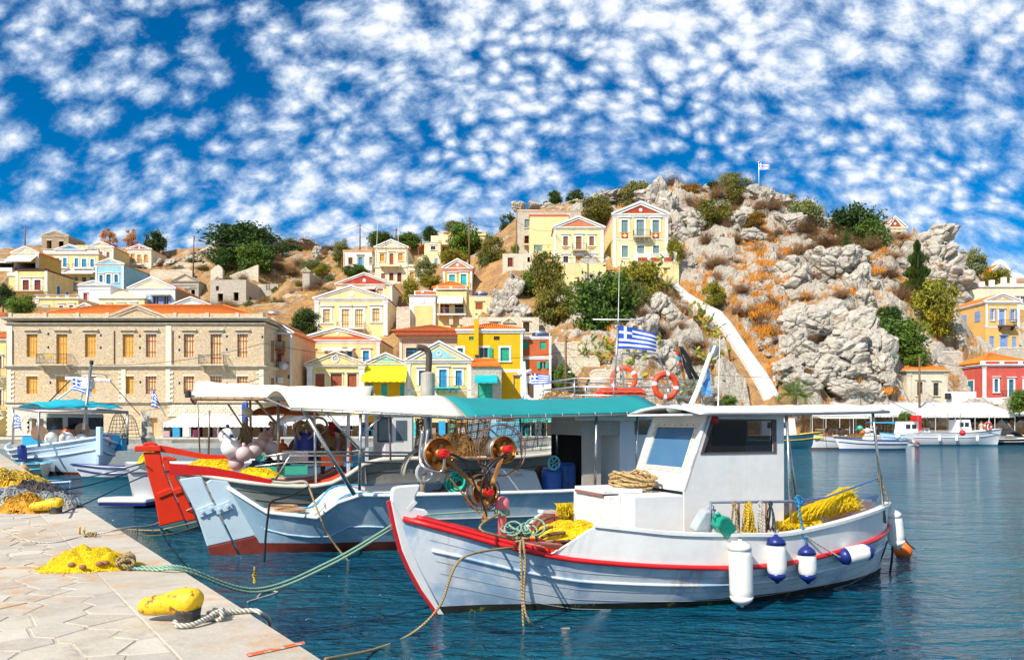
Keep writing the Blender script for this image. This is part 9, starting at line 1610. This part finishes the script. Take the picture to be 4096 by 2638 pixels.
# cumulus cloud behind the far right house
m=MB();r_=random.Random(12)
for i in range(120):f=r_.random();a=r_.uniform(-1,1);m.ball(P(3985+a*110,1116-(1-abs(a))*(45+25*math.sin(a*9))*f,1500),r_.uniform(4,11)*(1.15-abs(a)*.5),12,8)
cl_=m.build('cloud',paint('cloud vapour',(.85,.87,.9),1.0,.02,.01),smooth=True);tag(cl_,kind='structure');md=cl_.modifiers.new('r','REMESH');md.mode='VOXEL';md.voxel_size=2.2;md.use_smooth_shade=True
# ------------------------------------------------------------------ foreground quay
BOL=paint('yellow bollard paint',(.82,.5,.005),.5,.14,5,chip=((.28,.1,.03),.565,13),bumps=.5,streak=.2,grime=(.4,.2,.03));BOLB=paint('black iron base',(.05,.045,.04),.75,.4,8,chip=((.4,.28,.05),.62,9),bumps=.4)
def bollard(label,base,ln,hd,s_=1.0):
 """mooring bollard: round neck with a long rounded horn leaning inland; base point on the quay, hd heading of the horn"""
 d_=Vector((math.cos(hd),math.sin(hd),0));root=empty('bollard',base,label,'bollard');up=Vector((0,0,1));MB()._lathe([(.115*s_,0),(.1*s_,.02),(.09*s_,.05),(.095*s_,.09),(.1*s_,.12)],base,n=20).build('neck',BOLB,root,smooth=True)
 ps=[(-.1,.19),(-.085,.195),(-.05,.2),(.02,.2),(.1,.19),(.2,.17),(.3,.155),(.37,.145),(.41,.14),(.425,.138)];rs=[.03,.08,.105,.11,.098,.082,.078,.07,.05,.012];pts=[base+d_*a*s_*ln+up*(z-.03)*s_ for a,z in ps];m=MB();m.tube(spline(pts,4),[float(np.interp(i/(len(spline(pts,4))-1)*9,range(10),rs))*s_ for i in range(len(spline(pts,4)))],18);m.build('horn',BOL,root,smooth=True);return root
bollard('rusty yellow bollard nearest to us on the quay',PW(752,2492,1.0),1.0,R(168),1.02);bollard('yellow bollard beside the tarpaulin net pile further along the quay',PW(225,2052,1.0),1.1,R(180),1.0);bollard('yellow bollard at the far left end of the quay',PW(85,1935,1.0),1.1,R(180),1.05)
rope('frayed tan mooring rope looped round the nearest bollard and over the edge',[PW(700,2485,1.03),PW(715,2500,1.03),PW(770,2497,1.03),PW(830,2470,1.05),PW(870,2455,1.04),PW(930,2446,1.03),PW(1010,2440,1.03),PW(1050,2455,1.0),PW(1075,2480,.8),PW(1080,2520,.4)],.021,ROPE_W)
m=MB()
for i in range(5):m.torus(PW(852+i*7,2452+(i%2)*8,1.05),(rnd.gauss(0,1),rnd.gauss(0,1),rnd.gauss(0,1)),.035,.02,12,6)
tag(m.build('rope_knot',ROPE_W,smooth=True),'knot in the frayed rope beside the nearest bollard','rope')
hp2=heap('large yellow fishing net pile on the quay paving',PW(340,2270,1.0)+Vector((0,.08,0)),.43,.32,.25,YNET,2600,41,R(10),.0045)
for i in range(14):a=rnd.uniform(0,6.28);q=rnd.uniform(.5,.95);c_=PW(340,2270,1.0)+Vector((.43*q*math.cos(a),.08+.32*q*math.sin(a)-.05,.05+.12*(1-q)));o=MB().ball(c_,.028,10,7,(1.5,1,1)).build('cork_float',paint('brown cork',(.3,.13,.06),.7),hp2,smooth=True)
for k,(a,b_,sg,lb) in enumerate((((520,2262),(1570,2085),.0,'upper pale green mooring line from the net pile to the boats'),((505,2268),(1572,2110),.0,'lower pale green mooring line from the net pile to the boats'))):
 p,q=PW(a[0],a[1],1.03),fm.px(1575,2095+k*14,-.05);e_=PW(735,2268+k*12,1.02);rope(lb,[p,p.lerp(e_,.5)+Vector((0,0,-.01)),e_,e_.lerp(q,.3)-Vector((0,0,.42)),e_.lerp(q,.65)-Vector((0,0,.3)),q],.016,ROPE_G,n=10)
m=MB()
for i in range(8):m.torus(PW(505+rnd.uniform(-18,18),2240+rnd.uniform(-14,14),1.08),(rnd.gauss(0,1),rnd.gauss(0,1),rnd.gauss(0,1)),.06,.017,14,6)
tag(m.build('rope_knot',ROPE_T,smooth=True),'tan and green rope knot at the right end of the yellow net pile','rope')
rg=PW(330,2135,1.0);ri=empty('mooring_ring',rg,'small yellow iron mooring staple set in the paving','mooring ring');MB().tube([rg+Vector((-.04,0,-.05)),rg+Vector((-.04,0,.1)),rg+Vector((.04,-.03,.1)),rg+Vector((.04,-.03,-.05))],.014,8).build('staple',BOL,ri,smooth=True);m=MB()
for i in range(6):m.torus(PW(350+i*6,2138,1.03),(rnd.gauss(0,1),rnd.gauss(0,1),rnd.gauss(0,1)),.035,.014,12,6)
m.build('knot',ROPE_T,ri,smooth=True)
rope('tan line from the mooring staple to the red rudder',[PW(385,2135,1.02),PW(520,2108,1.0),fa.px(620,2095,.2),fa.px(770,2030,.2)],.014,ROPE_W);rope('slack tan line curving from the left edge to the mooring staple',[PW(-20,2105,1.01),PW(90,2155,1.01),PW(210,2168,1.01),PW(300,2150,1.01),PW(335,2140,1.03)],.008,ROPE_W)
rope('dark twisted mooring line from the second bollard to the red rudder boat',[PW(250,2050,1.1),PW(380,1995,.9),fa.px(560,1910,.1),fa.px(680,1880,.1)],.016,ROPE_N);rope('dark blue line from the far bollard to the white stern',[PW(100,1930,1.15),P(300,1915,22),P(430,1890,21),fa.px(575,1850,.2)],.018,ROPE_N);rope('second dark blue line to the white stern',[P(190,1965,16.5),P(330,1945,18),P(470,1905,20),P(560,1870,22)],.018,ROPE_N)
rope('weedy line dipping into the water by the red rudder',[PW(310,2045,.95),PW(420,2105,.1),PW(600,2120,.02),fa.px(680,2110,.2),fa.px(790,2085,.2)],.02,ROPE_T);rope('second weedy line hanging lower by the red rudder',[PW(320,2050,.95),PW(430,2125,.05),PW(640,2140,.02),fa.px(790,2105,.25)],.018,ropemat('weedy rope',(.16,.14,.05)))
rope('black line from the pale blue boat deck down into the water',[fb.px(1235,1945,.2),fb.px(1150,1985,1.0),fb.px(1085,2005,1.05),fb.px(1072,2060,1.05),fb.px(1062,2150,1.05),fb.px(1056,2250,1.05)],.022,ROPE_B);rope('frayed tan line hanging over the pale blue boat side',[fb.px(1235,1945,.2),fb.px(1270,2040,1.4),fb.px(1310,2130,1.45),fb.px(1350,2190,1.45),fb.px(1400,2250,1.5)],.02,ROPE_T)
rope('white loop of rope floating on the dark water',[PW(990,2405,.01),PW(1040,2390,.01),PW(1090,2375,.015),PW(1110,2365,.01),PW(1080,2362,.01),PW(1045,2372,.01),PW(1030,2388,.01)],.012,ROPE_W)
m=MB()
for i in range(5):m.torus(PW(1018,2275+i*12,.4-i*.06),(rnd.gauss(0,1),rnd.gauss(0,1),rnd.gauss(0,1)),.03,.012,10,5)
tag(m.build('rope_tail',ROPE_Y,smooth=True),'yellow and grey rope tail dangling from the green lines','rope')
# net pile under tarpaulin, far left
tpile=empty('net_pile',PW(90,2010,1.0),'big net pile bound in blue-grey tarpaulin at the left edge','fishing net')
for i,(u,v,rx,ry,rz,mt,n) in enumerate(((30,2035,.8,.5,.45,leafmat('blue grey net',(.3,.34,.38),.4,.15),500),(130,1990,.75,.5,.42,leafmat('black net',(.07,.07,.09),.5,.1),500),(40,1985,1.0,.65,.68,leafmat('mixed yellow net',(.5,.36,.05),.5,.15),500),(215,2030,.5,.4,.35,leafmat('blue grey net',(.16,.2,.25),.4,.15),300),(100,2045,.45,.3,.38,leafmat('orange net',(.5,.28,.03),.4,.15),300))):
 o=link(bpy.data.objects.new('net_bundle',netpile(50+i,n,rx,ry,rz,mt,th=.009)));o.location=PW(u,v,1.0);adopt(o,tpile)
# faded orange paint stripe on the coping
m=MB();a,b_,c_,d_=PW(985,2612,1.009),PW(1215,2562,1.009),PW(1222,2572,1.009),PW(992,2624,1.009);m.quad(a,d_,c_,b_);m.build('painted_stripe',paint('faded orange paint',(.65,.12,.03),.8,.3,6,chip=((.5,.42,.34),.52,14)),quay)
# ------------------------------------------------------------------ people
def person(label,pos,h_,face,shirt,trousers,hair=(.03,.02,.015),pose='stand',skin=(.55,.32,.2),bare=False,skirt=False):
 k=h_/1.75;sw_={'stand':(0,0),'walk':(.25,-.25),'sit':(0,0),'lean':(.1,-.05)}[pose];sit=pose=='sit';zh=.92 if not sit else .48;ln_=.35 if pose=='lean' else .0
 m2=BODY[pose].copy()
 for c_,nm in ((skin,'skin'),(shirt,'shirt'),(trousers,'trousers')):m2.materials.append(paint('%s %.2f %.2f %.2f'%((nm,)+c_),c_,.7,.1,8))
 for p in m2.polygons:
  c_=p.center;p.use_smooth=True
  if c_.z>zh+.6 or (abs(c_.x)>.215 and c_.z<zh+.3) or (c_.z<.09):mi=0
  elif c_.z>zh-.02 and not bare:mi=1
  elif c_.z>zh-.02:mi=0
  else:mi=2 if (c_.z>.5 or sit) else (2 if not skirt else 0)
  p.material_index=mi
 root=empty('person',pos,label,'person',rz=face-math.pi/2);b_=link(bpy.data.objects.new('body',m2));b_.parent=root;b_.scale=(k,)*3
 m=MB();hd=Vector((0,ln_+.03,zh+.82))*k;m.ball(hd,.105*k,14,9,(1,1.05,.95));hm=m.build('hair',paint('hair %.2f'%hair[0],hair,.8),root,local=True,smooth=True)
 m=MB();m.ball(Vector((0,ln_+.15,zh+.745))*k,.016*k,6,5);m.build('nose',m2.materials[0],root,local=True)
 return root
g0=lambda u,Y:Vector(((u-CX)*Y/F,Y,.9))
person('person in white top and orange shorts climbing the white stairway',P(3096,1552,105.0)+Vector((0,-.2,.1)),1.7,R(90),(.6,.6,.68),(.7,.3,.06),(.12,.07,.04),'walk',skirt=True)
person('person in navy shirt and grey shorts on the right waterfront',g0(3958,95.5)+Vector((0,0,.0)),1.78,R(250),(.03,.05,.15),(.35,.38,.42),pose='stand',skirt=True);person('bare-armed person in pale shorts beside the navy shirted one',g0(3925,95.8),1.68,R(60),(.62,.4,.3),(.7,.7,.7),(.2,.12,.06),'walk',skirt=True);person('person in orange bending over nets on the right boats',PW(3520,1768,0)+Vector((0,-.5,.9)),1.7,R(120),(.7,.2,.03),(.05,.06,.1),pose='lean');person('dark clothed person standing on the right waterfront',g0(3498,95),1.72,R(270),(.05,.05,.06),(.05,.06,.1),pose='stand')
person('dark haired person in blue seen behind the sheaf of rope',P(980,1735,26)-Vector((0,0,.35)),1.6,R(30),(.03,.08,.3),(.05,.05,.08),pose='stand');person('person in mint shirt on the waterfront behind the hoses',g0(1252,84),1.7,R(200),(.3,.65,.5),(.2,.25,.35),pose='stand');person('person in pale blue dress among the taverna tables',g0(1140,85),1.66,R(250),(.45,.55,.75),(.5,.58,.75),(.15,.08,.04),pose='stand');person('bearded-looking person in dark shirt beside the pale blue dress',g0(1180,86),1.76,R(270),(.08,.06,.09),(.1,.1,.12),pose='stand');person('dark haired person crouched at the lavender wheelhouse',fa.px(1355,1850,-.3)-Vector((0,0,.35)),1.6,R(200),(.3,.16,.14),(.06,.06,.08),pose='sit')
person('person in white shirt under the sea green awning',g0(2285,88),1.74,R(270),(.7,.7,.72),(.12,.14,.2),pose='stand')
